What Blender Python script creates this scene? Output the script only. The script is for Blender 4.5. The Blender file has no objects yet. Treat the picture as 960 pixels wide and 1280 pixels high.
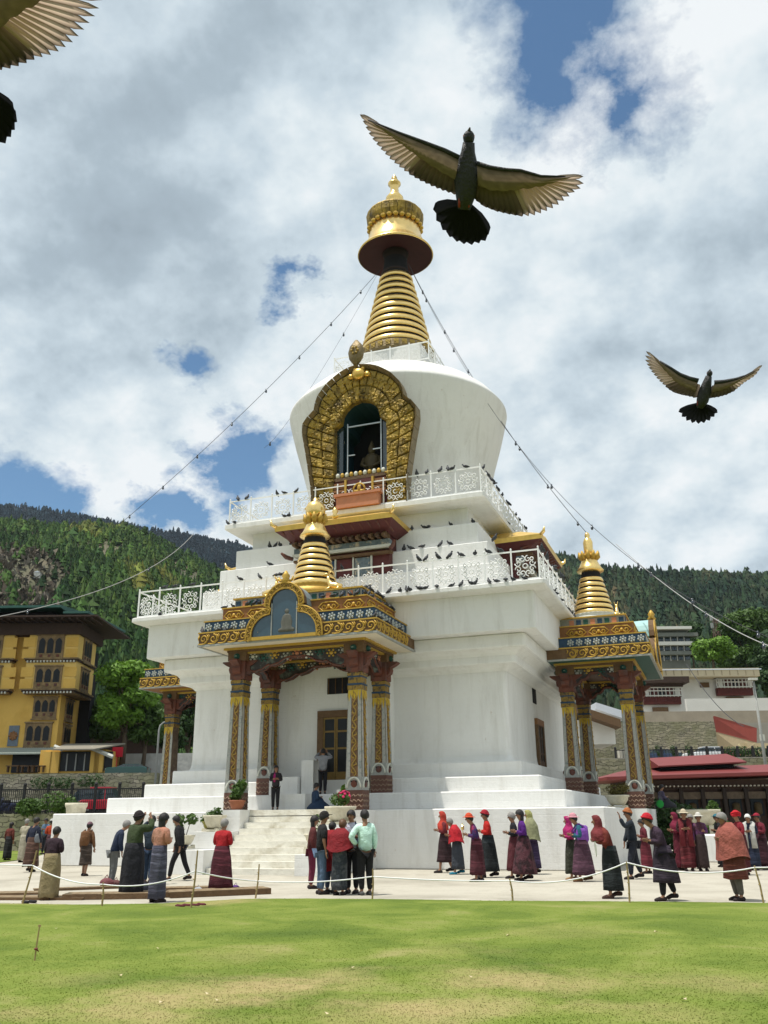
import bpy, bmesh, math, random
import numpy as np
from mathutils import Vector, Matrix
R = math.radians
PI = math.pi
random.seed(7)
rng = np.random.default_rng(7)
sc = bpy.context.scene
COL = sc.collection

# ------------------------------------------------------------------ camera
F_PX, PITCH, ROLL, YAW = 1105.6, 19.15, 0.55, -20.11
CAM = Vector((14.46, -41.02, 1.6))
_y, _p, _r = R(YAW), R(PITCH), R(ROLL)
RIGHT0 = Vector((math.cos(_y), -math.sin(_y), 0))
FWD0 = Vector((math.sin(_y), math.cos(_y), 0))
AIM = FWD0 * math.cos(_p) + Vector((0, 0, 1)) * math.sin(_p)
UP0 = -FWD0 * math.sin(_p) + Vector((0, 0, 1)) * math.cos(_p)
CR = RIGHT0 * math.cos(_r) - UP0 * math.sin(_r)
CU = RIGHT0 * math.sin(_r) + UP0 * math.cos(_r)
cam_data = bpy.data.cameras.new('camera')
cam = bpy.data.objects.new('camera', cam_data)
COL.objects.link(cam)
m = Matrix((CR, CU, -AIM)).transposed().to_4x4()
m.translation = CAM
cam.matrix_world = m
cam_data.sensor_fit = 'VERTICAL'
cam_data.sensor_height = 36.0
cam_data.sensor_width = 27.0
cam_data.lens = F_PX / 1280 * 36.0
cam_data.clip_start = 0.05
cam_data.clip_end = 12000
sc.camera = cam


def ray(px, py):
    a, b = px - 480, 640 - py
    x = math.cos(_r) * a + math.sin(_r) * b
    y = -math.sin(_r) * a + math.cos(_r) * b
    # same convention as the survey of the place
    return (RIGHT0 * (x / F_PX) + UP0 * (y / F_PX) + AIM).normalized()


def far(px, py, D):
    """point at horizontal distance D metres from the viewer"""
    d = ray(px, py)
    return CAM + d * (D / math.hypot(d.x, d.y))


def gnd(px, py, z=0.0):
    d = ray(px, py)
    return CAM + d * ((z - CAM.z) / d.z)


# ------------------------------------------------------------------ light
sc.view_settings.view_transform = 'Standard'
sc.view_settings.look = 'None'
sc.view_settings.exposure = 0.0
sc.view_settings.gamma = 1.0
SUN_EL, SUN_DIR = R(74), Vector((0.2, 0.17, -0.92)).normalized()
sun_d = bpy.data.lights.new('sun', 'SUN')
sun_d.energy = 5.0
sun_d.angle = R(0.5)
sun_d.color = (1.0, 0.95, 0.87)
sun = bpy.data.objects.new('sun', sun_d)
COL.objects.link(sun)
sun.location = (-20, -20, 80)
sun.rotation_euler = SUN_DIR.to_track_quat('-Z', 'Y').to_euler()

world = bpy.data.worlds.new("World")
sc.world = world
world.use_nodes = True


class NT:
    """tiny node-tree helper"""
    def __init__(s, tree):
        s.t = tree
        s.n = tree.nodes
        s.l = tree.links

    def add(s, typ, **kw):
        nd = s.n.new(typ)
        ins = kw.pop('ins', {})
        for k, v in kw.items():
            setattr(nd, k, v)
        for k, v in ins.items():
            if isinstance(v, bpy.types.NodeSocket):
                s.l.new(v, nd.inputs[k])
            else:
                nd.inputs[k].default_value = v
        return nd

    def math(s, op, a, b=0.0, clamp=False):
        nd = s.n.new('ShaderNodeMath')
        nd.operation = op
        nd.use_clamp = clamp
        for i, v in enumerate((a, b)):
            if isinstance(v, bpy.types.NodeSocket):
                s.l.new(v, nd.inputs[i])
            else:
                nd.inputs[i].default_value = v
        return nd.outputs[0]

    def noise(s, vec, scale, detail=5, rough=0.55, dist=0.0):
        nd = s.add('ShaderNodeTexNoise', ins={'Scale': scale, 'Detail': detail, 'Roughness': rough, 'Distortion': dist})
        if vec is not None:
            s.l.new(vec, nd.inputs['Vector'])
        return nd.outputs['Fac']

    def ramp(s, fac, stops, interp='LINEAR'):
        nd = s.n.new('ShaderNodeValToRGB')
        nd.color_ramp.interpolation = interp
        e = nd.color_ramp.elements
        while len(e) < len(stops):
            e.new(0.5)
        for i, (p, c) in enumerate(stops):
            e[i].position = p
            e[i].color = (c, c, c, 1) if isinstance(c, (int, float)) else (*c, 1)
        s.l.new(fac, nd.inputs[0])
        return nd.outputs[0]

    def mix(s, fac, a, b, blend='MIX'):
        nd = s.n.new('ShaderNodeMix')
        nd.data_type = 'RGBA'
        nd.blend_type = blend
        for k, v in ((0, fac), (6, a), (7, b)):
            if isinstance(v, bpy.types.NodeSocket):
                s.l.new(v, nd.inputs[k])
            elif k == 0:
                nd.inputs[0].default_value = v
            else:
                nd.inputs[k].default_value = (*v, 1) if len(v) == 3 else v
        return nd.outputs[2]


def build_world():
    t = NT(world.node_tree)
    t.n.clear()
    out = t.add('ShaderNodeOutputWorld')
    bg = t.add('ShaderNodeBackground', ins={'Strength': 0.1})
    sky = t.add('ShaderNodeTexSky', sky_type='NISHITA', sun_disc=False, sun_elevation=SUN_EL,
                sun_rotation=math.atan2(-SUN_DIR.x, -SUN_DIR.y), altitude=2300, air_density=1.3, dust_density=1.2, ozone_density=2.0)
    tc = t.add('ShaderNodeTexCoord').outputs['Generated']
    nrm = t.add('ShaderNodeVectorMath', operation='NORMALIZE', ins={0: tc}).outputs[0]
    sep = t.add('ShaderNodeSeparateXYZ', ins={0: nrm})
    z = t.math('MAXIMUM', sep.outputs[2], 0.0)
    den = t.math('ADD', z, 0.55)
    u = t.math('DIVIDE', sep.outputs[0], den)
    v = t.math('DIVIDE', sep.outputs[1], den)
    vec = t.add('ShaderNodeCombineXYZ', ins={0: u, 1: v, 2: 1.7}).outputs[0]
    n1 = t.noise(vec, 3.0, 10, 0.58, 0.0)
    n2 = t.noise(vec, 9.0, 9, 0.6, 0.0)
    dens = t.math('ADD', t.math('MULTIPLY', n1, 0.72), t.math('MULTIPLY', n2, 0.28))
    # gaps between the clouds, by direction
    hole = None
    wn = t.add('ShaderNodeTexNoise', ins={'Vector': vec, 'Scale': 7.0, 'Detail': 8, 'Roughness': 0.65}).outputs['Color']
    wv = t.add('ShaderNodeVectorMath', operation='SUBTRACT', ins={0: wn, 1: (.5, .5, .5)}).outputs[0]
    wv = t.add('ShaderNodeVectorMath', operation='SCALE', ins={0: wv, 'Scale': 0.20}).outputs[0]
    wrp = t.add('ShaderNodeVectorMath', operation='ADD', ins={0: nrm, 1: wv}).outputs[0]
    for px, py, rad, amt in ((695, 48, 0.135, 0.40), (610, 8, .09, .34), (760, 10, .08, .3), (370, 362, 0.045, 0.36), (238, 442, 0.044, 0.30), (255, 470, .03, .2), (300, 560, 0.060, 0.30), (285, 600, .05, .24),
                             (50, 630, 0.07, 0.32), (205, 645, 0.05, 0.30), (-60, 640, .1, .3), (420, 250, .05, .12), (400, 300, .04, .12), (517, 66, .02, .22), (800, 5, .04, .15), (340, 75, .05, .09)):
        d = ray(px, py)
        dist = t.add('ShaderNodeVectorMath', operation='DISTANCE', ins={0: wrp, 1: tuple(d)}).outputs['Value']
        g = t.add('ShaderNodeMapRange', interpolation_type='SMOOTHSTEP', ins={0: dist, 1: rad * 1.75, 2: 0.0, 3: 0.0, 4: amt * .92}).outputs[0]
        hole = g if hole is None else t.math('MAXIMUM', hole, g)
    dens2 = t.math('SUBTRACT', t.math('ADD', dens, 0.15), hole)
    cover = t.ramp(dens2, [(0.0, 0), (0.37, 0.0), (0.42, .55), (0.48, 1.0)])
    # white billows and grey bellies
    n3 = t.noise(vec, 2.2, 6, 0.5, 0.0)
    off = t.add('ShaderNodeVectorMath', operation='ADD', ins={0: vec, 1: (0.022, 0.05, 0.0)}).outputs[0]
    n1b = t.noise(off, 3.0, 10, 0.58, 0.0)
    rel = t.math('MULTIPLY', t.math('SUBTRACT', n1, n1b), 3.3)
    grey = None
    for px, py, rad, amt in ((150, 310, .25, .50), (60, 200, .18, .38), (240, 230, .16, .28), (720, 500, .24, .22), (860, 640, .25, .28), (950, 330, .2, .2), (330, 120, .14, .10),
                             (700, 30, .1, .25), (640, 380, .14, .12), (100, 470, .12, .12)):
        d = ray(px, py)
        dist = t.add('ShaderNodeVectorMath', operation='DISTANCE', ins={0: nrm, 1: tuple(d)}).outputs['Value']
        g = t.add('ShaderNodeMapRange', interpolation_type='SMOOTHSTEP', ins={0: dist, 1: rad * 1.2, 2: 0.0, 3: 0.0, 4: amt}).outputs[0]
        grey = g if grey is None else t.math('MAXIMUM', grey, g)
    sh = t.math('ADD', t.math('ADD', t.math('SUBTRACT', 1.10, grey), rel), t.math('MULTIPLY', t.math('SUBTRACT', n3, 0.5), -1.5))
    sh = t.math('ADD', sh, t.math('MULTIPLY', t.math('SUBTRACT', n2, 0.5), 0.95))
    cc = t.ramp(t.math('MULTIPLY', sh, 0.72), [(0.0, (3.2, 3.9, 4.5)), (0.38, (4.2, 5.1, 5.8)), (0.62, (5.9, 6.9, 7.6)), (0.82, (7.6, 8.4, 8.8)), (1.0, (8.9, 9.3, 9.5))])
    skyc = t.mix(1.0, sky.outputs[0], (0.92, 1.15, 1.18), 'MULTIPLY')
    fin = t.mix(cover, skyc, cc)
    t.l.new(fin, bg.inputs['Color'])
    t.l.new(bg.outputs[0], out.inputs['Surface'])


build_world()

# ------------------------------------------------------------------ materials
MATS = {}


def mat(name, color, rough=0.8, metal=0.0, var=0.12, scale=6.0, bump=0.15, bscale=None, color2=None, thr=0.5, soft=0.15,
        stretch=(1, 1, 1), coat=0.0, trans=0.0, emit=None, spec=0.35, obj_var=0.0):
    """Principled material with noise-driven variation; color2 = second colour in patches."""
    if name in MATS:
        return MATS[name]
    mt = bpy.data.materials.new(name)
    mt.use_nodes = True
    t = NT(mt.node_tree)
    b = t.n['Principled BSDF']
    tc = t.add('ShaderNodeTexCoord').outputs['Object']
    mp = t.add('ShaderNodeMapping', ins={'Vector': tc, 'Scale': stretch}).outputs[0]
    n = t.noise(mp, scale, 6, 0.6)
    c = t.mix(n, tuple(max(0, x * (1 - var)) for x in color), tuple(min(1, x * (1 + var)) for x in color))
    if color2 is not None:
        n2 = t.noise(mp, scale * 0.45, 7, 0.65, 0.4)
        fac = t.ramp(n2, [(max(0, thr - soft), 0.0), (min(1, thr + soft), 1.0)])
        c = t.mix(fac, c, color2)
    if obj_var:
        oi = t.add('ShaderNodeObjectInfo').outputs['Random']
        hv = t.add('ShaderNodeHueSaturation', ins={'Value': t.math('ADD', t.math('MULTIPLY', oi, obj_var), 1 - obj_var / 2), 'Color': c})
        c = hv.outputs[0]
    t.l.new(c, b.inputs['Base Color'])
    b.inputs['Roughness'].default_value = rough
    b.inputs['Metallic'].default_value = metal
    b.inputs['Specular IOR Level'].default_value = spec
    if coat:
        b.inputs['Coat Weight'].default_value = coat
    if trans:
        b.inputs['Transmission Weight'].default_value = trans
    if bump:
        nb = t.noise(mp, bscale or scale * 4, 4, 0.6)
        bp = t.add('ShaderNodeBump', ins={'Strength': bump, 'Distance': 0.05, 'Height': nb})
        t.l.new(bp.outputs[0], b.inputs['Normal'])
    MATS[name] = mt
    return mt


def whitewash():
    mt = bpy.data.materials.new('whitewash')
    mt.use_nodes = True
    t = NT(mt.node_tree)
    b = t.n['Principled BSDF']
    g = t.add('ShaderNodeNewGeometry').outputs['Position']
    n = t.noise(g, 0.6, 6, 0.6)
    c = t.mix(n, (0.66, 0.66, 0.64), (0.76, 0.76, 0.735))
    n4 = t.noise(g, 5.0, 6, 0.65)
    c = t.mix(t.ramp(n4, [(.5, 0), (.85, .35)]), c, (.62, .6, .55))
    # long rain streaks
    mp = t.add('ShaderNodeMapping', ins={'Vector': g, 'Scale': (1.0, 1.0, 0.13)}).outputs[0]
    n2 = t.noise(mp, 1.9, 9, 0.72, 0.6)
    c = t.mix(t.ramp(n2, [(0.50, 0), (0.76, 0.42)]), c, (0.40, 0.38, 0.33))
    # spots of peeled paint and rust
    n3 = t.noise(g, 3.2, 8, 0.7)
    c = t.mix(t.ramp(n3, [(0.66, 0), (0.74, 0.75)]), c, (0.36, 0.26, 0.18))
    # masonry courses showing faintly through the paint
    sx = t.add('ShaderNodeSeparateXYZ', ins={0: g})
    uv = t.add('ShaderNodeCombineXYZ', ins={0: t.math('ADD', sx.outputs[0], sx.outputs[1]), 1: sx.outputs[2], 2: 0.0}).outputs[0]
    br = t.add('ShaderNodeTexBrick', ins={'Vector': uv, 'Scale': 1.0, 'Brick Width': 0.62, 'Row Height': 0.24, 'Mortar Size': 0.012, 'Mortar Smooth': 1.0})
    bp0 = t.add('ShaderNodeBump', invert=True, ins={'Strength': 0.25, 'Distance': 0.02, 'Height': br.outputs['Fac']})
    bp = t.add('ShaderNodeBump', ins={'Strength': 0.25, 'Distance': 0.06, 'Height': t.noise(g, 4.5, 7, 0.7), 'Normal': bp0.outputs[0]})
    t.l.new(c, b.inputs['Base Color'])
    t.l.new(bp.outputs[0], b.inputs['Normal'])
    b.inputs['Roughness'].default_value = 0.85
    b.inputs['Specular IOR Level'].default_value = 0.2
    return mt


def pos_color(name, stops, scale, rough=0.95, patches=(), bump=0.3, bscale=20.0, fine=40.0, grain=0.5, transl=0.0):
    """ground material keyed to world position; patches = (x, y, radius, colour, strength)"""
    mt = bpy.data.materials.new(name)
    mt.use_nodes = True
    t = NT(mt.node_tree)
    b = t.n['Principled BSDF']
    g = t.add('ShaderNodeNewGeometry').outputs['Position']
    flat = t.add('ShaderNodeVectorMath', operation='MULTIPLY', ins={0: g, 1: (1, 1, 0)}).outputs[0]
    c = t.ramp(t.noise(flat, scale, 7, 0.62, 0.5), stops)
    nf = t.noise(flat, fine, 3, 0.6)
    c = t.mix(grain, c, t.mix(nf, (0.35, 0.35, 0.35), (0.65, 0.65, 0.65)), 'OVERLAY')
    nw = t.noise(flat, 1.3, 6, 0.65)
    for (x, y, rad, colr, amt) in patches:
        d = t.add('ShaderNodeVectorMath', operation='DISTANCE', ins={0: flat, 1: (x, y, 0)}).outputs['Value']
        dd = t.math('ADD', d, t.math('MULTIPLY', t.math('SUBTRACT', nw, 0.5), rad * 2.6))
        f = t.add('ShaderNodeMapRange', interpolation_type='SMOOTHSTEP', ins={0: dd, 1: rad * 1.3, 2: 0.0, 3: 0.0, 4: amt}).outputs[0]
        f = t.math('MULTIPLY', f, t.math('ADD', t.math('MULTIPLY', nf, 1.2), .25), True)
        c = t.mix(f, c, colr)
    t.l.new(c, b.inputs['Base Color'])
    b.inputs['Roughness'].default_value = rough
    b.inputs['Specular IOR Level'].default_value = 0.15
    if bump:
        bp = t.add('ShaderNodeBump', ins={'Strength': bump, 'Distance': 0.03, 'Height': t.noise(flat, bscale, 5, 0.7)})
        t.l.new(bp.outputs[0], b.inputs['Normal'])
    if transl:
        tr = t.add('ShaderNodeBsdfTranslucent', ins={'Color': c})
        mx = t.add('ShaderNodeMixShader', ins={0: transl, 1: b.outputs[0], 2: tr.outputs[0]})
        t.l.new(mx.outputs[0], t.n['Material Output'].inputs['Surface'])
    return mt


def vcol_mat(name, rough=0.8, translucent=0.0, bump=0.0, attr='tone', metal=0.0):
    """colour read from the face-corner colour attribute the mesh carries"""
    mt = bpy.data.materials.new(name)
    mt.use_nodes = True
    t = NT(mt.node_tree)
    b = t.n['Principled BSDF']
    a = t.add('ShaderNodeAttribute', attribute_name=attr).outputs['Color']
    t.l.new(a, b.inputs['Base Color'])
    b.inputs['Roughness'].default_value = rough
    b.inputs['Metallic'].default_value = metal
    b.inputs['Specular IOR Level'].default_value = 0.2
    if translucent:
        tr = t.add('ShaderNodeBsdfTranslucent', ins={'Color': a})
        mx = t.add('ShaderNodeMixShader', ins={0: translucent, 1: b.outputs[0], 2: tr.outputs[0]})
        t.l.new(mx.outputs[0], t.n['Material Output'].inputs['Surface'])
    return mt


WHITE = whitewash()
GOLD = mat('gilded_metal', (0.62, 0.40, 0.10), rough=0.34, metal=0.85, var=0.25, scale=3.0, bump=0.12, bscale=14)
GOLDB = mat('polished_gold', (0.86, 0.62, 0.24), rough=0.27, metal=0.8, var=0.15, scale=2.5, bump=0.08, bscale=9)
GOLDP = mat('gold_paint', (0.46, 0.29, 0.05), rough=0.5, metal=0.25, var=0.3, scale=9, bump=0.2)
GOLDD = mat('tarnished_gold_relief', (0.40, 0.27, 0.05), rough=0.55, metal=0.35, var=0.55, scale=5, bump=1.0, bscale=11, color2=(0.07, 0.05, 0.02), thr=.56)
GOLDK = mat('dark_bronze_rim', (0.20, 0.15, 0.075), rough=0.5, metal=0.5, var=0.5, scale=4, bump=0.6, bscale=9)
DARKW = mat('dark_carved_wood', (0.055, 0.04, 0.03), rough=0.7, var=0.6, scale=7, bump=0.6, color2=(0.12, 0.06, 0.03))
REDW = mat('red_brown_paint', (0.13, 0.042, 0.026), rough=0.65, var=0.5, scale=6, bump=0.4, color2=(.06, .05, .05), thr=.6)
BROWNW = mat('brown_painted_wood', (0.13, 0.075, 0.035), rough=0.7, var=0.5, scale=8, bump=0.5)
BLUEP = mat('deep_blue_paint', (0.018, 0.05, 0.10), rough=0.5, var=0.4, scale=6)
TEALP = mat('teal_paint', (0.015, 0.075, 0.062), rough=0.6, var=0.35, scale=2)
PALEP = mat('pale_painted_trim', (0.55, 0.56, 0.50), rough=0.7, var=0.25, scale=9)
GREYP = mat('grey_painted_trim', (0.30, 0.31, 0.29), rough=0.7, var=0.4, scale=12, bump=0.3)
ORANGEP = mat('orange_paint', (0.22, 0.10, 0.035), rough=0.6, var=0.35, scale=5)
PINKP = mat('terracotta_paint', (0.48, 0.20, 0.11), rough=0.6, var=0.25, scale=5)
MAROONP = mat('maroon_paint', (0.085, 0.02, 0.018), rough=0.6, var=0.3, scale=5)
CREAMP = mat('cream_soffit', (0.62, 0.56, 0.44), rough=0.8, var=0.12, scale=2)
DARKG = mat('dark_glass', (0.012, 0.03, 0.038), rough=0.06, var=0.2, bump=0, spec=0.9)
BLUEG = mat('blue_glass', (0.03, 0.065, 0.09), rough=0.08, var=0.2, bump=0, spec=0.7)
PANED = mat('dim_pane', (.010, .012, .014), rough=.35, var=.3, bump=0, spec=.25)
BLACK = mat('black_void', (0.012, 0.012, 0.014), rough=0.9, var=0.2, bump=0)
WHITEM = mat('white_painted_iron', (0.78, 0.79, 0.78), rough=0.5, var=0.1, scale=12, bump=0.1)
UMBRED = mat('dark_red_soffit', (0.035, 0.008, 0.008), rough=0.7, var=0.4, scale=3)

# ------------------------------------------------------------------ mesh builder


class MB:
    def __init__(s):
        s.v, s.f, s.mi, s.sm = [], [], [], []
        s.cur = 0
        s.smooth = False

    def face(s, idx):
        s.f.append(tuple(idx))
        s.mi.append(s.cur)
        s.sm.append(s.smooth)

    def pts(s, P):
        b = len(s.v)
        s.v.extend([tuple(p) for p in P])
        return b

    def box(s, x, y, z, sx, sy, sz, rz=0.0, top=1.0, ry=0.0):
        """box centred at x,y,z with full sizes; top = taper of upper face"""
        P = []
        for dz, k in ((-.5, 1.0), (.5, top)):
            for dx, dy in ((-.5, -.5), (.5, -.5), (.5, .5), (-.5, .5)):
                P.append([dx * sx * k, dy * sy * k, dz * sz])
        c, sn = math.cos(rz), math.sin(rz)
        cy_, sy_ = math.cos(ry), math.sin(ry)
        Q = []
        for p in P:
            px, pz = p[0] * cy_ + p[2] * sy_, -p[0] * sy_ + p[2] * cy_
            Q.append((x + px * c - p[1] * sn, y + px * sn + p[1] * c, z + pz))
        b = s.pts(Q)
        for q in ((0, 3, 2, 1), (4, 5, 6, 7), (0, 1, 5, 4), (1, 2, 6, 5), (2, 3, 7, 6), (3, 0, 4, 7)):
            s.face([b + i for i in q])
        return s

    def bb(s, x0, x1, y0, y1, z0, z1):
        return s.box((x0 + x1) / 2, (y0 + y1) / 2, (z0 + z1) / 2, x1 - x0, y1 - y0, z1 - z0)

    def rings(s, rs, closed=True, cap0=True, cap1=True):
        """loft between rings of equal length"""
        n = len(rs[0])
        b = [s.pts(r) for r in rs]
        for k in range(len(rs) - 1):
            for i in range(n if closed else n - 1):
                j = (i + 1) % n
                s.face((b[k] + i, b[k] + j, b[k + 1] + j, b[k + 1] + i))
        if cap0:
            s.face([b[0] + i for i in reversed(range(n))])
        if cap1:
            s.face([b[-1] + i for i in range(n)])
        return s

    def lathe(s, prof, n=24, c=(0, 0), cap0=True, cap1=True, sx=1.0, sy=1.0):
        rs = []
        for r_, z_ in prof:
            r_ = max(r_, 1e-4)
            rs.append([(c[0] + r_ * sx * math.cos(2 * PI * i / n), c[1] + r_ * sy * math.sin(2 * PI * i / n), z_) for i in range(n)])
        return s.rings(rs, True, cap0, cap1)

    def tube(s, P, r=0.02, n=6, close=False):
        P = [Vector(p) for p in P]
        N = len(P)
        rs = []
        rr = r if isinstance(r, (list, tuple)) else [r] * N
        up = None
        for i, p in enumerate(P):
            if close:
                d = P[(i + 1) % N] - P[i - 1]
            else:
                d = P[min(i + 1, N - 1)] - P[max(i - 1, 0)]
            if d.length < 1e-9:
                d = Vector((0, 0, 1))
            d.normalize()
            if up is None:
                up = Vector((0, 0, 1)) if abs(d.z) < 0.9 else Vector((0, 1, 0))
            a = d.cross(up)
            if a.length < 1e-6:
                a = d.orthogonal()
            a.normalize()
            bb_ = a.cross(d).normalized()
            up = bb_
            rs.append([p + a * (rr[i] * math.cos(2 * PI * k / n)) + bb_ * (rr[i] * math.sin(2 * PI * k / n)) for k in range(n)])
        if close:
            rs.append(rs[0])
            return s.rings(rs, True, False, False)
        return s.rings(rs)

    def prism(s, poly, axis, a0, a1):
        """extrude a 2-D polygon along an axis ('x': poly=(y,z), 'y': (x,z), 'z': (x,y))"""
        def P(p, a):
            return {'x': (a, p[0], p[1]), 'y': (p[0], a, p[1]), 'z': (p[0], p[1], a)}[axis]
        return s.rings([[P(p, a0) for p in poly], [P(p, a1) for p in poly]])

    def sphere(s, x, y, z, rx, ry=None, rz=None, n=10, m_=7):
        ry = ry or rx
        rz = rz or rx
        rs = []
        for j in range(m_ + 1):
            a = -PI / 2 + PI * j / m_
            k = max(math.cos(a), 1e-3)
            rs.append([(x + rx * k * math.cos(2 * PI * i / n), y + ry * k * math.sin(2 * PI * i / n), z + rz * math.sin(a)) for i in range(n)])
        return s.rings(rs)

    def mesh(s, name, mats):
        me = bpy.data.meshes.new(name)
        me.from_pydata(s.v, [], s.f)
        for m_ in (mats if isinstance(mats, (list, tuple)) else [mats]):
            me.materials.append(m_)
        me.polygons.foreach_set('material_index', s.mi)
        me.polygons.foreach_set('use_smooth', s.sm)
        me.update()
        bm = bmesh.new()
        bm.from_mesh(me)
        bmesh.ops.recalc_face_normals(bm, faces=bm.faces)
        bm.to_mesh(me)
        bm.free()
        return me

    def build(s, name, mats, parent=None, loc=(0, 0, 0), rz=0.0, **tags):
        return put(name, s.mesh(name, mats), parent, loc, rz, **tags)


def put(name, me, parent=None, loc=(0, 0, 0), rz=0.0, rot=None, scale=None, **tags):
    o = bpy.data.objects.new(name, me)
    COL.objects.link(o)
    o.location = loc
    o.rotation_euler = rot if rot is not None else (0, 0, rz)
    if scale is not None:
        o.scale = scale
    if parent:
        o.parent = parent
    for k, v_ in tags.items():
        if v_:
            o[{'cat': 'category'}.get(k, k)] = v_
    return o


def thing(name, label, cat, loc=(0, 0, 0), rz=0.0, group=None):
    return put(name, None, None, loc, rz, label=label, cat=cat, group=group)


def clone(root, loc, rz, label=None, group=None):
    r_ = root.copy()
    COL.objects.link(r_)
    r_.location = loc
    r_.rotation_euler = (0, 0, rz)
    if label:
        r_['label'] = label
    if group:
        r_['group'] = group
    for ch in root.children:
        c_ = ch.copy()
        COL.objects.link(c_)
        c_.parent = r_
        for g_ in ch.children:
            d_ = g_.copy()
            COL.objects.link(d_)
            d_.parent = c_
    return r_


def rrect(w, r, n=5, h=None):
    """rounded square outline, half-size w (x) by h (y)"""
    h = h or w
    P = []
    for cx, cy, a0 in ((w - r, -(h - r), -PI / 2), (w - r, h - r, 0), (-(w - r), h - r, PI / 2), (-(w - r), -(h - r), PI)):
        for i in range(n + 1):
            a = a0 + PI / 2 * i / n
            P.append((cx + r * math.cos(a), cy + r * math.sin(a)))
    return P


def slab(mb, w, z0, z1, r=0.05, bev=0.03, n=3, c=(0, 0)):
    O = []
    for ww, z in ((w - bev, z0), (w, z0 + bev), (w, z1 - bev), (w - bev, z1)):
        O.append([(c[0] + x, c[1] + y, z) for x, y in rrect(ww, max(r, bev + .002) - (w - ww), n)])
    mb.rings(O)
    return mb


def spiral(cx, cz, r0, turns, a0, d=1, n=14, y=0.0):
    """flat scroll in the xz plane, curling inwards"""
    return [(cx + r0 * (1 - 0.85 * i / n) * math.cos(a0 + d * 2 * PI * turns * i / n), y, cz + r0 * (1 - 0.85 * i / n) * math.sin(a0 + d * 2 * PI * turns * i / n)) for i in range(n + 1)]

# ================================================================== GROUND
PAVE = pos_color('concrete_paving', [(0.3, (0.30, 0.28, 0.23)), (0.46, (0.38, 0.355, 0.295)), (0.58, (0.43, 0.405, 0.34)), (0.72, (0.34, 0.315, 0.26))], 0.45, bump=0.25, bscale=9, fine=14)
GRASS_STOPS = [(0.30, (0.075, 0.118, 0.018)), (0.44, (0.112, 0.158, 0.024)), (0.56, (0.155, 0.198, 0.036)), (0.72, (0.24, 0.235, 0.085))]
_bare = []
for px, py, rad, a_ in ((250, 1245, 1.1, .75), (340, 1240, .8, .8), (420, 1225, .7, .75), (610, 1225, .9, .75), (700, 1228, .9, .7), (600, 1262, .6, .75), (520, 1262, .45, .7),
                        (150, 1262, .7, .6), (900, 1232, .8, .6), (40, 1270, .6, .6), (480, 1275, .9, .6), (200, 1275, .9, .6), (820, 1272, .7, .5), (560, 1190, .8, .35), (100, 1225, .6, .35), (760, 1262, .4, .4), (300, 1195, .8, .35), (700, 1165, 1.0, .3),
                        (240, 1132, .7, .8), (290, 1128, .7, .8), (330, 1124, .4, .5)):
    g_ = gnd(px, py)
    _bare.append((g_.x, g_.y, rad, (0.34, 0.27, 0.13), a_ * .8))
TURF = pos_color('lawn_turf', GRASS_STOPS, 0.55, patches=_bare, bump=0.15, bscale=30, fine=9, grain=.18)
BLADE = pos_color('grass_blade', [(p_, tuple(min(1, x_ * 1.12) for x_ in c_)) for p_, c_ in GRASS_STOPS], 0.55, patches=[(a1_, a2_, a3_, (.45, .35, .2), a5_) for a1_, a2_, a3_, a4_, a5_ in _bare], bump=0, fine=9, grain=.18, transl=.55)
TURF2 = pos_color('far_grass', GRASS_STOPS, 0.4, bump=0.5, bscale=20, fine=12)
EARTH = pos_color('valley_ground', [(0.3, (0.10, 0.11, 0.05)), (0.6, (0.17, 0.16, 0.09)), (0.8, (0.24, 0.2, 0.13))], 0.05)

mb = MB()
mb.face([mb.pts([(-1500, -1500, -0.03), (1500, -1500, -0.03), (1500, 1500, -0.03), (-1500, 1500, -0.03)]) + i for i in range(4)])
mb.build('ground', EARTH, kind='structure')
mb = MB()
mb.face([mb.pts([(-34, -60, 0), (60, -60, 0), (60, 30, 0), (-34, 30, 0)]) + i for i in range(4)])
mb.build('paving', PAVE, kind='structure')
# lawn with the edge seen in front of the walkers
EDGE = [(-34, -28.6), (-12, -25.9), (-0.06, -24.95), (2.0, -24.75), (3.4, -24.1), (4.5, -22.75), (5.8, -22.35), (7.4, -22.1), (9.8, -21.9), (12.6, -21.4), (14.9, -21.15), (22, -20.6), (60, -18)]
mb = MB()
_top = []
for i in range(len(EDGE) - 1):
    (xa, ya), (xb, yb) = EDGE[i], EDGE[i + 1]
    k = max(1, int((xb - xa) / 0.12)) if -3 < xa < 20 else 3
    for j in range(k):
        f_ = j / k
        _top.append((xa + (xb - xa) * f_, ya + (yb - ya) * f_ + (random.uniform(-.035, .035) if -3 < xa < 20 else 0)))
_top.append(EDGE[-1])
b0 = mb.pts([(x, y, 0.0) for x, y in _top])
b1 = mb.pts([(x, y - 0.05, 0.022) for x, y in _top])
b2 = mb.pts([(x, -60, 0.022) for x, y in _top])
n_ = len(_top)
for i in range(n_ - 1):
    mb.face((b0 + i, b0 + i + 1, b1 + i + 1, b1 + i))
    mb.face((b1 + i, b1 + i + 1, b2 + i + 1, b2 + i))
mb.build('lawn', TURF, kind='structure')


def edge_y(x):
    return np.interp(x, [e[0] for e in EDGE], [e[1] for e in EDGE])


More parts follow.
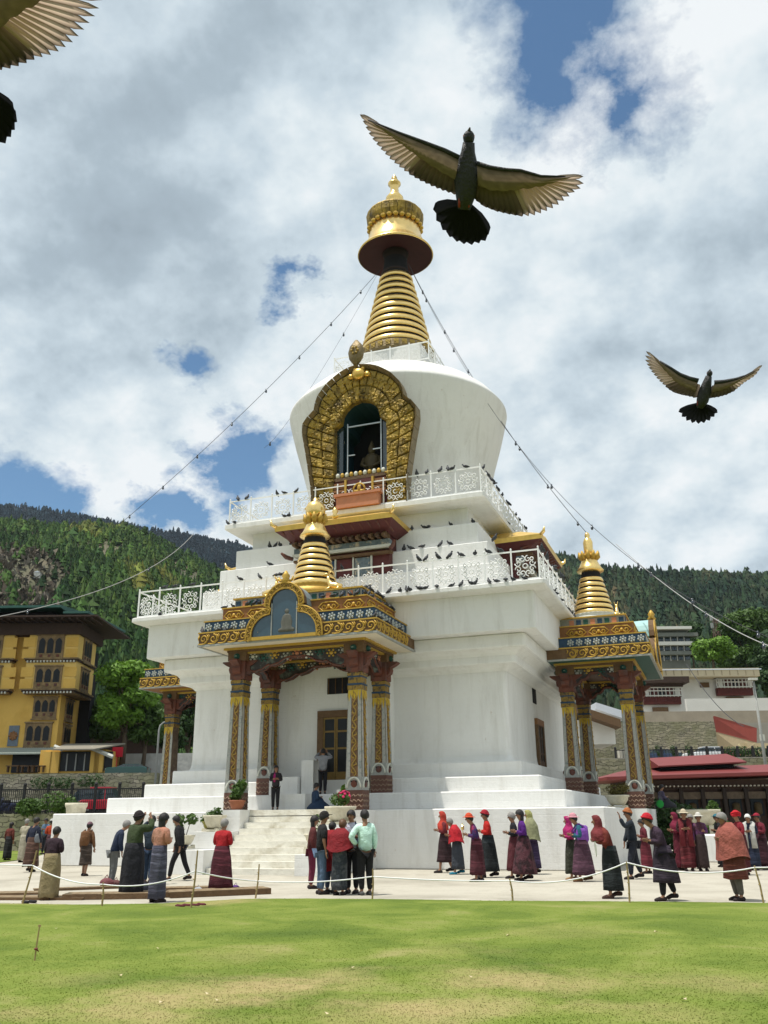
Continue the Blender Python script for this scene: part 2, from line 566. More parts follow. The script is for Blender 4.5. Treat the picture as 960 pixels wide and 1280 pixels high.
def grass_blades():
    N = 240000
    # spread in front of the viewer, denser close by
    t_ = rng.random(N)
    dist = 4.2 * (21.5 / 4.2) ** (t_ ** 0.85)
    ang = (rng.random(N) * 2 - 1) * 0.50
    fx, fy = FWD0.x, FWD0.y
    x = CAM.x + dist * (fx * np.cos(ang) + RIGHT0.x * np.sin(ang))
    y = CAM.y + dist * (fy * np.cos(ang) + RIGHT0.y * np.sin(ang))
    k = y < edge_y(x) - 0.02
    x, y, dist = x[k], y[k], dist[k]
    N = len(x)
    h = (0.005 + 0.010 * rng.random(N)) * np.clip(1.2 - dist / 22, .35, 1)
    w = (0.0022 + 0.0025 * rng.random(N)) * (0.8 + dist / 5)
    a = rng.random(N) * 2 * PI
    la = rng.random(N) * 2 * PI
    le = h * (0.3 + 0.9 * rng.random(N))
    V = np.zeros((N, 3, 3), np.float32)
    V[:, 0] = np.stack([x - w * np.cos(a), y - w * np.sin(a), np.full(N, .018)], 1)
    V[:, 1] = np.stack([x + w * np.cos(a), y + w * np.sin(a), np.full(N, .018)], 1)
    V[:, 2] = np.stack([x + le * np.cos(la), y + le * np.sin(la), .02 + h], 1)
    return tri_mesh('grass_blades', V.reshape(-1, 3))


def tri_mesh(name, V, n=3, col=None, mats=None):
    """fast mesh of separate triangles (n=3) or quads (n=4)"""
    me = bpy.data.meshes.new(name)
    nv = len(V)
    nf = nv // n
    me.vertices.add(nv)
    me.vertices.foreach_set('co', np.asarray(V, np.float32).ravel())
    me.loops.add(nv)
    me.loops.foreach_set('vertex_index', np.arange(nv, dtype=np.int32))
    me.polygons.add(nf)
    me.polygons.foreach_set('loop_start', np.arange(0, nv, n, dtype=np.int32))
    me.polygons.foreach_set('loop_total', np.full(nf, n, np.int32))
    if col is not None:
        ca = me.color_attributes.new('tone', 'FLOAT_COLOR', 'POINT')
        cc = np.ones((nv, 4), np.float32)
        cc[:, :3] = np.repeat(col, n, axis=0) if len(col) == nf else col
        ca.data.foreach_set('color', cc.ravel())
    for m_ in (mats or []):
        me.materials.append(m_)
    me.update()
    return me


gm = grass_blades()
gm.materials.append(BLADE)
put('grass', gm, label='short mown grass blades covering the front lawn', cat='grass', kind='stuff')
for _i in range(26):
    _x = random.uniform(2, 18)
    _p = (_x, edge_y(_x) - random.uniform(0.5, 14), 0.03)
# fallen leaves lying on the turf
LEAF = mat('dry_leaf', (0.5, 0.42, 0.26), var=0.3, bump=0)
V_ = []
for px, py in ((70, 1161), (198, 1186), (202, 1254), (260, 1243), (272, 1251), (590, 1222), (635, 1170), (410, 1268), (150, 1220), (820, 1165), (855, 1250), (440, 1210)):
    g_ = gnd(px, py, .035)
    a_ = random.random() * 6
    s_ = .022
    V_ += [(g_.x + s_ * 1.5 * math.cos(a_ + k_), g_.y + s_ * math.sin(a_ + k_), .04 + .015 * (j_ % 2)) for j_, k_ in enumerate((0, 1.6, 3.1, 4.7))]
put('fallen_leaves', tri_mesh('leaves', np.array(V_), 4, mats=[LEAF]), label='pale dry leaves scattered over the lawn', cat='leaves', kind='stuff')

# ================================================================== THE STUPA
stupa = thing('stupa', 'great white memorial stupa with gilded spire, railed terraces and a golden niche', 'stupa')
DX = 0.3


def S(name, mb_, mats, **k):
    return mb_.build(name, mats, stupa, **k)


slabm = MB()
P_OUT = 10.76
mb = MB()
slab(mb, P_OUT, 0, 1.92, .06, .035)
S('platform', mb, WHITE)
for i_, (w_, z0_, z1_) in enumerate(((9.32, 1.92, 2.51), (8.29, 2.51, 3.05), (7.49, 3.05, 3.61))):
    mb = MB()
    slab(mb, w_, z0_, z1_, .06, .035)
    S('plinth_step', mb, WHITE)
mb = MB()
slab(mb, 6.99, 3.61, 7.23, .28, .01, 6)
# swelling foot of the wall
O = [[(x, y, z) for x, y in rrect(w_, .3, 6)] for w_, z in ((7.12, 3.6), (7.06, 3.68), (7.01, 3.85), (6.995, 4.05))]
mb.rings(O)
S('main_wall', mb, WHITE)
for w_, z0_, z1_ in ((7.51, 7.23, 7.75), (8.02, 7.75, 8.28)):
    mb = MB()
    slab(mb, w_, z0_, z1_, .22, .05, 5)
    O = [[(x, y, z) for x, y in rrect(w2, .2, 5)] for w2, z in ((w_ - .5, z0_ - .22), (w_ - .42, z0_ - .12), (w_ - .22, z0_ - .02), (w_ - .1, z0_ + .1))]
    mb.rings(O)
    S('cornice_course', mb, WHITE)
mb = MB()
slab(mb, 8.54, 8.28, 9.74, .10, .03)
S('frieze_wall', mb, WHITE)
mb = MB()
O = [[(x, y, z) for x, y in rrect(w2, .12, 3)] for w2, z in ((8.52, 9.72), (8.66, 9.76), (9.02, 9.80), (9.08, 9.84), (9.08, 9.99), (9.04, 10.02))]
mb.rings(O)
S('lower_terrace_slab', mb, WHITE)
for w_, z0_, z1_ in ((6.9, 10.0, 11.45), (6.37, 11.45, 12.55), (5.86, 12.55, 13.6)):
    mb = MB()
    slab(mb, w_, z0_, z1_, .06, .03)
    S('upper_step', mb, WHITE)
mb = MB()
slab(mb, 5.31, 13.6, 14.6, .06, .02)
S('terrace_neck', mb, WHITE)
mb = MB()
O = [[(x, y, z) for x, y in rrect(w2, .1, 3)] for w2, z in ((5.3, 14.5), (5.6, 14.54), (6.22, 14.56), (6.31, 14.6), (6.31, 14.8), (6.27, 14.83))]
mb.rings(O)
S('upper_terrace_slab', mb, WHITE)
# dome
DOMEM = WHITE
mb = MB()
mb.smooth = True
_dz = [15.2 + .1 * q for q in range(1, 65)]
mb.lathe([(4.9, 14.8), (4.9, 15.1), (4.6, 15.12), (4.36, 15.2)] + [(float(np.interp(z_, [15.2, 16, 17, 17.9, 18.7, 19.4, 20.1, 20.9, 21.5, 21.7], [4.36, 4.42, 4.6, 4.82, 5.02, 5.22, 5.42, 5.62, 5.76, 5.80])), z_) for z_ in _dz] + [(5.80, 21.7),
          (5.79, 21.78), (5.66, 21.95), (5.3, 22.4), (4.8, 22.86), (4.2, 23.24), (3.4, 23.58), (2.5, 23.8), (1.5, 23.85)], 180, (DX, 0))
dome_me = mb.mesh('dome', WHITE)
bmd = bmesh.new()
bmd.from_mesh(dome_me)
kill = []
for f_ in bmd.faces:
    c_ = f_.calc_center_median()
    if c_.y < -2 and abs(c_.x - .5) < (1.33 if c_.z < 19.2 else 1.33 * math.sqrt(max(0, 1 - ((c_.z - 19.2) / 1.35) ** 2))) and 15.9 < c_.z < 20.5:
        kill.append(f_)
bmesh.ops.delete(bmd, geom=kill, context='FACES')
bmd.to_mesh(dome_me)
bmd.free()
put('dome', dome_me, stupa)
mb = MB()
slab(mb, 1.98, 23.6, 25.2, .03, .03, c=(DX, 0))
mb.bb(DX - 2.35, DX + 2.35, -2.35, 2.35, 23.55, 23.85)
S('square_box', mb, WHITE)
# cone of gilded rings
mb = MB()
mb.smooth = True
mb.lathe([(1.9, 25.2), (1.93, 25.8), (1.86, 26.1), (0.78, 30.95), (0.72, 31.3), (0.6, 32.4)], 40, (DX, 0))
S('spire_core', mb, BLACK)
mb = MB()
mb.lathe([(2.05, 25.2), (2.12, 25.3), (2.06, 25.75), (1.9, 25.78)], 48, (DX, 0))
S('spire_base_band', mb, GOLDK)
_rel = MB().box(0, 0, 0, .06, .26, .3).mesh('relief_plate', GOLDD)
for i in range(30):
    a = 2 * PI * i / 30
    put('relief_plate', _rel, stupa, (DX + 2.1 * math.cos(a), 2.1 * math.sin(a), 25.52), a)
NR = 11
for i in range(NR):
    f0, f1 = i / NR, (i + 0.70) / NR
    z0_, z1_ = 25.84 + 5.1 * f0, 25.84 + 5.1 * f1
    r0_, r1_ = 2.0 - 1.14 * f0, 2.0 - 1.14 * f1
    mb = MB()
    mb.smooth = True
    mb.lathe([(r0_ - .10, z0_ + .01), (r0_ - .01, z0_), (r0_ + .015, z0_ + .04), (r0_ + .01, (z0_ + z1_) / 2), (r1_ + .01, z1_ - .05), (r1_ - .04, z1_), (r1_ - .26, z1_)], 56, (DX, 0))
    S('spire_ring', mb, GOLDB)
mb = MB()
mb.smooth = True
mb.lathe([(.80, 30.95), (.82, 31.05), (.70, 31.2), (.62, 31.5), (.62, 31.9), (.75, 32.40)], 36, (DX, 0))
S('umbrella_neck', mb, mat('dark_neck_paint', (.03, .02, .018), var=.4))
mb = MB()
mb.smooth = True
mb.lathe([(.6, 32.45), (1.3, 32.42), (2.0, 32.30), (2.13, 32.27)], 64, (DX, 0), cap1=False)
S('umbrella_soffit', mb, UMBRED)
mb = MB()
mb.smooth = True
mb.lathe([(2.12, 32.25), (2.18, 32.28), (2.15, 32.36), (1.92, 32.6), (1.7, 32.95), (1.55, 33.4), (1.47, 33.8), (1.45, 34.0)], 64, (DX, 0), cap0=False)
S('umbrella_bell', mb, GOLDB)
mb = MB()
for i in range(26):
    a = 2 * PI * i / 26
    mb.sphere(DX + 1.5 * math.cos(a), 1.5 * math.sin(a), 34.1, .17, .17, .14, 8, 5)
S('bell_beading', mb, GOLD)
for i in range(22):
    a0, a1 = 2 * PI * (i + .03) / 22, 2 * PI * (i + .97) / 22
    mb = MB()
    O = []
    for r_, z_ in ((1.46, 34.12), (1.62, 34.5), (1.67, 34.9), (1.62, 35.0)):
        O.append([(DX + (r_ - .12) * math.cos(a0), (r_ - .12) * math.sin(a0), z_), (DX + r_ * math.cos(a0), r_ * math.sin(a0), z_),
                  (DX + (r_ + .02) * math.cos((a0 + a1) / 2), (r_ + .02) * math.sin((a0 + a1) / 2), z_), (DX + r_ * math.cos(a1), r_ * math.sin(a1), z_), (DX + (r_ - .12) * math.cos(a1), (r_ - .12) * math.sin(a1), z_)])
    mb.rings(O)
    S('crown_plate', mb, GOLDD)
mb = MB()
mb.smooth = True
mb.lathe([(1.5, 34.9), (1.1, 35.15), (.5, 35.3), (.35, 35.5)], 40, (DX, 0))
S('crown_top', mb, GOLD)
mb = MB()
mb.smooth = True
mb.lathe([(.3, 35.4), (.5, 35.6), (.55, 35.75), (.38, 35.9), (.48, 36.1), (.52, 36.3), (.38, 36.5), (.27, 36.7), (.24, 37.0), (.26, 37.2), (.38, 37.3), (.38, 37.38), (.2, 37.42), (.17, 37.55),
          (.22, 37.62), (.13, 37.7), (.17, 37.8), (.08, 37.88), (.09, 37.95), (0.02, 38.05)], 24, (DX, 0))
S('finial', mb, GOLDB)

# ------------------------------------------------------------------ niche
NX, NY = 0.5, -6.1


def half_outer(t_):
    """outer outline, t 0 (foot) .. 1 (apex); returns (dx, z) for the right side"""
    K = [(0, 2.30, 14.86), (.14, 2.34, 16.0), (.30, 2.62, 17.7), (.42, 2.86, 18.9), (.48, 2.84, 19.45), (.52, 2.64, 19.74), (.545, 2.26, 19.80), (.60, 2.27, 20.2), (.68, 2.08, 20.75), (.78, 1.68, 21.27), (.88, 1.08, 21.72), (.95, .50, 21.95), (1, 0, 22.04)]
    return np.interp(t_, [k[0] for k in K], [k[1] for k in K]), np.interp(t_, [k[0] for k in K], [k[2] for k in K])


def half_inner(t_):
    K = [(0, 1.30, 14.86), (.14, 1.30, 15.9), (.30, 1.30, 17.2), (.48, 1.30, 18.7), (.54, 1.30, 19.1), (.56, .98, 19.2), (.68, .93, 19.6), (.80, .70, 19.98), (.90, .38, 20.2), (1, 0, 20.28)]
    return np.interp(t_, [k[0] for k in K], [k[1] for k in K]), np.interp(t_, [k[0] for k in K], [k[2] for k in K])


def half_pt(t_, f_):
    a, b = half_inner(t_), half_outer(t_)
    return a[0] + (b[0] - a[0]) * f_, a[1] + (b[1] - a[1]) * f_


niche = put('niche', None, stupa, (NX, 0, 0))
for side in (-1, 1):
    NT_ = 19
    for ri, (f0, f1, dep, mm) in enumerate(((0.0, .42, .30, GOLDD), (.43, .90, .22, GOLDD), (.91, 1.0, .06, GOLDK))):
        for k in range(NT_):
            t0, t1 = (k + .0) / NT_, (k + .94) / NT_
            if ri == 0 and t0 < .05:
                pass
            mb = MB()
            A = [half_pt(t0, f0), half_pt(t0, f1), half_pt(t1, f1), half_pt(t1, f0)]
            jy = random.uniform(-.03, .03)
            base = [(side * a_[0], NY + .42, a_[1]) for a_ in A]
            cxx = sum(a_[0] for a_ in A) / 4
            czz = sum(a_[1] for a_ in A) / 4
            if ri == 2:
                jy *= .4
                front = [(side * A[0][0], NY + .02 + jy, A[0][1]), (side * A[1][0], NY - .22 + jy, A[1][1]), (side * A[2][0], NY - .22 + jy, A[2][1]), (side * A[3][0], NY + .02 + jy, A[3][1])]
                inner = [(p_[0] * .998, p_[1] - .015, p_[2]) for p_ in front]
            else:
                front = [(side * a_[0], NY + dep * .3 + jy, a_[1]) for a_ in A]
                inner = [(side * (cxx + (a_[0] - cxx) * .86), NY + dep * .3 - .07 + jy, czz + (a_[1] - czz) * .84) for a_ in A]
            mb.rings([base, front, inner])
            if ri < 2:
                mb.smooth = True
                for q in range(7):
                    mb.sphere(side * (cxx + random.uniform(-.24, .24)), NY + dep * .3 - .06 + jy, czz + random.uniform(-.14, .14), random.uniform(.04, .13), .07, random.uniform(.03, .09), 6, 4)
            mb.build('gilded_tile' if ri < 2 else 'rim_block', mm, niche)
# body of the niche behind the tiles: outer shell
mb = MB()
ts = [i / 40 for i in range(41)]
out_ = [(half_outer(t_)[0], half_outer(t_)[1]) for t_ in ts]
pl = out_ + [(-x, z) for x, z in reversed(out_[:-1])]
inn = [(half_inner(t_)[0], half_inner(t_)[1]) for t_ in ts]
pi_ = inn + [(-x, z) for x, z in reversed(inn[:-1])]
n0 = len(pl)
bA = mb.pts([(x * .985, NY + .40, z) for x, z in pl])
bB = mb.pts([(x * .52, -3.6, 14.86 + (z - 14.86) * .86) for x, z in pl])
bC = mb.pts([(x, NY + .40, z) for x, z in pi_])
bD = mb.pts([(x, -3.6, z) for x, z in pi_])
for i in range(n0 - 1):
    mb.face((bA + i, bA + i + 1, bB + i + 1, bB + i))
    mb.face((bA + i, bA + i + 1, bC + i + 1, bC + i))
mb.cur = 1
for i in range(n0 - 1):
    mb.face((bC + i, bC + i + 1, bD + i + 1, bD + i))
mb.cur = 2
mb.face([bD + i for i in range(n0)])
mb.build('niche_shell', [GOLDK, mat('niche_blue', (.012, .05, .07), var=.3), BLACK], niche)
# crest jewel
mb = MB()
mb.smooth = True
mb.lathe([(.12, 22.1), (.36, 22.45), (.42, 22.8), (.34, 23.1), (.06, 23.45)], 12, (0, 0), sy=.5)
o_ = mb.build('crest_jewel', GOLDK, niche, (-.15, NY - .05, 0))
mb = MB()
for q in range(6):
    mb.sphere(.16 * math.cos(q * PI / 3), -.17, 22.8 + .17 * math.sin(q * PI / 3), .07, .06, .07, 6, 4)
mb.build('jewel_boss', GOLDD, niche, (-.15, NY - .1, 0))
mb = MB()
mb.smooth = True
mb.sphere(0, NY - .12, 21.55, .36, .22, .3, 12, 8)
for q in (-1, 1):
    mb.sphere(q * .42, NY - .06, 21.5, .2, .14, .14, 8, 6)
    mb.sphere(q * .2, NY - .06, 21.85, .12, .1, .12, 8, 6)
mb.build('guardian_face', GOLD, niche)
# window frame inside
mb = MB()
for x in (-.72, .95):
    mb.bb(x - .025, x + .025, NY + .30, NY + .35, 16.7, 19.25)
mb.bb(-.72, .95, NY + .29, NY + .34, 19.05, 19.11)
mb.bb(-.72, -.35, NY + .29, NY + .34, 17.6, 17.65)
mb.bb(.55, .95, NY + .29, NY + .34, 17.75, 17.8)
mb.build('window_frame', mat('grey_steel', (.38, .42, .44), rough=.4, metal=.4), niche)
mb = MB()
mb.face([mb.pts([(-1.28, NY + .38, 16.4), (1.28, NY + .38, 16.4), (1.28, NY + .38, 19.2), (-1.28, NY + .38, 19.2)]) + i for i in range(4)])
GLASS = mat('clear_glass', (.5, .6, .62), rough=.02, trans=1.0, bump=0, var=0)
# seated statue in the shade of the niche
mb = MB()
mb.smooth = True
mb.lathe([(.75, 16.5), (.8, 16.62), (.6, 16.75), (.62, 16.95), (.4, 17.1)], 16, (.15, -4.9), sy=.7)
mb.lathe([(.32, 17.05), (.36, 17.35), (.40, 17.7), (.26, 17.9), (.1, 17.98)], 14, (.15, -4.9), sy=.6)
mb.lathe([(.1, 17.9), (.17, 18.05), (.18, 18.2), (.13, 18.35), (.07, 18.5), (.02, 18.62)], 12, (.15, -4.9))
for s_ in (-1, 1):
    mb.tube([(.15 + s_ * .38, -4.9, 17.75), (.15 + s_ * .48, -5.0, 17.4), (.15 + s_ * .15, -5.2, 17.2)], [.1, .09, .07], 8)
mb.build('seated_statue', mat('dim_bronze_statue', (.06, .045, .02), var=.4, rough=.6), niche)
# sill, relief dado and altar steps in front
mb = MB()
mb.bb(-1.29, 1.29, NY + .05, NY + 1.6, 16.30, 16.46)
mb.build('niche_sill', BROWNW, niche)
for k in range(11):
    mb = MB()
    mb.smooth = True
    mb.lathe([(.03, 0), (.1, .06), (.1, .16), (.05, .24)], 8)
    mb.build('lotus_bud', GOLDP if k % 2 else PALEP, niche, (-1.12 + k * .224, NY + .12, 16.46))
mb = MB()
mb.bb(-1.29, 1.29, NY + .1, NY + 1.6, 14.84, 16.30)
mb.build('altar_wall', MAROONP, niche)
for z_ in (15.55, 15.72, 15.89, 16.06):
    for s_ in (-1, 1):
        mb = MB()
        mb.bb(min(s_ * .72, s_ * 1.27), max(s_ * .72, s_ * 1.27), NY - .0 - (16.1 - z_) * .12, NY + .12, z_, z_ + .12)
        mb.build('altar_ledge', [ORANGEP], niche)
for x_ in (-.66, .66):
    mb = MB()
    mb.bb(x_ - .05, x_ + .05, NY - .1, NY + .1, 15.3, 16.28)
    mb.build('altar_post', GOLDP, niche)
mb = MB()
mb.bb(-.6, .6, NY - .02, NY + .1, 15.5, 16.25)
mb.build('altar_panel', MAROONP, niche)
mb = MB()
mb.smooth = True
mb.tube([(.28 * math.cos(a), NY - .05, 15.72 + .3 * math.sin(a)) for a in [PI * i / 10 for i in range(11)]], .05, 6)
mb.sphere(0, NY - .06, 15.82, .1, .05, .16, 8, 6)
mb.bb(-.3, .3, NY - .08, NY - .02, 15.6, 15.72)
mb.build('gold_emblem', GOLDP, niche)
mb = MB()
mb.bb(-1.0, 1.05, NY - .35, NY + .12, 14.84, 15.45)
mb.bb(-1.1, 1.15, NY - .42, NY + .12, 15.38, 15.5)
mb.build('altar_table', PINKP, niche)
# black cladding pillars of the window jambs
mb = MB()
mb.bb(1.0, 1.3, NY + .4, NY + .5, 16.46, 19.15)
mb.bb(-1.3, -.98, NY + .4, NY + .5, 16.46, 19.15)
mb.build('jamb_panel', DARKG, niche)

# ------------------------------------------------------------------ dormer windows with gilded roofs (front and right face, left too)
ROOFG = mat('gilded_roof_sheet', (.70, .47, .12), rough=.38, metal=.7, var=.3, scale=3, bump=.3, bscale=5)
PATT = mat('painted_panel', (.12, .16, .18), rough=.6, var=.6, scale=9, color2=(.5, .42, .3), thr=.58, soft=.05)
for dname, rz_ in (('front', 0), ('right', PI / 2), ('left', -PI / 2)):
    dm = put('dormer_window', None, stupa, rz=rz_)
    mb = MB()
    mb.bb(-2.15, 2.15, -6.75, -5.3, 10.0, 13.3)
    mb.build('dormer_body', MAROONP, dm)
    for z_ in (12.35, 12.6):
        mb = MB()
        mb.bb(-2.3, 2.3, -6.95 - (z_ - 12.3) * .5, -6.7, z_, z_ + .1)
        mb.build('painted_lintel', BROWNW if z_ < 12.5 else PALEP, dm)
    mb = MB()
    mb.bb(-2.25, 2.25, -7.05, -6.7, 12.72, 12.95)
    mb.build('lintel_beam', PATT, dm)
    for k in range(15):
        mb = MB()
        x_ = -2.1 + k * .3
        mb.bb(x_ - .07, x_ + .07, -7.45, -6.7, 12.98, 13.1)
        mb.bb(x_ - .07, x_ + .07, -7.25, -6.7, 13.12, 13.22)
        mb.build('corbel', DARKW if k % 2 else BROWNW, dm)
    for k in range(5):
        x0_ = -2.05 + k * .84
        mb = MB()
        mb.bb(x0_, x0_ + .06, -6.86, -6.75, 10.1, 12.34)
        mb.build('mullion', PALEP, dm)
        if k < 4:
            mb = MB()
            mb.bb(x0_ + .1, x0_ + .8, -6.82, -6.74, 11.45, 12.3)
            mb.build('upper_panel', (PATT, BLUEP, MAROONP, PATT)[k], dm)
            mb = MB()
            mb.bb(x0_ + .1, x0_ + .8, -6.80, -6.74, 10.3, 11.38)
            mb.build('window_pane', PANED, dm)
    # roof: hipped gilded sheet with up-turned corners
    mb = MB()
    ex, ey, zr = 2.75, -8.05, 13.72
    pts_o = [(-ex, -5.4, zr), (-ex, ey, zr + .04), (ex, ey, zr + .04), (ex, -5.4, zr)]
    pts_i = [(-1.9, -5.4, zr + .5), (-1.9, -6.9, zr + .5), (1.9, -6.9, zr + .5), (1.9, -5.4, zr + .5)]
    lo = [(x * .99, y * .995, z - .22) for x, y, z in pts_o]
    bo, bi, bl = mb.pts(pts_o), mb.pts(pts_i), mb.pts(lo)
    for i in range(3):
        mb.face((bo + i, bo + i + 1, bi + i + 1, bi + i))
        mb.face((bl + i, bl + i + 1, bo + i + 1, bo + i))
    mb.face([bi + i for i in range(4)])
    mb.cur = 1
    sof = [(-2.2, -5.4, 13.2), (-2.2, -7.1, 13.2), (2.2, -7.1, 13.2), (2.2, -5.4, 13.2)]
    bs = mb.pts(sof)
    for i in range(3):
        mb.face((bs + i, bs + i + 1, bl + i + 1, bl + i))
    mb.build('gilded_roof', [ROOFG, MAROONP], dm)
    for k in range(13):
        mb = MB()
        x_ = -2.4 + k * .4
        mb.tube([(x_, -6.95, 13.25), (x_, -7.95, 13.5)], .045, 5)
        mb.build('rafter', REDW, dm)
    for s_ in (-1, 1):
        mb = MB()
        mb.smooth = True
        mb.tube([(s_ * (ex - .1), ey + .1, zr + .0), (s_ * (ex + .08), ey - .1, zr + .12), (s_ * (ex + .12), ey - .14, zr + .32)], [.09, .08, .03], 6)
        mb.build('roof_corner_ornament', GOLDB, dm)
    mb = MB()
    mb.smooth = True
    mb.lathe([(.05, 13.9), (.16, 14.0), (.09, 14.12), (.14, 14.24), (.03, 14.45)], 10, (0, -7.7))
    mb.build('roof_finial', GOLDB, dm)
    mb = MB()
    mb.smooth = True
    for s_ in (-1, 1):
        mb.tube([(s_ * 2.3, -7.05, 12.5), (s_ * 2.5, -7.3, 12.55), (s_ * 2.65, -7.5, 12.7)], [.09, .1, .05], 6)
    mb.build('dragon_bracket', REDW, dm)
# ------------------------------------------------------------------ railings


def scroll_panel_mesh(w, h, r=.014):
    mb = MB()
    mb.smooth = True
    cz = h * .5
    mb.tube([(.09 * math.cos(a), 0, cz + .09 * math.sin(a)) for a in [2 * PI * i / 10 for i in range(10)]], r, 4, True)
    for k in range(4):
        a = PI / 4 + k * PI / 2
        for s_ in (-1, 1):
            sp = spiral(0, 0, .125, 1.15, PI / 2 if s_ > 0 else PI / 2, s_, 13)
            P = []
            for (x, _, z) in sp:
                # heart lobe pushed out along direction k*90 degrees
                u, v = s_ * .11 + (x if True else 0), .26 + z
                ang = k * PI / 2
                sc_ = 1.0 if k % 2 == 0 else min(1.0, w / h * 1.02)
                P.append(((u * math.cos(ang) - v * math.sin(ang)) * (w / .92), 0, cz + (u * math.sin(ang) + v * math.cos(ang)) * (h / .98)))
            mb.tube(P, r, 4)
        mb.tube([((.06 * math.cos(q) + .36 * math.cos(a)) * w / .92, 0, cz + (.06 * math.sin(q) + .36 * math.sin(a)) * h / .98) for q in [2 * PI * i / 8 for i in range(8)]], r, 4, True)
    return mb


def railing(name, w, zb, h, n, parent, cx=0.0, r=.014, sides=(0, 1, 2, 3), fancy=True):
    root = put(name, None, parent)
    step = 2 * w / n
    pm = MB()
    pm.box(0, 0, h * .52, .055, .055, h * 1.04)
    pm.smooth = True
    pm.sphere(0, 0, h * 1.06, .04, .04, .05, 6, 4)
    post = pm.mesh('post', WHITEM)
    sm_ = scroll_panel_mesh(step - .1, h * .86, r).mesh('scroll_panel', WHITEM)
    rm = MB()
    rm.box(0, 0, 0, step - .05, .05, .05)
    rail = rm.mesh('rail', WHITEM)
    for s_ in sides:
        a = s_ * PI / 2
        ca, sa = math.cos(a), math.sin(a)
        for k in range(n):
            u = -w + k * step
            put('post', post, root, (cx + u * ca + w * sa, u * sa - w * ca, zb), a)
            u2 = u + step / 2
            px_, py_ = cx + u2 * ca + w * sa, u2 * sa - w * ca
            put('scroll_panel', sm_, root, (px_, py_, zb + .06), a)
            put('rail', rail, root, (px_, py_, zb + h - .02), a)
            put('rail', rail, root, (px_, py_, zb + .07), a)
    return root


railing('lower_terrace_railing', 8.88, 10.02, 1.2, 17, stupa, r=.020)
railing('upper_terrace_railing', 6.14, 14.83, 1.2, 11, stupa, r=.022)
railing('dome_railing', 2.62, 23.72, 1.05, 5, stupa, DX, r=.016)

# ------------------------------------------------------------------ porches
SCROLL = {}


def scroll_mesh(sz, dirn=1):
    k = (sz, dirn)
    if k not in SCROLL:
        mb = MB()
        mb.smooth = True
        mb.tube([(p[0], 0, p[2]) for p in spiral(0, 0, sz * .42, 1.4, -PI / 2 * dirn, dirn, 13)], [sz * .085 * (1 - .035 * i) for i in range(14)], 4)
        mb.tube([(-sz * .5, 0, -sz * .40), (-sz * .2, -.01, -sz * .46), (sz * .15, -.01, -sz * .40), (sz * .5, 0, sz * .10 * dirn)], [sz * .05, sz * .08, sz * .08, sz * .03], 4)
        mb.tube([(sz * .28, 0, sz * .42), (sz * .45, -.01, sz * .2), (sz * .52, 0, -sz * .05)], [sz * .03, sz * .08, sz * .03], 4)
        mb.tube([(-sz * .5, 0, sz * .42), (-sz * .38, -.01, sz * .25), (-sz * .5, 0, 0)], [sz * .03, sz * .07, sz * .03], 4)
        SCROLL[k] = mb.mesh('scroll', GOLDP)
    return SCROLL[k]


def lotus_mesh(sz):
    mb = MB()
    mb.smooth = True
    mb.sphere(0, 0, 0, sz * .16, .03, sz * .16, 6, 4)
    for q in range(6):
        a = q * PI / 3 + .3
        mb.sphere(sz * .3 * math.cos(a), 0, sz * .3 * math.sin(a), sz * .13, .025, sz * .15, 6, 4)
    return mb.mesh('lotus', mat('aged_white_petal', (.36, .39, .38), var=.45, scale=20))


LOTUS = lotus_mesh(.36)
med = MB()
med.smooth = True
for sx_ in (-1, 1):
    med.tube([(sx_ * p[0] + sx_ * .18, 0, p[2]) for p in spiral(0, 0, .13, 1.2, PI, 1, 10)], .035, 4)
    med.tube([(0, 0, -.16), (sx_ * .25, -.01, -.15), (sx_ * .42, 0, 0), (sx_ * .25, -.01, .15), (0, 0, .16)], .032, 4)
med.sphere(0, -.02, 0, .08, .05, .08, 6, 4)
MEDAL = med.mesh('medallion', GOLDP)
bm_ = MB()
bm_.bb(-.10, .10, -.02, .02, -.11, .11)
sqs = [bm_.mesh('inlay_square', mm) for mm in (BLUEP, PINKP, TEALP)]
shaftM = mat('column_dark_flank', (.10, .068, .05), rough=.7, var=.45, scale=10, bump=.4, color2=(.20, .15, .09), thr=.6)
panelM = mat('column_scroll_panel', (.13, .07, .035), rough=.6, var=.5, scale=12, color2=(.24, .13, .05), thr=.52, soft=.06)
stripM = mat('column_pale_strip', (.34, .34, .31), rough=.7, var=.3, scale=16, color2=(.16, .2, .2), thr=.6, soft=.08)
waveM = mat('wave_block', (.115, .055, .04), rough=.7, var=.35, scale=9, color2=(.5, .46, .38), thr=.68, soft=.05)
petalY = mat('yellow_petal', (.50, .34, .03), rough=.6, var=.25, scale=8)


def tri_poly(cx, z, w, h):
    return [(cx - w / 2, z), (cx + w / 2, z), (cx, z - h)]


WAVEP = mat('dusty_wave_line', (.34, .24, .17), var=.4, scale=12)
VINE = mat('dull_gold_vine', (.34, .22, .05), rough=.6, var=.5, scale=9)
NECK = mat('carved_gold_necking', (.30, .19, .04), rough=.55, metal=.2, var=.6, scale=14, bump=.8, color2=(.07, .06, .05), thr=.55, soft=.05)
BEAMP = mat('painted_dark_beam', (.035, .03, .03), rough=.6, var=.6, scale=5, color2=(.10, .12, .10), thr=.55, soft=.04)


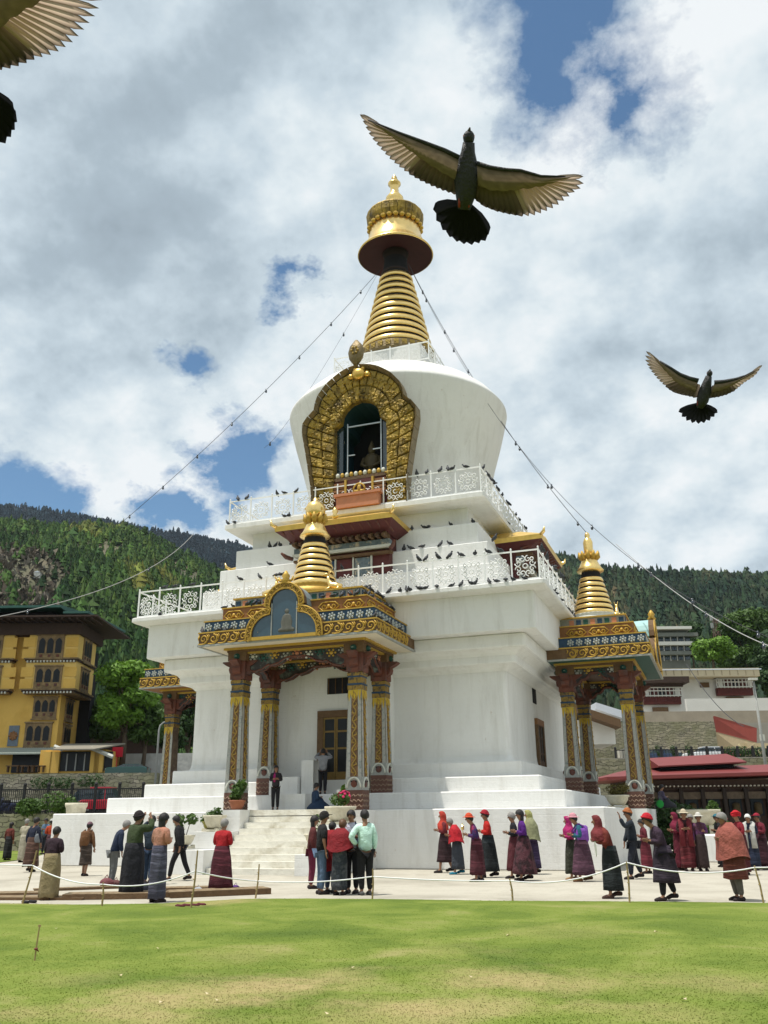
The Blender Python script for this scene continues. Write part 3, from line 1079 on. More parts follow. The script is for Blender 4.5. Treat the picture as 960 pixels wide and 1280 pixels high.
def build_column(root, x, y, zb, zt):
    """square painted column tapering upwards; parts in the porch frame"""
    h = zt - zb
    wb, wt = .32, .26
    # base with waves and an arch mask
    mb = MB()
    mb.box(x, y, zb + .32, wb * 2, wb * 2, .64)
    mb.build('column_base', waveM, root)
    for a in range(4):
        ca, sa = math.cos(a * PI / 2), math.sin(a * PI / 2)

        def W(u, d, z):
            return (x + u * ca + d * sa, y + u * sa - d * ca, z)
        mb = MB()
        mb.smooth = True
        for k in range(3):
            zz = zb + .12 + k * .17
            mb.tube([W(-wb + wb * 2 * i / 12, wb + .012, zz + .045 * math.sin(i * PI / 1.5 + k)) for i in range(13)], .013, 4)
        mb.build('wave_relief', WAVEP, root)
        mb = MB()
        mb.smooth = True
        mb.tube([W(.25 * math.cos(q), wb + .005, zb + .72 + .34 * math.sin(q)) for q in [PI * i / 10 for i in range(11)]], .035, 5)
        mb.build('mask_arch', PALEP, root)
        mb = MB()
        mb.smooth = True
        P = [W(0, wb - .02, zb + .86)]
        c0 = W(0, wb - .01, zb + .85)
        mb.sphere(c0[0], c0[1], c0[2], .13 if sa == 0 else .05, .05 if sa == 0 else .13, .13, 8, 5)
        mb.build('mask_face', REDW, root)
        mb = MB()
        for u_ in (-.09, .09):
            c0 = W(u_, wb + .02, zb + .93)
            mb.sphere(c0[0], c0[1], c0[2], .03, .03, .025, 6, 4)
        mb.build('mask_eyes', BLACK, root)
    mb = MB()
    mb.box(x, y, zb + .85, wb * 1.96, wb * 1.96, .46)
    mb.build('mask_block', GREYP, root)
    z0 = zb + 1.08
    z1 = zt - .62
    mb = MB()
    mb.box(x, y, (z0 + z1) / 2, wb * 1.86, wb * 1.86, z1 - z0, top=wt / wb)
    mb.build('column_shaft', shaftM, root)
    for a in (0, 1, 3):
        ca, sa = math.cos(a * PI / 2), math.sin(a * PI / 2)

        def W(u, d, z):
            f_ = (z - z0) / (z1 - z0)
            k_ = 1 + (wt / wb - 1) * f_
            return (x + (u * ca + d * sa) * k_, y + (u * sa - d * ca) * k_, z)
        for u0, u1, dd, mm, nm in ((-.285, -.15, .022, stripM, 'column_strip'), (.15, .285, .022, stripM, 'column_strip'), (-.14, .14, .012, panelM, 'column_panel')):
            mb = MB()
            d1 = wb * .93 + dd
            mb.rings([[W(u0, d1 - .05, z0), W(u0, d1, z0), W(u1, d1, z0), W(u1, d1 - .05, z0)], [W(u0, d1 - .05, z1), W(u0, d1, z1), W(u1, d1, z1), W(u1, d1 - .05, z1)]])
            mb.build(nm, mm, root)
        mb = MB()
        mb.smooth = True
        n_ = 26
        mb.tube([W(.085 * math.sin(i * PI / 2.3), wb * .93 + .03, z0 + (z1 - z0) * i / n_ * .985) for i in range(n_ + 1)], [.026] * (n_ + 1), 4)
        for i in range(11):
            zz = z0 + .12 + (z1 - z0 - .2) * i / 11
            s_ = 1 if i % 2 else -1
            mb.tube([W(-s_ * .02, wb * .93 + .03, zz), W(s_ * .10, wb * .93 + .035, zz + .05), W(s_ * .06, wb * .93 + .03, zz + .14)], [.03, .035, .012], 4)
        mb.build('dragon_vine', VINE, root)
        mb = MB()
        for k in range(5):
            u = -.24 + k * .12
            hh = .42 if k % 2 == 0 else .30
            A = [W(u - .06, wb * .93 + .02, z1 - .0), W(u + .06, wb * .93 + .02, z1 - .0), W(u + .05, wb * .93 + .05, z1 - hh * .5), W(u, wb * .93 + .04, z1 - hh), W(u - .05, wb * .93 + .05, z1 - hh * .5)]
            b_ = mb.pts(A)
            mb.face([b_ + q for q in range(5)])
        mb.build('tassel_petals', petalY, root)
    mb = MB()
    mb.box(x, y, z1 + .08, wt * 2.1, wt * 2.1, .16)
    mb.box(x, y, z1 + .36, wt * 1.96, wt * 1.96, .30)
    mb.box(x, y, z1 + .56, wt * 2.2, wt * 2.2, .12)
    mb.build('column_necking', NECK, root)
    mb = MB()
    mb.box(x, y, z1 + .20, wt * 2.16, wt * 2.16, .06)
    mb.box(x, y, z1 + .47, wt * 2.1, wt * 2.1, .05)
    mb.build('necking_band', BLUEP, root)


def bracket_profile(c, z0, z1, reach, n=4):
    """stepped, curled bow bracket; returns polygon (u, z)"""
    P = []
    for s_ in (1, -1):
        side = [(c + s_ * .30, z0), (c + s_ * .34, z0 + .16), (c + s_ * .30, z0 + .22), (c + s_ * .42, z0 + .30), (c + s_ * reach * .62, z0 + .44), (c + s_ * reach * .58, z0 + .52),
                (c + s_ * reach * .8, z0 + .60), (c + s_ * reach, z0 + .70), (c + s_ * reach * .98, z1)]
        P += side if s_ > 0 else side[::-1]
    return P


def build_porch(rz, soffit, glassM, kind):
    root = put('porch', None, stupa, rz=rz)
    A, D = 3.6, 12.24
    B = 7.9
    for x, y, zb in ((-2.39, -11.03, 1.92), (2.39, -11.03, 1.92), (-2.39, -8.59, 2.51), (2.39, -8.59, 2.51)):
        build_column(root, x, y, zb, 6.62)
    # brackets in both directions
    for x, y in ((-2.39, -11.03), (2.39, -11.03), (-2.39, -8.59), (2.39, -8.59)):
        mb = MB()
        mb.prism(bracket_profile(x, 6.62, 7.36, .74), 'y', y - .17, y + .17)
        mb.build('bow_bracket', REDW, root)
        mb = MB()
        mb.prism(bracket_profile(y, 6.62, 7.36, .70), 'x', x - .165, x + .165)
        mb.build('bow_bracket', REDW, root)
        mb = MB()
        mb.box(x, y, 7.0, .62, .62, .70)
        mb.build('capital_block', REDW, root)
        mb = MB()
        mb.box(x, y, 7.52, .78, .78, .36)
        mb.build('capital_cushion', BROWNW, root)
        for a in range(4):
            dx, dy = math.sin(a * PI / 2), -math.cos(a * PI / 2)
            mb = MB()
            mb.smooth = True
            mb.sphere(x + dx * .39, y + dy * .39, 7.5, .13, .13, .12, 8, 5)
            mb.build('capital_rosette', TEALP, root)
            mb = MB()
            mb.sphere(x + dx * .46, y + dy * .46, 7.5, .06, .06, .05, 6, 4)
            mb.build('rosette_heart', PALEP, root)
    # painted beams with cusped lower border: front, back and two flanks
    def cusped(L):
        """half profile of the lower edge, u from column face to centre"""
        return [(.30 * L / 2.1, 6.86), (.50 * L / 2.1, 6.98), (.62 * L / 2.1, 6.92), (.95 * L / 2.1, 7.0), (1.2 * L / 2.1, 7.16), (1.32 * L / 2.1, 7.12), (1.65 * L / 2.1, 7.2), (1.92 * L / 2.1, 7.36), (2.1 * L / 2.1, 7.40)]
    for axis, pos, L in (('y', -11.03, 2.1), ('y', -8.59, 2.1), ('x', -2.39, .98), ('x', 2.39, .98)):
        c0 = 0 if axis == 'y' else -9.81
        low = [(c0 - L + u - .30 * L / 2.1 + .0, z) for u, z in cusped(L)]
        full = [(c0 - L, 6.80)] + low + [(2 * c0 - u, z) for u, z in reversed(low)] + [(c0 + L, 6.80)]
        poly = full + [(c0 + L, 7.66), (c0 - L, 7.66)]
        mb = MB()
        mb.prism(poly, axis, pos - .11, pos + .11)
        mb.build('painted_beam', BEAMP, root)
        mb = MB()
        mb.smooth = True
        for off_ in (-.13, .13):
            P = [(u, pos + off_, z) if axis == 'y' else (pos + off_, u, z) for u, z in full]
            mb.tube(P, .042, 5)
        mb.build('beam_border', REDW, root)
        # carved rosettes and leaves on the beam
        nr = 9 if axis == 'y' else 4
        for k in range(nr):
            u = c0 - L + (k + .5) * 2 * L / nr
            z_ = 7.42 if k % 2 else 7.5
            for off_ in (-.12, .12):
                mb = MB()
                mb.smooth = True
                xx, yy = (u, pos + off_) if axis == 'y' else (pos + off_, u)
                mb.sphere(xx, yy, z_, .09 if axis == 'y' else .03, .03 if axis == 'y' else .09, .07, 8, 4)
                for q in range(6):
                    aa = q * PI / 3
                    du = .16 * math.cos(aa)
                    mb.sphere(xx + (du if axis == 'y' else 0), yy + (0 if axis == 'y' else du), z_ + .12 * math.sin(aa), .05 if axis == 'y' else .025, .025 if axis == 'y' else .05, .04, 6, 4)
                mb.build('beam_rosette', (PALEP, TEALP, GOLDP, GREYP, PINKP)[(k + (off_ > 0)) % 5], root)
    # gilded cornice stack below the soffit
    for k, (e, z0, z1, mm) in enumerate(((.30, 7.60, 7.66, GOLDP), (.42, 7.66, 7.74, BROWNW), (.52, 7.74, 7.82, GOLDP))):
        mb = MB()
        for y0, y1 in ((-11.03 - e, -11.03 + e), (-8.59 - e, -8.59 + e - .1)):
            mb.bb(-2.39 - e, 2.39 + e, y0, y1, z0, z1)
        for x0 in (-2.39, 2.39):
            mb.bb(x0 - e, x0 + e, -11.03 + e + .001, -8.59 - e - .001, z0 + .001, z1 - .001)
        mb.build('gilded_cornice', mm, root)
    mb = MB()
    mb.bb(-2.2, 2.2, -10.85, -8.4, 7.66, 7.76)
    mb.build('porch_ceiling', DARKW, root)
    mb = MB()
    mb.bb(-A + .03, A - .03, -D + .03, -B, 7.82, 7.9)
    mb.build('canopy_soffit', soffit, root)

    def band(a, d, z0, z1, mm, nm):
        mb = MB()
        mb.bb(-a, a, -d, -B, z0, z1)
        return mb.build(nm, mm, root)
    band(A, D, 7.86, 8.30, BROWNW, 'scroll_band')
    mb = MB()
    mb.bb(-A - .04, A + .04, -D - .04, -D + .06, 7.80, 7.87)
    for s_ in (-1, 1):
        mb.bb(min(s_ * (A - .06), s_ * (A + .04)), max(s_ * (A - .06), s_ * (A + .04)), -D + .06, -B, 7.80, 7.87)
    mb.build('drip_edge', GREYP, root)
    band(A + .03, D + .03, 8.30, 8.35, GOLDP, 'band_edge')
    band(A - .14, D - .14, 8.35, 8.76, BLUEP, 'lotus_band')
    band(A - .10, D - .10, 8.76, 8.80, GOLDP, 'band_edge')
    band(A - .62, D - .62, 8.80, 9.33, ORANGEP, 'medallion_band')
    band(A - .58, D - .58, 9.33, 9.38, GOLDP, 'band_edge')
    band(A - .95, D - .95, 9.38, 9.74, GREYP, 'inlay_band')
    band(A - .88, D - .88, 9.74, 9.80, GOLDP, 'band_edge')
    # relief on the bands: front and both flanks
    def along(a, d, z, step, meshes, skipc=0.0, B_=8.6, nm='scroll'):
        n_ = int(round(2 * a / step))
        st = 2 * a / n_
        for k in range(n_):
            u = -a + (k + .5) * st
            if abs(u) < skipc:
                continue
            put(nm, meshes[k % len(meshes)], root, (u, -d - .012, z))
        n_ = int((d - B_) / step)
        for s_ in (-1, 1):
            for k in range(n_):
                v = -d + (k + .5) * step
                put(nm, meshes[k % len(meshes)], root, (s_ * (a + .012), v, z), s_ * PI / 2)
    along(A, D, 8.08, .42, [scroll_mesh(.44, 1), scroll_mesh(.44, -1)], 1.25)
    along(A - .14, D - .14, 8.555, .36, [LOTUS], 1.35, nm='lotus')
    along(A - .62, D - .62, 9.06, .95, [MEDAL], 1.2, nm='medallion')
    along(A - .95, D - .95, 9.56, .30, sqs, .6, nm='inlay_square')
    # trefoil pediment with glass
    def lobe(k_, z0=7.95):
        """outline scaled outward by k_"""
        P = [(-1.30 - k_, z0 - .1)]
        for i in range(9):
            a = PI - i * PI / 2 / 8 * 1.0
            P.append((-.58 + (.72 + k_) * math.cos(a), z0 + .12 + (.70 + k_) * math.sin(a)))
        for i in range(11):
            a = PI - i * PI / 10
            P.append(((.58 + k_ * .9) * math.cos(a), 9.12 + (.58 + k_) * math.sin(a)))
        for i in range(9):
            a = PI / 2 - i * PI / 2 / 8
            P.append((.58 + (.72 + k_) * math.cos(a), z0 + .12 + (.70 + k_) * math.sin(a)))
        P.append((1.30 + k_, z0 - .1))
        # drop inner crossings
        Q = [P[0]]
        for p in P[1:]:
            if Q and math.hypot(p[0] - Q[-1][0], p[1] - Q[-1][1]) > .01:
                Q.append(p)
        return Q
    Pi, Po = lobe(0), lobe(.27)
    m0 = min(len(Pi), len(Po))
    Pi, Po = Pi[:m0], Po[:m0]
    mb = MB()
    yf, yb = -D - .10, -D + .14
    bi, bo = mb.pts([(x, yf, z) for x, z in Pi]), mb.pts([(x, yf, z) for x, z in Po])
    bi2, bo2 = mb.pts([(x, yb, z) for x, z in Pi]), mb.pts([(x, yb, z) for x, z in Po])
    for i in range(m0 - 1):
        mb.face((bi + i, bi + i + 1, bo + i + 1, bo + i))
        mb.face((bo + i, bo + i + 1, bo2 + i + 1, bo2 + i))
        mb.face((bi + i, bi + i + 1, bi2 + i + 1, bi2 + i))
    mb.build('pediment_frame', BROWNW, root)
    # barrel vault behind the pediment
    mb = MB()
    bo = mb.pts([(x * .995, yb - .02, z) for x, z in Po])
    bo2 = mb.pts([(x * .9, -10.9, z - .03) for x, z in Po])
    for i in range(m0 - 1):
        mb.face((bo + i, bo + i + 1, bo2 + i + 1, bo2 + i))
    mb.face([bo2 + i for i in range(m0)])
    mb.build('pediment_vault', mat('pale_teal_sheet', (.30, .50, .50), rough=.6, var=.15, scale=2) if kind != 'front' else mat('blue_grey_sheet', (.22, .27, .30), rough=.5, var=.2, scale=2), root)
    for k_, rr in ((.03, .03), (.25, .035)):
        mb = MB()
        mb.smooth = True
        mb.tube([(x, yf - .01, z) for x, z in lobe(k_)], rr, 5)
        mb.build('pediment_moulding', GOLDP, root)
    Pm = lobe(.135)
    L_ = [0]
    for i in range(1, len(Pm)):
        L_.append(L_[-1] + math.hypot(Pm[i][0] - Pm[i - 1][0], Pm[i][1] - Pm[i - 1][1]))
    nn = int(L_[-1] / .17)
    sm_ = scroll_mesh(.20, 1)
    for k in range(nn):
        s_ = (k + .5) * L_[-1] / nn
        x_, z_ = np.interp(s_, L_, [p[0] for p in Pm]), np.interp(s_, L_, [p[1] for p in Pm])
        o = put('pediment_scroll', sm_, root, (x_, yf - .02, z_), rot=(0, random.random() * 6, 0))
    sillm = MB()
    sillm.bb(-1.45, 1.45, yf - .02, yb, 7.86, 7.98)
    sillm.build('pediment_sill', GOLDP, root)
    # three glass panes and the two mullions
    for x0, x1 in ((-1.32, -.53), (-.49, .49), (.53, 1.32)):
        P = [(x0, 7.98)]
        n_ = 10
        for i in range(n_ + 1):
            x = x0 + (x1 - x0) * i / n_
            zs = []
            if abs(x) < .58:
                zs.append(9.12 + math.sqrt(max(0, .58 ** 2 - x * x)))
            q = abs(x) - .58
            if abs(q) < .72:
                zs.append(8.07 + .70 * math.sqrt(max(0, 1 - (q / .72) ** 2)))
            P.append((x, max(zs + [8.0])))
        P.append((x1, 7.98))
        mb = MB()
        mb.prism(P, 'y', -D - .05, -D - .03)
        mb.build('pane', glassM, root)
    for x_ in (-.51, .51):
        mb = MB()
        mb.bb(x_ - .02, x_ + .02, -D - .08, -D - .04, 7.98, 9.2)
        mb.build('mullion', GREYP, root)
    if kind == 'front':
        mb = MB()
        mb.smooth = True
        mb.lathe([(.32, 8.1), (.34, 8.2), (.2, 8.28), (.24, 8.45), (.16, 8.7), (.05, 8.78)], 12, (.1, -D - .05), sy=.10)
        mb.sphere(.1, -D - .05, 8.86, .09, .02, .1, 8, 6)
        mb.build('statue_behind_glass', mat('dim_statue', (.10, .10, .085), var=.5, scale=8), root)
    # crest on the pediment
    mb = MB()
    mb.smooth = True
    mb.lathe([(.12, 9.92), (.20, 10.02), (.12, 10.12), (.16, 10.22), (.03, 10.42)], 10, (0, -D + .0))
    for s_ in (-1, 1):
        mb.tube([(s_ * .1, -D, 9.97), (s_ * .25, -D, 10.05), (s_ * .3, -D, 10.2)], [.06, .05, .02], 5)
    mb.build('pediment_crest', GOLDP, root)
    # spire of the porch
    sy_ = -9.72
    mb = MB()
    mb.smooth = True
    mb.lathe([(1.25, 9.8), (1.25, 10.12), (1.0, 10.14), (.98, 10.3), (1.02, 10.36)], 32, (0, sy_))
    mb.build('spire_drum', PALEP if kind != 'front' else GOLDP, root)
    mb = MB()
    mb.lathe([(.90, 10.3), (.46, 12.2), (.40, 12.5)], 24, (0, sy_))
    mb.build('spire_core', BLACK, root)
    for k in range(7):
        f0 = k / 7
        f1 = (k + .70) / 7
        za, zb_ = 10.36 + 1.86 * f0, 10.36 + 1.86 * f1
        ra, rb = .94 - .45 * f0 ** 1.0, .94 - .45 * f1
        mb = MB()
        mb.smooth = True
        mb.lathe([(ra - .08, za + .01), (ra - .005, za), (ra + .01, za + .03), (rb + .01, zb_ - .03), (rb - .02, zb_), (rb - .25, zb_)], 36, (0, sy_))
        mb.build('spire_ring', GOLDB, root)
    mb = MB()
    mb.smooth = True
    mb.lathe([(.40, 12.40), (.60, 12.46), (.63, 12.5), (.50, 12.68), (.38, 12.95), (.34, 13.1)], 36, (0, sy_))
    mb.build('spire_bell', GOLDB, root)
    mb = MB()
    for q in range(10):
        a = q * PI / 5
        mb.smooth = True
        mb.tube([(.28 * math.cos(a), sy_ + .28 * math.sin(a), 13.05), (.42 * math.cos(a), sy_ + .42 * math.sin(a), 13.2), (.47 * math.cos(a), sy_ + .47 * math.sin(a), 13.42)], [.11, .12, .03], 6)
    mb.lathe([(.3, 13.0), (.36, 13.2), (.3, 13.3)], 16, (0, sy_))
    mb.build('lotus_crown', GOLDP, root)
    mb = MB()
    mb.smooth = True
    if kind == 'front':
        mb.lathe([(.28, 13.25), (.40, 13.45), (.42, 13.7), (.32, 13.92), (.12, 14.0), (.11, 14.12), (.02, 14.2)], 20, (0, sy_))
        mb.tube([(.40 * math.cos(a), sy_ - .18, 13.6 + .26 * math.sin(a)) for a in [PI * i / 6 - .2 for i in range(7)]], .04, 5)
    else:
        mb.lathe([(.2, 13.2), (.21, 13.5), (.23, 13.9), (.16, 14.1), (.09, 14.14), (.13, 14.24), (.10, 14.36), (.02, 14.42)], 16, (0, sy_))
    mb.build('spire_jewel', GOLDB, root)
    # kneeling gilded deer beside the spire
    for s_ in (-1, 1):
        mb = MB()
        mb.smooth = True
        X = s_ * 1.35
        Y = -10.85
        mb.tube([(X + s_ * .32, Y, 9.98), (X + s_ * .1, Y, 10.02), (X - s_ * .14, Y, 10.08), (X - s_ * .24, Y, 10.3), (X - s_ * .26, Y, 10.48)], [.10, .14, .13, .07, .055], 8)
        mb.tube([(X - s_ * .24, Y, 10.5), (X - s_ * .36, Y, 10.53), (X - s_ * .45, Y, 10.5)], [.07, .06, .03], 7)
        for e in (-.04, .04):
            mb.tube([(X - s_ * .22, Y + e, 10.54), (X - s_ * .18, Y + e * 2, 10.68)], [.025, .01], 5)
            mb.tube([(X - s_ * .12, Y + e * 2, 9.98), (X - s_ * .34, Y + e * 2, 9.9), (X - s_ * .16, Y + e * 2, 9.84)], [.045, .035, .03], 5)
            mb.tube([(X + s_ * .25, Y + e * 2, 9.95), (X + s_ * .05, Y + e * 2, 9.84), (X + s_ * .2, Y + e * 2, 9.83)], [.06, .04, .03], 5)
        mb.build('gilded_deer', GOLDB, root)
    # projecting entrance bay behind the columns, with its door
    YD, XD, ZB = (-8.05, 0.0, 3.05) if kind == 'front' else (-6.99, -1.35, 3.62)
    if kind == 'front':
        mb = MB()
        mb.bb(-2.35, 2.35, -8.05, -6.9, 2.5, 7.84)
        mb.build('entrance_bay', WHITE, root)
    mb = MB()
    mb.bb(XD - .45, XD + 1.05, YD - .05, YD + .05, ZB, 5.66)
    mb.build('door_recess', BLACK, root)
    for x0, x1, z0, z1 in ((-.48, -.22, ZB, 5.43), (.86, 1.1, ZB, 5.43), (-.48, 1.1, 5.44, 5.7)):
        mb = MB()
        mb.bb(XD + x0, XD + x1, YD - .13, YD + .01, z0, z1)
        mb.build('door_frame', BROWNW if z0 < 5 or kind == 'front' else ORANGEP, root)
    for x0 in (XD - .22, XD + .33):
        mb = MB()
        for a0, a1, b0, b1 in ((x0, x0 + .06, ZB + .01, 5.43), (x0 + .47, x0 + .53, ZB + .01, 5.43), (x0 + .06, x0 + .47, ZB + .01, ZB + .3), (x0 + .06, x0 + .47, 4.2, 4.27), (x0 + .06, x0 + .47, 4.85, 4.92), (x0 + .06, x0 + .47, 5.36, 5.43)):
            mb.bb(a0, a1, YD - .10, YD - .03, b0, b1)
        mb.build('door_leaf', mat('dull_gold_door', (.20, .13, .04), var=.4, scale=8) if kind == 'front' else DARKW, root)
        mb = MB()
        mb.bb(x0 + .06, x0 + .47, YD - .075, YD - .055, ZB + .3, 5.36)
        mb.build('door_glass', PANED, root)
    mb = MB()
    mb.bb(XD - .1 if kind == 'front' else -1.95, XD + 1.1 if kind == 'front' else -1.25, YD - .04, YD + .05, 6.35, 6.98)
    mb.build('vent_opening', BLACK, root)
    if kind == 'front':
        for k in range(4):
            mb = MB()
            mb.bb(-.05 + k * .3, -.02 + k * .3, YD - .07, YD - .03, 6.36, 6.97)
            mb.build('vent_bar', BROWNW, root)
    mb = MB()
    mb.bb(-2.95, 2.95, -11.42, -10.7, 0, 1.905)
    mb.build('porch_pier', WHITE, root)
    return root


build_porch(0, CREAMP, BLUEG, 'front')
build_porch(PI / 2, TEALP, BLUEG, 'right')
build_porch(-PI / 2, ORANGEP, BLUEG, 'left')

# front steps, parapets and seats
STEPM = mat('step_limewash', (.70, .68, .60), rough=.85, var=.15, scale=2.5, bump=.4, color2=(.42, .38, .28), thr=.62, soft=.12)
for k in range(10):
    mb = MB()
    z1 = 1.92 - k * .192
    mb.bb(-1.25, 1.88, -11.40 - (k + 1) * .335, -11.44 if k else -11.40, z1 - .192, z1 - .004)
    if k:
        S('step', mb, STEPM)
mb = MB()
mb.bb(-1.6, 1.7, -12.0, -10.6, 1.75, 1.94)
S('landing', mb, STEPM)
for x0, x1, y0, y1, z1 in ((-2.55, -1.27, -12.7, -11.44, 1.95), (-2.75, -1.28, -13.7, -12.72, 1.25), (-2.85, -1.29, -14.9, -13.72, .72), (1.90, 2.72, -12.9, -11.44, 1.45), (1.92, 3.0, -14.95, -13.6, .60), (1.91, 2.9, -13.58, -12.92, 1.0)):
    mb = MB()
    mb.bb(x0, x1, y0, y1, 0, z1)
    S('stair_parapet', mb, WHITE)
for x0, x1, y0, y1, z0, z1 in ((-1.9, -.7, -9.4, -8.6, 2.51, 3.15), (-.65, -.15, -9.2, -8.5, 2.51, 3.75), (1.55, 1.95, -10.9, -10.4, 1.92, 2.6), (-1.2, .1, -10.4, -9.3, 1.92, 2.5)):
    mb = MB()
    mb.bb(x0, x1, y0, y1, z0, z1)
    S('white_block', mb, WHITE)
# ================================================================== PEOPLE
SKIN = mat('skin', (.26, .135, .08), rough=.55, var=.08, bump=0, spec=.3)
HAIR = mat('black_hair', (.012, .010, .010), rough=.5, var=.3, scale=30, bump=.3)
GREYH = mat('grey_hair', (.22, .21, .20), rough=.6, var=.3, scale=30, bump=.3)
BROWNH = mat('brown_hair', (.10, .045, .02), rough=.5, var=.3, scale=30)
EYE = mat('eye', (.02, .015, .012), rough=.2, var=0, bump=0)
CLOTH = {}


def cloth(c, c2=None, rough=.85, scale=14):
    k = (c, c2)
    if k not in CLOTH:
        CLOTH[k] = mat('cloth_%d' % len(CLOTH), tuple(x * .62 for x in c), rough=rough, var=.4, scale=scale * .6, bump=.9, bscale=9, color2=c2, thr=.5, soft=.06)
    return CLOTH[k]


def skin_obj(name, V, E, Rr, m_, parent, sub=1):
    me = bpy.data.meshes.new(name)
    me.from_pydata([tuple(v) for v in V], E, [])
    me.materials.append(m_)
    o = put(name, me, parent)
    md = o.modifiers.new('skin', 'SKIN')
    md.use_smooth_shade = True
    md.branch_smoothing = .6
    sv = me.skin_vertices[0].data
    for i, r_ in enumerate(Rr):
        sv[i].radius = r_ if isinstance(r_, tuple) else (r_, r_)
        sv[i].use_root = (i == 0)
    sb = o.modifiers.new('sub', 'SUBSURF')
    sb.levels = sub
    sb.render_levels = sub
    return o


NP = [0]


def person(px, py, head, label, top=(.1, .1, .1), skirt=None, trousers=None, hairc=HAIR, hat=None, heading=270, arms='fold', walk=0.0,
           H=None, long_top=0.13, lean=0.0, shoe=(.03, .02, .02), scarf=None, hood=None, pos=None, top2=None, skirt2=None, skirt_len=.10, bag=None, hairlong=False,
           z=0.0, flare=.015, sleeve=None, group='people walking and praying around the stupa', sit=False, backpack=None, cape=None, stout=1.0, extra=None):
    NP[0] += 1
    rnd = random.Random(NP[0] * 13)
    if pos is None:
        p = gnd(px, py, z)
    else:
        p = Vector(pos)
    d = math.hypot(p.x - CAM.x, p.y - CAM.y)
    if H is None:
        r_ = ray(px, head)
        H = (CAM.z + r_.z * d / math.hypot(r_.x, r_.y)) - z
        H = max(1.46, min(1.80, H))
    a = R(heading)
    dirv = FWD0 * math.cos(a) + RIGHT0 * math.sin(a)
    rz = math.atan2(dirv.x, -dirv.y)
    root = thing('person', label, 'person', (p.x, p.y, z), rz, group)
    s = H / 1.70
    if walk > .25 and skirt_len < .16:
        skirt_len = .17
    hipz = .90 * s if not sit else .16
    st = walk * .26 * s
    ln = lean
    # joints, facing -y
    chest = Vector((0, -.02 - ln * .30, hipz + .40 * s))
    waist = Vector((0, -ln * .08, hipz + .14 * s))
    neck = Vector((0, -.03 - ln * .48, hipz + .575 * s))
    headc = Vector((0, -.07 - ln * .62, hipz + .682 * s))
    topv = Vector((0, -.05 - ln * .64, hipz + .755 * s))
    hip = Vector((0, 0, hipz))
    fat = stout * 1.13
    V, E, Q = [], [], []

    def add(v, r_, par=None):
        V.append(Vector(v))
        Q.append(r_)
        if par is not None:
            E.append((par, len(V) - 1))
        return len(V) - 1
    i0 = add(hip, (.125 * s, .10 * s))
    i1 = add(waist, (.12 * s, .09 * s), i0)
    i2 = add(chest, (.14 * s, .095 * s), i1)
    i3 = add(neck, .052 * s, i2)
    i4 = add(headc + Vector((0, .0, -.055 * s)), (.066 * s, .080 * s), i3)
    i5 = add(headc + Vector((0, .005, .02 * s)), (.082 * s, .098 * s), i4)
    i6 = add(topv, (.064 * s, .078 * s), i5)
    # arms
    arm_pts = []
    for sd in (-1, 1):
        sh = chest + Vector((sd * .165 * s, 0, .085 * s))
        mode = arms if isinstance(arms, str) else arms[0 if sd < 0 else 1]
        if mode == 'down':
            el = sh + Vector((sd * .05, .03 + .10 * walk * sd, -.27 * s))
            wr = el + Vector((sd * .0, -.06 + .10 * walk * sd, -.23 * s))
            hd = Vector((0, -.02, -1))
        elif mode == 'fold':
            el = sh + Vector((sd * .05, .01, -.26 * s))
            wr = el + Vector((-sd * .11, -.175 * s, .055 * s))
            hd = Vector((-sd * .7, -.7, .1)).normalized()
        elif mode == 'up':
            el = sh + Vector((sd * .16, -.16 * s, -.02 * s))
            wr = el + Vector((-sd * .17, -.10 * s, .20 * s))
            hd = Vector((-sd * .5, .1, .85)).normalized()
        elif mode == 'raise':
            el = sh + Vector((sd * .04, -.20 * s, -.12 * s))
            wr = el + Vector((0, -.10 * s, .22 * s))
            hd = Vector((0, -.2, 1)).normalized()
        elif mode == 'hip':
            el = sh + Vector((sd * .20, .06, -.24 * s))
            wr = el + Vector((-sd * .18, -.08, -.14 * s))
            hd = Vector((-sd * .6, -.4, -.5)).normalized()
        elif mode == 'back':
            el = sh + Vector((sd * .09, .10, -.25 * s))
            wr = el + Vector((-sd * .17, .11, -.10 * s))
            hd = Vector((-sd, .1, -.1)).normalized()
        elif mode == 'reach':
            el = sh + Vector((sd * .12, -.12 * s, -.05 * s))
            wr = el + Vector((sd * .06, -.22 * s, .03 * s))
            hd = Vector((0, -1, 0))
        arm_pts.append((sh, el, wr, hd, sd))
        j1 = add(sh, .052 * s, i2)
        j2 = add(el, .040 * s, j1)
        j3 = add(wr, .027 * s, j2)
        side = hd.cross(Vector((0, 1, .3))).normalized()
        palm = wr + hd * .055 * s
        j4 = add(palm, (.030 * s, .018 * s), j3)
        for q, (off_, L_) in enumerate(((-.030, .072), (-.010, .085), (.010, .080), (.028, .064))):
            f1 = add(palm + hd * .035 * s + side * off_ * s, .0095 * s, j4)
            f2 = add(palm + hd * (.035 + L_ * .6) * s + side * off_ * 1.15 * s + Vector((0, -.012, 0)), .0085 * s, f1)
            add(palm + hd * (.03 + L_ * .85) * s + side * off_ * 1.1 * s + Vector((0, -.034, 0)), .007 * s, f2)
        th = add(wr + hd * .035 * s - side * .04 * s, .011 * s, j4)
        add(wr + hd * .075 * s - side * .058 * s, .008 * s, th)
    feet = []
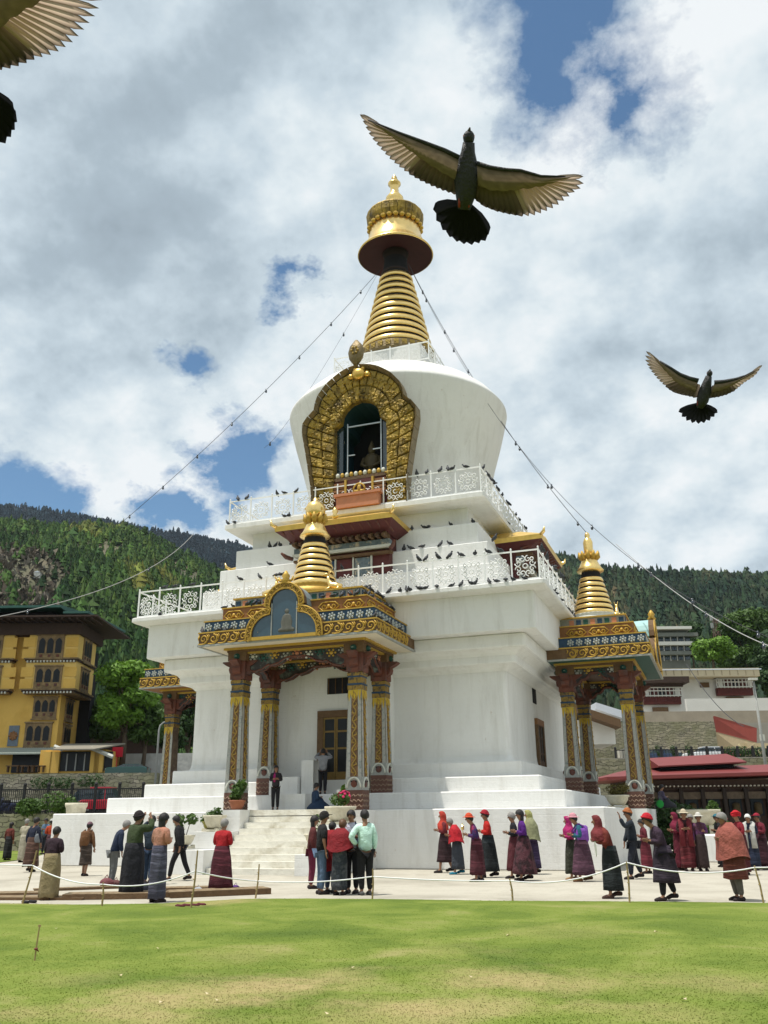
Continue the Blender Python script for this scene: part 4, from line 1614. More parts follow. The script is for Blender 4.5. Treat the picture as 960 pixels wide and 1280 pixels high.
    if not sit:
        for sd in (-1, 1):
            o_ = sd * st
            hp = hip + Vector((sd * .085 * s, 0, -.04 * s))
            kn = Vector((sd * .09 * s, -.02 - o_ * .55 - abs(st) * .05, .47 * s))
            lift = .05 * s if (walk > .5 and sd > 0 and False) else 0
            an = Vector((sd * .09 * s, .02 - o_, .075 * s + (0.05 * s if (o_ < 0 and walk > .3) else 0)))
            toe = an + Vector((sd * .015, -.15 * s, -.05 * s if o_ >= 0 or walk <= .3 else -.09 * s))
            k1 = add(hp, .075 * s, i0)
            k2 = add(kn, .052 * s, k1)
            k3 = add(an, .038 * s, k2)
            k4 = add(toe, (.032 * s, .02 * s), k3)
            feet.append((hp, kn, an, toe))
    else:
        for sd in (-1, 1):
            k1 = add(hip + Vector((sd * .1, -.04, 0)), .07 * s, i0)
            k2 = add(Vector((sd * .32, -.28, .12)), .06 * s, k1)
            k3 = add(Vector((sd * .04, -.42, .08)), .045 * s, k2)
    body = skin_obj('body', V, E, Q, SKIN, root)
    # nose, ears and eyes on the face
    mb = MB()
    mb.smooth = True
    mb.sphere(headc.x, headc.y - .088 * s, headc.z - .012 * s, .014 * s, .018 * s, .024 * s, 6, 5)
    for sd in (-1, 1):
        mb.sphere(headc.x + sd * .076 * s, headc.y + .012, headc.z - .005, .012 * s, .02 * s, .03 * s, 6, 4)
    mb.build('face', SKIN, root)
    mb = MB()
    for sd in (-1, 1):
        mb.sphere(headc.x + sd * .03 * s, headc.y - .078 * s, headc.z + .012 * s, .010 * s, .008 * s, .007 * s, 6, 4)
    mb.sphere(headc.x, headc.y - .084 * s, headc.z - .05 * s, .022 * s, .006, .005, 6, 4)
    mb.build('eyes_and_mouth', EYE, root)

    # ---- hair / hats
    def cap_shell(rx, ry, rz_, cut, tilt=.0, c_off=(0, .01, .02)):
        mb = MB()
        mb.smooth = True
        rs = []
        n_, m_ = 14, 7
        for j in range(m_ + 1):
            f_ = j / m_
            ang = cut + (PI / 2 - cut) * f_
            rr = []
            for i in range(n_):
                t_ = 2 * PI * i / n_
                # hairline lower behind the head
                back = .5 + .5 * math.sin(t_)
                an2 = ang - (1 - f_) * back * tilt
                w_ = 1 + .03 * math.sin(5 * t_ + j)
                rr.append((headc.x + c_off[0] + rx * s * math.cos(an2) * math.cos(t_) * w_, headc.y + c_off[1] + ry * s * math.cos(an2) * math.sin(t_) * w_, headc.z + c_off[2] * s + rz_ * s * math.sin(an2)))
            rs.append(rr)
        mb.rings(rs, cap0=False)
        return mb
    if hood is None and hairc is not None:
        mb = cap_shell(.100, .120, .122, .18, .95)
        if hairlong:
            mb.smooth = True
            mb.rings([[(headc.x + .085 * s * math.cos(t_) * k_, headc.y + .055 * s + .055 * s * math.sin(t_) * k_, headc.z + zz * s) for t_ in [2 * PI * i / 10 for i in range(10)]] for k_, zz in ((.8, .07), (1.05, -.03), (1.0, -.14), (.8, -.22), (.3, -.27))])
        mb.build('hair', hairc, root)
    if hat:
        kind_, hc = hat[0], cloth(hat[1])
        if kind_ == 'beanie':
            mb = cap_shell(.106, .122, .135, .22, .35, (0, .01, .03))
            mb.tube([(headc.x + .1 * s * math.cos(t_), headc.y + .01 + .118 * s * math.sin(t_), headc.z + .05 * s - .025 * s * math.sin(t_)) for t_ in [2 * PI * i / 12 for i in range(12)]], .02 * s, 5, True)
        elif kind_ == 'hat':
            mb = cap_shell(.100, .115, .13, .25, .0, (0, .005, .04))
            mb.rings([[(headc.x + r_ * s * math.cos(t_), headc.y + .005 + r_ * 1.05 * s * math.sin(t_), headc.z + zz * s) for t_ in [2 * PI * i / 16 for i in range(16)]] for r_, zz in ((.09, .075), (.175, .05), (.178, .044), (.09, .062))])
        elif kind_ == 'turban':
            mb = cap_shell(.118, .135, .15, .15, .5, (0, .015, .03))
            for q in range(3):
                mb.tube([(headc.x + .115 * s * math.cos(t_), headc.y + .015 + .13 * s * math.sin(t_), headc.z + (.03 + q * .035) * s + .02 * math.sin(t_ * 2 + q)) for t_ in [2 * PI * i / 12 for i in range(12)]], .022 * s, 5, True)
        else:
            mb = cap_shell(.100, .118, .118, .30, .1, (0, .01, .03))
            mb.rings([[(headc.x + .07 * s * math.cos(t_), headc.y - .115 * s + .065 * s * math.sin(t_), headc.z + (.055 + zz) * s) for t_ in [2 * PI * i / 10 for i in range(10)]] for zz in (0, .012)])
        mb.build('hat', hc, root)
    if hood:
        hm = cloth(hood)
        mb = MB()
        mb.smooth = True
        rs = []
        for k_, zz, yy, open_ in ((.35, .145, .0, 0), (.8, .12, .0, .0), (1.1, .05, .01, .75), (1.12, -.03, .02, .9), (1.05, -.10, .03, .7), (1.25, -.16, .03, .2), (1.9, -.22, .03, 0), (2.4, -.29, .03, 0), (2.35, -.40, .04, 0)):
            rr = []
            for i in range(16):
                t_ = 2 * PI * i / 16
                k2 = k_
                fy = math.sin(t_)
                if fy < -.3:
                    k2 = k_ * (1 - open_ * .45 * (-fy))
                rr.append((headc.x + .095 * s * k2 * math.cos(t_), headc.y + yy + .108 * s * min(k2, 1.55) * fy, headc.z + zz * s))
            rs.append(rr)
        mb.rings(rs, cap1=False)
        mb.build('headscarf', hm, root)

    # ---- garments
    tm = cloth(top, top2)
    V, E, Q = [], [], []
    j0 = add(hip + Vector((0, -.0, -.02 - long_top * .5)), (.172 * s * fat, .145 * s * fat))
    j1 = add(waist, (.155 * s * fat, .125 * s * fat), j0)
    j2 = add(chest, (.175 * s * fat, .13 * s * fat), j1)
    j3 = add(neck - Vector((0, 0, .025 * s)), (.082 * s), j2)
    for (sh, el, wr, hd, sd) in arm_pts:
        a1 = add(sh, .073 * s * fat, j2)
        a2 = add(el, .060 * s * fat, a1)
        if sleeve != 'short':
            add(wr, .046 * s * fat, a2)
    skin_obj('jacket', V, E, Q, tm, root)
    fdir = -1 if walk >= 0 else 1
    if skirt is not None and not sit:
        sm_ = cloth(skirt, skirt2) if (skirt2 or NP[0] % 3 == 0) else mat('woven_skirt_%d' % NP[0], tuple(x * .62 for x in skirt), rough=.85, var=.3, scale=4, stretch=(.6, .6, 5), bump=.8, bscale=11, color2=tuple(min(.6, x * 1.5 + .012) for x in skirt), thr=.55, soft=.05)
        mb = MB()
        mb.smooth = True
        rs = []
        ph = rnd.random() * 6
        z0_, z1_ = hipz + .18 * s, skirt_len * s
        for j in range(9):
            f_ = j / 8
            zz = z0_ + (z1_ - z0_) * f_
            rx = (.140 + .028 * min(1, f_ * 3) + flare * f_ - .012 * f_) * s * fat
            ry = (.120 + .022 * min(1, f_ * 3) + flare * .7 * f_ + abs(st) * .42 * f_) * s * fat
            rr = []
            for i in range(28):
                t_ = 2 * PI * i / 28
                w_ = 1 + (.02 + .06 * f_) * math.sin(6 * t_ + ph + f_ * 1.3) + .03 * f_ * math.sin(11 * t_ + ph * 2) + .05 * f_ * math.sin(2 * t_ + ph)
                rr.append((rx * math.cos(t_) * w_, ry * math.sin(t_) * w_ - ln * .06 * (1 - f_), zz + (.012 * math.sin(5 * t_ + ph) if j == 8 else 0)))
            rs.append(rr)
        mb.rings(rs)
        mb.build('skirt', sm_, root)
    if trousers is not None and not sit:
        V, E, Q = [], [], []
        j0 = add(hip + Vector((0, 0, .05)), (.145 * s * fat, .12 * s * fat))
        for (hp, kn, an, toe) in feet:
            a1 = add(hp, .092 * s * fat, j0)
            a2 = add(kn, .072 * s * fat, a1)
            add(an + Vector((0, .0, .02)), .060 * s, a2)
        skin_obj('trousers', V, E, Q, cloth(trousers), root)
    if sit:
        mb = MB()
        mb.smooth = True
        mb.rings([[(r_ * math.cos(t_), -.16 + r_ * .95 * math.sin(t_), zz) for t_ in [2 * PI * i / 18 for i in range(18)]] for r_, zz in ((.44, .0), (.45, .08), (.36, .18), (.2, .3), (.14, .4))])
        mb.build('skirt', cloth(skirt or top), root)
    for (hp, kn, an, toe) in feet:
        mb = MB()
        mb.smooth = True
        dv = (toe - an)
        mb.rings([[(an.x + .042 * s * math.cos(t_) * k_, an.y + yy * s, max(.0, an.z - .035 * s) + (.045 * s * k_ * math.sin(t_)) + (dv.z * .35 if yy < -.1 else 0)) for t_ in [2 * PI * i / 10 for i in range(10)]] for k_, yy in ((.5, .07), (1, .05), (1.05, 0), (1.05, -.08), (.95, -.15), (.5, -.19))])
        mb.build('shoe', cloth(shoe), root)
    if scarf:
        mb = MB()
        mb.smooth = True
        for sd in (-1, 1):
            mb.rings([[(x_ + w_ * math.cos(t_), y_ + .03 * math.sin(t_), z_) for t_ in [2 * PI * i / 8 for i in range(8)]] for x_, y_, z_, w_ in (
                (sd * .05, chest.y + .06, neck.z + .02, .05), (sd * .12, chest.y - .02, neck.z - .04, .08), (sd * .12, chest.y - .15, chest.z, .08), (sd * .12, waist.y - .17, waist.z + .02, .08), (sd * .13, waist.y - .18, hipz - .22, .09))])
        mb.build('scarf', cloth(scarf), root)
    if cape:
        mb = MB()
        mb.smooth = True
        rs = []
        for j in range(7):
            f_ = j / 6
            zz = neck.z + .04 * s - f_ * cape[1] * s
            k_ = [.09, .17, .235, .25, .26, .28, .30][j] * s * fat
            rs.append([(k_ * math.cos(t_) * (1 + .03 * math.sin(6 * t_ + j)), chest.y * (1 - f_ * .6) + .01 + k_ * .78 * math.sin(t_), zz + .05 * f_ * math.cos(t_ * 2)) for t_ in [2 * PI * i / 22 for i in range(22)]])
        mb.rings(rs, cap1=False)
        mb.build('shawl', cloth(cape[0]), root)
    if backpack:
        mb = MB()
        mb.smooth = True
        mb.rings([[(k_ * .15 * math.cos(t_), chest.y + .17 + k_ * .10 * math.sin(t_), chest.z + zz) for t_ in [2 * PI * i / 12 for i in range(12)]] for k_, zz in ((.5, .12), (.95, .08), (1.05, -.08), (1.1, -.24), (.7, -.32))])
        for sd in (-1, 1):
            mb.tube([(sd * .1, chest.y + .14, chest.z + .1), (sd * .12, chest.y, neck.z - .01), (sd * .12, chest.y - .14, chest.z - .02), (sd * .14, chest.y + .05, chest.z - .24)], .018, 5)
        mb.build('backpack', cloth(backpack), root)
    if bag:
        mb = MB()
        mb.smooth = True
        bx_, bz_ = bag[1], hipz + bag[2]
        mb.rings([[(bx_ + k_ * .05 * math.cos(t_), -.02 + k_ * .15 * math.sin(t_), bz_ + zz) for t_ in [2 * PI * i / 12 for i in range(12)]] for k_, zz in ((.7, .14), (1, .08), (1.1, -.06), (.8, -.15))])
        mb.tube([(bx_, -.12, bz_ + .12), (bx_ * .5, -.06, neck.z), (bx_, .1, bz_ + .12)], .014, 5)
        mb.build('bag', cloth(bag[0]), root)
    if extra == 'prayer_wheel':
        sh, el, wr, hd, sd = arm_pts[0]
        mb = MB()
        mb.tube([wr + Vector((0, -.1, -.1)), wr + Vector((0, -.12, .16))], .010, 6)
        mb.lathe([(.01, wr.z + .12), (.045, wr.z + .13), (.045, wr.z + .22), (.02, wr.z + .25), (.008, wr.z + .30)], 10, (wr.x, wr.y - .12))
        mb.build('hand_prayer_wheel', GOLDB, root)
    if extra == 'beads':
        sh, el, wr, hd, sd = arm_pts[1]
        mb = MB()
        mb.tube([(wr.x + .05 * math.sin(t_), wr.y - .06, wr.z - .15 + .15 * math.cos(t_)) for t_ in [2 * PI * i / 12 for i in range(12)]], .010, 5, True)
        mb.build('prayer_beads', PALEP, root)
    if extra == 'raised_jacket_stripe':
        pass
    return root


MAR = (.10, .012, .018)
NAVY = (.012, .018, .045)
BLK = (.012, .012, .014)
# left side
person(8, 1076, 1028, 'walker at the extreme left edge in a dark red jacket, seen from behind', top=(.16, .03, .02), skirt=BLK, heading=20, arms='down', hairlong=True)
person(37, 1090, 1022, 'woman in navy jacket and brown skirt with grey shoulder bag, walking away at left', top=NAVY, skirt=(.10, .05, .035), heading=30, arms='down', walk=.5, bag=((.25, .27, .3), -.22, .16), stout=1.15)
person(27, 1078, 1024, 'walker in a long cream jacket at far left behind the navy-jacket woman', top=(.55, .5, .38), skirt=(.5, .46, .36), heading=10, hairc=GREYH)
person(60, 1077, 1024, 'walker in an orange-red vest and white cap at far left', top=(.55, .07, .02), skirt=(.06, .02, .03), heading=330, hat=('cap', (.7, .7, .68)))
person(54, 1068, 1014, 'tall man in a light blue shirt at far left, behind the others', top=(.16, .26, .42), trousers=(.03, .03, .05), heading=200)
person(60, 1125, 1034, 'stocky person in dark plum sweater and beige skirt, back turned, on the leftmost board', top=(.035, .014, .026), skirt=(.34, .27, .14), heading=15, arms='fold', stout=1.2, long_top=.14, skirt_len=.07, flare=.03, z=.0)
person(105, 1095, 1028, 'person with brown jacket, brown backpack and purple cap walking away by the platform corner', top=(.23, .11, .05), skirt=(.07, .05, .04), heading=15, arms='down', hat=('cap', (.22, .12, .15)), backpack=(.20, .09, .035), skirt_len=.35, walk=.3)
person(139, 1108, 1026, 'grey-haired person in a navy hooded jacket and grey trousers facing right', top=(.014, .028, .07), trousers=(.17, .18, .18), heading=60, hairc=GREYH, arms='down', lean=.35, long_top=.18, shoe=(.12, .03, .04), stout=1.1)
person(163, 1122, 1014, 'woman in quilted olive-green jacket and long black skirt, both hands raised to her head', top=(.045, .07, .022), skirt=(.012, .013, .02), heading=40, arms='up', hat=('beanie', (.02, .012, .016)), stout=1.3, skirt_len=.08, flare=.02)
person(184, 1106, 1020, 'dark-haired person in a blue-grey vest and jeans behind the green-jacket woman', top=(.03, .05, .075), trousers=(.03, .06, .12), heading=0, arms='up', walk=.5)
person(195, 1128, 1017, 'woman in a peach-pink blouse and long blue-grey skirt with dark hair to the shoulders', top=(.50, .25, .17), skirt=(.085, .085, .13), heading=35, arms='fold', hairlong=True, skirt_len=.07, flare=.0, top2=(.42, .18, .12))
person(223, 1101, 1020, 'young man dressed all in black striding left with his head bowed', top=(.012, .012, .016), trousers=(.012, .012, .016), heading=285, walk=1.0, arms=('down', 'down'), lean=.2, stout=.95)
person(275, 1117, 1024, 'grey-haired nun in a bright red vest and long maroon skirt, back turned, hands joined', top=(.50, .012, .02), skirt=(.09, .010, .022), heading=20, hairc=GREYH, arms='fold', skirt_len=.12, flare=.08, stout=1.15)
# the group at the foot of the steps
person(389, 1111, 1020, 'girl in dark red top and pink trousers half hidden behind the man in black t-shirt', top=(.12, .02, .02), trousers=(.2, .02, .06), heading=80, arms='down', hairlong=True, z=0)
person(401, 1118, 1015, 'young man in a black t-shirt and faded blue jeans with a dark cap, looking right', top=(.014, .014, .016), trousers=(.12, .19, .30), heading=70, hat=('cap', (.02, .016, .014)), arms=('down', 'down'), sleeve='short')
person(424, 1119, 1025, 'brown-haired woman in a red shawl over a dark plaid robe, back turned', top=(.05, .02, .03), skirt=(.035, .045, .055), skirt2=(.07, .075, .08), heading=20, hairc=BROWNH, cape=((.28, .012, .02), .5), skirt_len=.12, lean=.2)
person(413, 1116, 1028, 'short person wrapped in a red shawl with jeans, within the group by the steps', top=(.30, .015, .02), trousers=(.06, .09, .16), heading=30, cape=((.36, .012, .02), .95))
person(440, 1117, 1010, 'young man in a pale lilac shirt with a navy shoulder bag, facing the viewer', top=(.85, .85, 1.0), trousers=(.02, .02, .025), heading=200, arms=('down', 'fold'), bag=((.02, .03, .09), .2, .1), scarf=None, sleeve='short')
person(457, 1119, 1008, 'man in a mint-green shirt and black trousers with his left hand on his hip', top=(.80, 1.15, 1.0), trousers=(.012, .012, .014), heading=340, arms=('down', 'hip'), hairc=HAIR, stout=1.08, shoe=(.12, .12, .12), long_top=.12)
# the line walking left along the white platform
W_ = 'people walking left along the platform wall'
person(557, 1091, 1015, 'walker in a red-orange headscarf and dark trousers leading the line along the platform', top=(.20, .02, .03), skirt=(.04, .015, .02), heading=270, hood=(.62, .06, .035), arms='fold', walk=.7, group=W_, skirt_len=.3)
person(573, 1093, 1023, 'grey-haired walker with a red shawl, grey skirt and bright blue shoes', top=(.35, .02, .06), skirt=(.06, .07, .09), heading=270, hairc=GREYH, cape=((.62, .015, .03), .55), shoe=(.03, .28, .42), walk=.5, lean=.25, group=W_)
person(598, 1102, 1018, 'short walker in an orange-red bucket hat holding a prayer wheel, maroon skirt', top=(.06, .03, .15), top2=(.25, .015, .06), skirt=(.085, .014, .024), heading=270, hat=('hat', (.75, .09, .03)), extra='prayer_wheel', arms='fold', walk=.3, lean=.2, group=W_, skirt_len=.13)
person(612, 1097, 1010, 'tall walker in a red cap and bright red jacket with a long black skirt', top=(.62, .016, .012), skirt=(.012, .018, .022), heading=270, hat=('beanie', (.45, .012, .03)), arms='fold', walk=.7, group=W_, stout=1.1, skirt_len=.16)
person(646, 1098, 1016, 'bald-headed walker in a black jacket and maroon skirt beside the purple-top woman', top=(.012, .012, .018), skirt=(.13, .025, .035), heading=270, hairc=GREYH, arms='fold', walk=.6, group=W_, skirt_len=.2, long_top=.1)
person(657, 1101, 1012, 'dark-haired woman in a purple top and dark patterned skirt talking to her neighbour', top=(.11, .012, .24), skirt=(.04, .015, .02), skirt2=(.09, .03, .04), heading=270, hairlong=True, walk=.5, arms='fold', group=W_, flare=.1)
person(667, 1093, 1013, 'walker wrapped in a yellow-green headscarf and patterned shawl over a dark skirt', top=(.30, .30, .12), skirt=(.05, .03, .09), heading=275, hood=(.50, .50, .18), cape=((.32, .33, .18), .62), walk=.5, group=W_)
person(717, 1100, 1021, 'walker in a magenta hood and jacket with a dark green skirt', top=(.50, .02, .16), skirt=(.05, .055, .035), heading=270, hood=(.50, .02, .17), arms='fold', walk=.3, group=W_, stout=.95, shoe=(.5, .3, .15))
person(731, 1102, 1018, 'walker in a pink sun hat and teal jacket carrying a violet bag', top=(.02, .14, .20), skirt=(.10, .04, .07), heading=270, hat=('hat', (.78, .36, .42)), bag=((.28, .09, .52), .19, .30), backpack=(.28, .09, .52), walk=.6, group=W_, lean=.2, shoe=(.18, .08, .03), stout=1.15)
N_ = 'people walking left close to the rope'
person(768, 1123, 1020, 'woman in shiny red-brown jacket and headscarf with long black skirt and prayer beads', top=(.22, .035, .025), skirt=(.012, .018, .020), heading=270, hood=(.24, .035, .04), arms='fold', extra='beads', walk=.45, lean=.3, group=N_, stout=1.05, skirt_len=.14, shoe=(.08, .04, .03))
person(795, 1099, 1010, 'man in an orange knitted hat and dark navy jacket raising one hand', top=(.020, .030, .045), trousers=(.02, .025, .04), heading=270, hat=('beanie', (.48, .16, .05)), arms=('down', 'raise'), walk=.6, group=N_, stout=1.1)
person(810, 1092, 1024, 'walker in a maroon robe mostly hidden behind the orange-hat man', top=(.16, .015, .03), skirt=(.15, .015, .03), heading=270, hairc=HAIR, group=N_, walk=.3)
person(836, 1126, 1018, 'stooping person in a bright red knitted hat and long dark plum coat with black trousers', top=(.055, .028, .055), skirt=(.035, .022, .04), trousers=(.012, .012, .014), heading=268, hat=('beanie', (.62, .012, .03)), arms='fold', walk=.6, lean=.35, skirt_len=.36, flare=.03, stout=1.15, group=N_)
person(852, 1088, 1016, 'walker in a crimson hood just behind the stooping red-hat person', top=(.20, .012, .04), skirt=(.14, .012, .03), heading=265, hood=(.24, .012, .05), group=N_)
person(862, 1089, 1013, 'walker in a cream sun hat and dark red robe, facing the viewer', top=(.05, .012, .015), skirt=(.12, .012, .018), heading=190, hat=('hat', (.72, .62, .45)), scarf=(.2, .02, .03), arms='fold', group=N_)
person(870, 1086, 1018, 'walker in a maroon robe with shaven head, left of the white-hat woman', top=(.18, .015, .05), skirt=(.10, .01, .02), heading=200, hairc=GREYH, group=N_)
person(880, 1089, 1017, 'woman in floppy white sun hat, purple sleeves and dark brown robe, facing the viewer', top=(.16, .05, .17), top2=(.06, .02, .03), skirt=(.045, .025, .025), heading=185, hat=('hat', (.80, .78, .70)), arms=('down', 'fold'), group=N_, walk=.1)
person(905, 1084, 1018, 'person in a black jacket and teal cap beyond the rust-coloured shawl', top=(.012, .014, .016), skirt=(.02, .02, .03), heading=260, hat=('cap', (.05, .22, .28)), group=N_)
person(924, 1126, 1016, 'grey-haired person draped in a large rust-pink shawl over grey trousers, nearest the right edge', top=(.28, .07, .055), skirt=(.22, .06, .045), trousers=(.16, .15, .13), heading=262, hairc=GREYH, cape=((.42, .12, .09), .70), skirt_len=.42, stout=1.22, flare=.05, group=N_, lean=.15)
person(932, 1094, 1015, 'walker in a bright red turban at the right side', top=(.30, .015, .03), skirt=(.1, .015, .02), heading=262, hat=('turban', (.66, .012, .025)), group=N_)
person(944, 1088, 1018, 'person with white hair and a white scarf over a navy robe', top=(.015, .022, .055), skirt=(.012, .02, .05), heading=215, hairc=mat('white_hair', (.6, .6, .58), var=.2, scale=20), scarf=(.66, .66, .62), group=N_)
person(957, 1087, 1017, 'person in a dark red hat and maroon jacket at the right edge', top=(.22, .02, .04), skirt=(.05, .01, .02), heading=255, hat=('cap', (.40, .012, .04)), group=N_)
person(915, 1086, 1020, 'walker in a red knitted hat between the black jacket and the red turban', top=(.14, .012, .03), skirt=(.08, .01, .02), heading=262, hat=('beanie', (.5, .012, .04)), group=N_)
# visitors on the porch
person(0, 0, 0, 'woman carrying a magenta bag on her arm, standing by the left columns of the porch', pos=(-.85, -10.9, 1.93), z=1.93, H=1.55, top=(.03, .025, .03), trousers=(.015, .015, .018), heading=175, arms=('fold', 'fold'), bag=((.48, .015, .18), -.05, .30), hairlong=True, group='visitors on the porch')
person(0, 0, 0, 'man in a pale grey shirt photographing the doorway', pos=(.25, -9.2, 2.5), z=2.5, H=1.66, top=(.36, .37, .40), trousers=(.015, .015, .02), heading=0, arms='up', group='visitors on the porch')
person(0, 0, 0, 'person in dark blue seated on the porch floor', pos=(.62, -10.7, 1.93), z=1.93, H=1.6, top=(.02, .05, .11), skirt=(.02, .05, .11), heading=60, sit=True, hairc=HAIR, group='visitors on the porch')
person(0, 0, 0, 'person in a plaid shirt sitting on the right porch ledge beside a green bag', pos=(11.9, -1.1, 1.93), z=1.93, H=1.6, top=(.22, .2, .28), top2=(.06, .05, .09), skirt=(.03, .03, .04), heading=80, sit=True, group='visitors on the porch')
# ================================================================== PIGEONS
PIG = mat('pigeon_plumage', (.045, .05, .058), rough=.6, var=.4, scale=30, bump=0, color2=(.015, .016, .02), thr=.55)


def perched_mesh(pose):
    mb = MB()
    mb.smooth = True
    if pose == 0:      # upright
        mb.tube([(0, .15, -.05), (0, .09, .03), (0, .02, .10), (0, -.04, .17), (0, -.055, .225)], [.02, .05, .07, .055, .028], 8)
        mb.sphere(0, -.065, .245, .030, .036, .030, 8, 6)
        mb.tube([(0, -.09, .245), (0, -.12, .235)], [.010, .003], 5)
    else:              # crouched or feeding
        mb.tube([(0, .20, .04), (0, .12, .06), (0, .02, .085), (0, -.07, .10), (0, -.10, .14)], [.018, .045, .068, .05, .028], 8)
        mb.sphere(0, -.115, .16, .030, .036, .030, 8, 6)
        mb.tube([(0, -.14, .16), (0, -.17, .145)], [.010, .003], 5)
    for s_ in (-1, 1):
        mb.tube([(s_ * .055, -.02, .11), (s_ * .06, .06, .08), (s_ * .03, .17, .0 if pose == 0 else .05)], [.03, .035, .01], 6)
        mb.tube([(s_ * .02, 0, .06), (s_ * .025, -.005, .0)], [.008, .006], 4)
    return mb.mesh('pigeon', PIG)


PM = [perched_mesh(0), perched_mesh(1)]


def pigeon(p, label, group, rz=None):
    put('pigeon', random.choice(PM), None, p, random.random() * 6.28 if rz is None else rz, label=label, cat='pigeon', group=group, scale=(random.uniform(.88, 1.08),) * 3)


ORD = ['first', 'second', 'third', 'fourth', 'fifth', 'sixth', 'seventh', 'eighth', 'ninth', 'tenth', 'eleventh', 'twelfth', 'thirteenth', 'fourteenth', 'fifteenth', 'sixteenth', 'seventeenth', 'eighteenth', 'nineteenth', 'twentieth']


def row_front(Y, z, pxs, label, group):
    """birds standing on a front ledge (plane y=Y) at the given sight lines"""
    for i, (px, py) in enumerate(sorted(pxs)):
        d = ray(px, py)
        t_ = (Y - CAM.y) / d.y
        pigeon((CAM.x + d.x * t_, Y, z), ORD[i] + ' ' + label + ', from the left', group)


row_front(-6.14, 16.03, [(297, 630), (309, 628), (346, 622), (355, 620), (371, 618)], 'pigeon perched on the left end of the upper terrace rail', 'pigeons on the left upper rail')
row_front(-6.14, 16.03, [(521, 597), (534, 595), (551, 592), (560, 591), (566, 590), (582, 587)], 'pigeon on the upper terrace rail beside the niche', 'pigeons on the right upper rail')
row_front(-6.24, 14.84, [(293, 660), (361, 648), (284, 660), (355, 650)], 'pigeon on the slab edge below the upper rail', 'pigeons on the upper slab edge')
row_front(-5.75, 13.62, [(337, 682), (345, 680), (350, 679), (364, 677), (370, 677), (515, 661), (530, 659), (536, 658), (563, 654), (591, 650)], 'pigeon on the topmost white step under the upper terrace', 'pigeons on the topmost step')
row_front(-6.3, 12.57, [(337, 704), (505, 684), (513, 684), (528, 682), (551, 679), (562, 678), (619, 672)], 'pigeon on the second white step', 'pigeons on the second step')
row_front(-8.88, 11.24, [(300, 727), (324, 723), (346, 722), (351, 726), (427, 715), (523, 702), (533, 700), (547, 698), (563, 697), (576, 695), (576, 697), (594, 694), (610, 692), (625, 690), (241, 736), (206, 741), (219, 740)], 'pigeon perched on the front rail of the lower terrace', 'pigeons on the lower rail')
row_front(-9.0, 10.03, [(487, 741), (500, 737), (508, 738), (512, 736), (524, 736), (532, 733), (546, 734), (565, 731), (577, 729), (589, 731), (595, 730), (611, 726), (620, 725), (632, 724), (641, 724), (655, 723), (281, 762), (292, 760), (200, 771)], 'pigeon on the slab edge of the lower terrace', 'pigeons on the lower slab edge')
for k in range(20):
    u = -8.6 + 8.2 * k / 20 + random.uniform(-.1, .1)
    pigeon((random.choice([8.88, 8.98, 8.98]), u, random.choice([10.03, 11.24])), ORD[k] + ' pigeon going back along the right side of the lower terrace', 'pigeons on the right side of the lower terrace')
for k in range(13):
    pigeon((6.16, -5.8 + k * .75 + random.uniform(-.2, .2), random.choice([16.03, 16.03, 14.84])), ORD[k] + ' pigeon going back along the right side of the upper terrace', 'pigeons on the right side of the upper terrace')
for k in range(20):
    s_ = random.choice([0, 0, 1, 2])
    w2_ = k / 20 * 3.2
    a_, z_ = ((3.55, 8.36), (3.0, 9.39), (2.7, 9.81))[s_]
    pigeon((a_ - .07 + (.0 if s_ else .0), -12.1 + s_ * .35 + w2_, z_), ORD[k] + ' pigeon going back along the right flank of the front porch roof', 'pigeons on the porch roof flank')
row_front(-11.6, 9.39, [(418, 736), (428, 734), (437, 731), (447, 729), (311, 741), (319, 746), (404, 741), (335, 739), (325, 739)], 'pigeon on the ledges of the front porch roof', 'pigeons on the porch roof ledges')
row_front(-12.1, 8.36, [(253, 788), (275, 771), (282, 770), (292, 752)], 'pigeon at the left corner of the front porch roof', 'pigeons at the left porch corner')

# ---- flying pigeons, wings made of single feathers
FM = vcol_mat('flight_feather', rough=.6, translucent=.6)
COVM = vcol_mat('wing_coverts', rough=.8, translucent=.28)
BODYM = mat('pigeon_body_feathers', (.018, .018, .020), rough=.55, var=.5, scale=60, bump=.4, bscale=120)


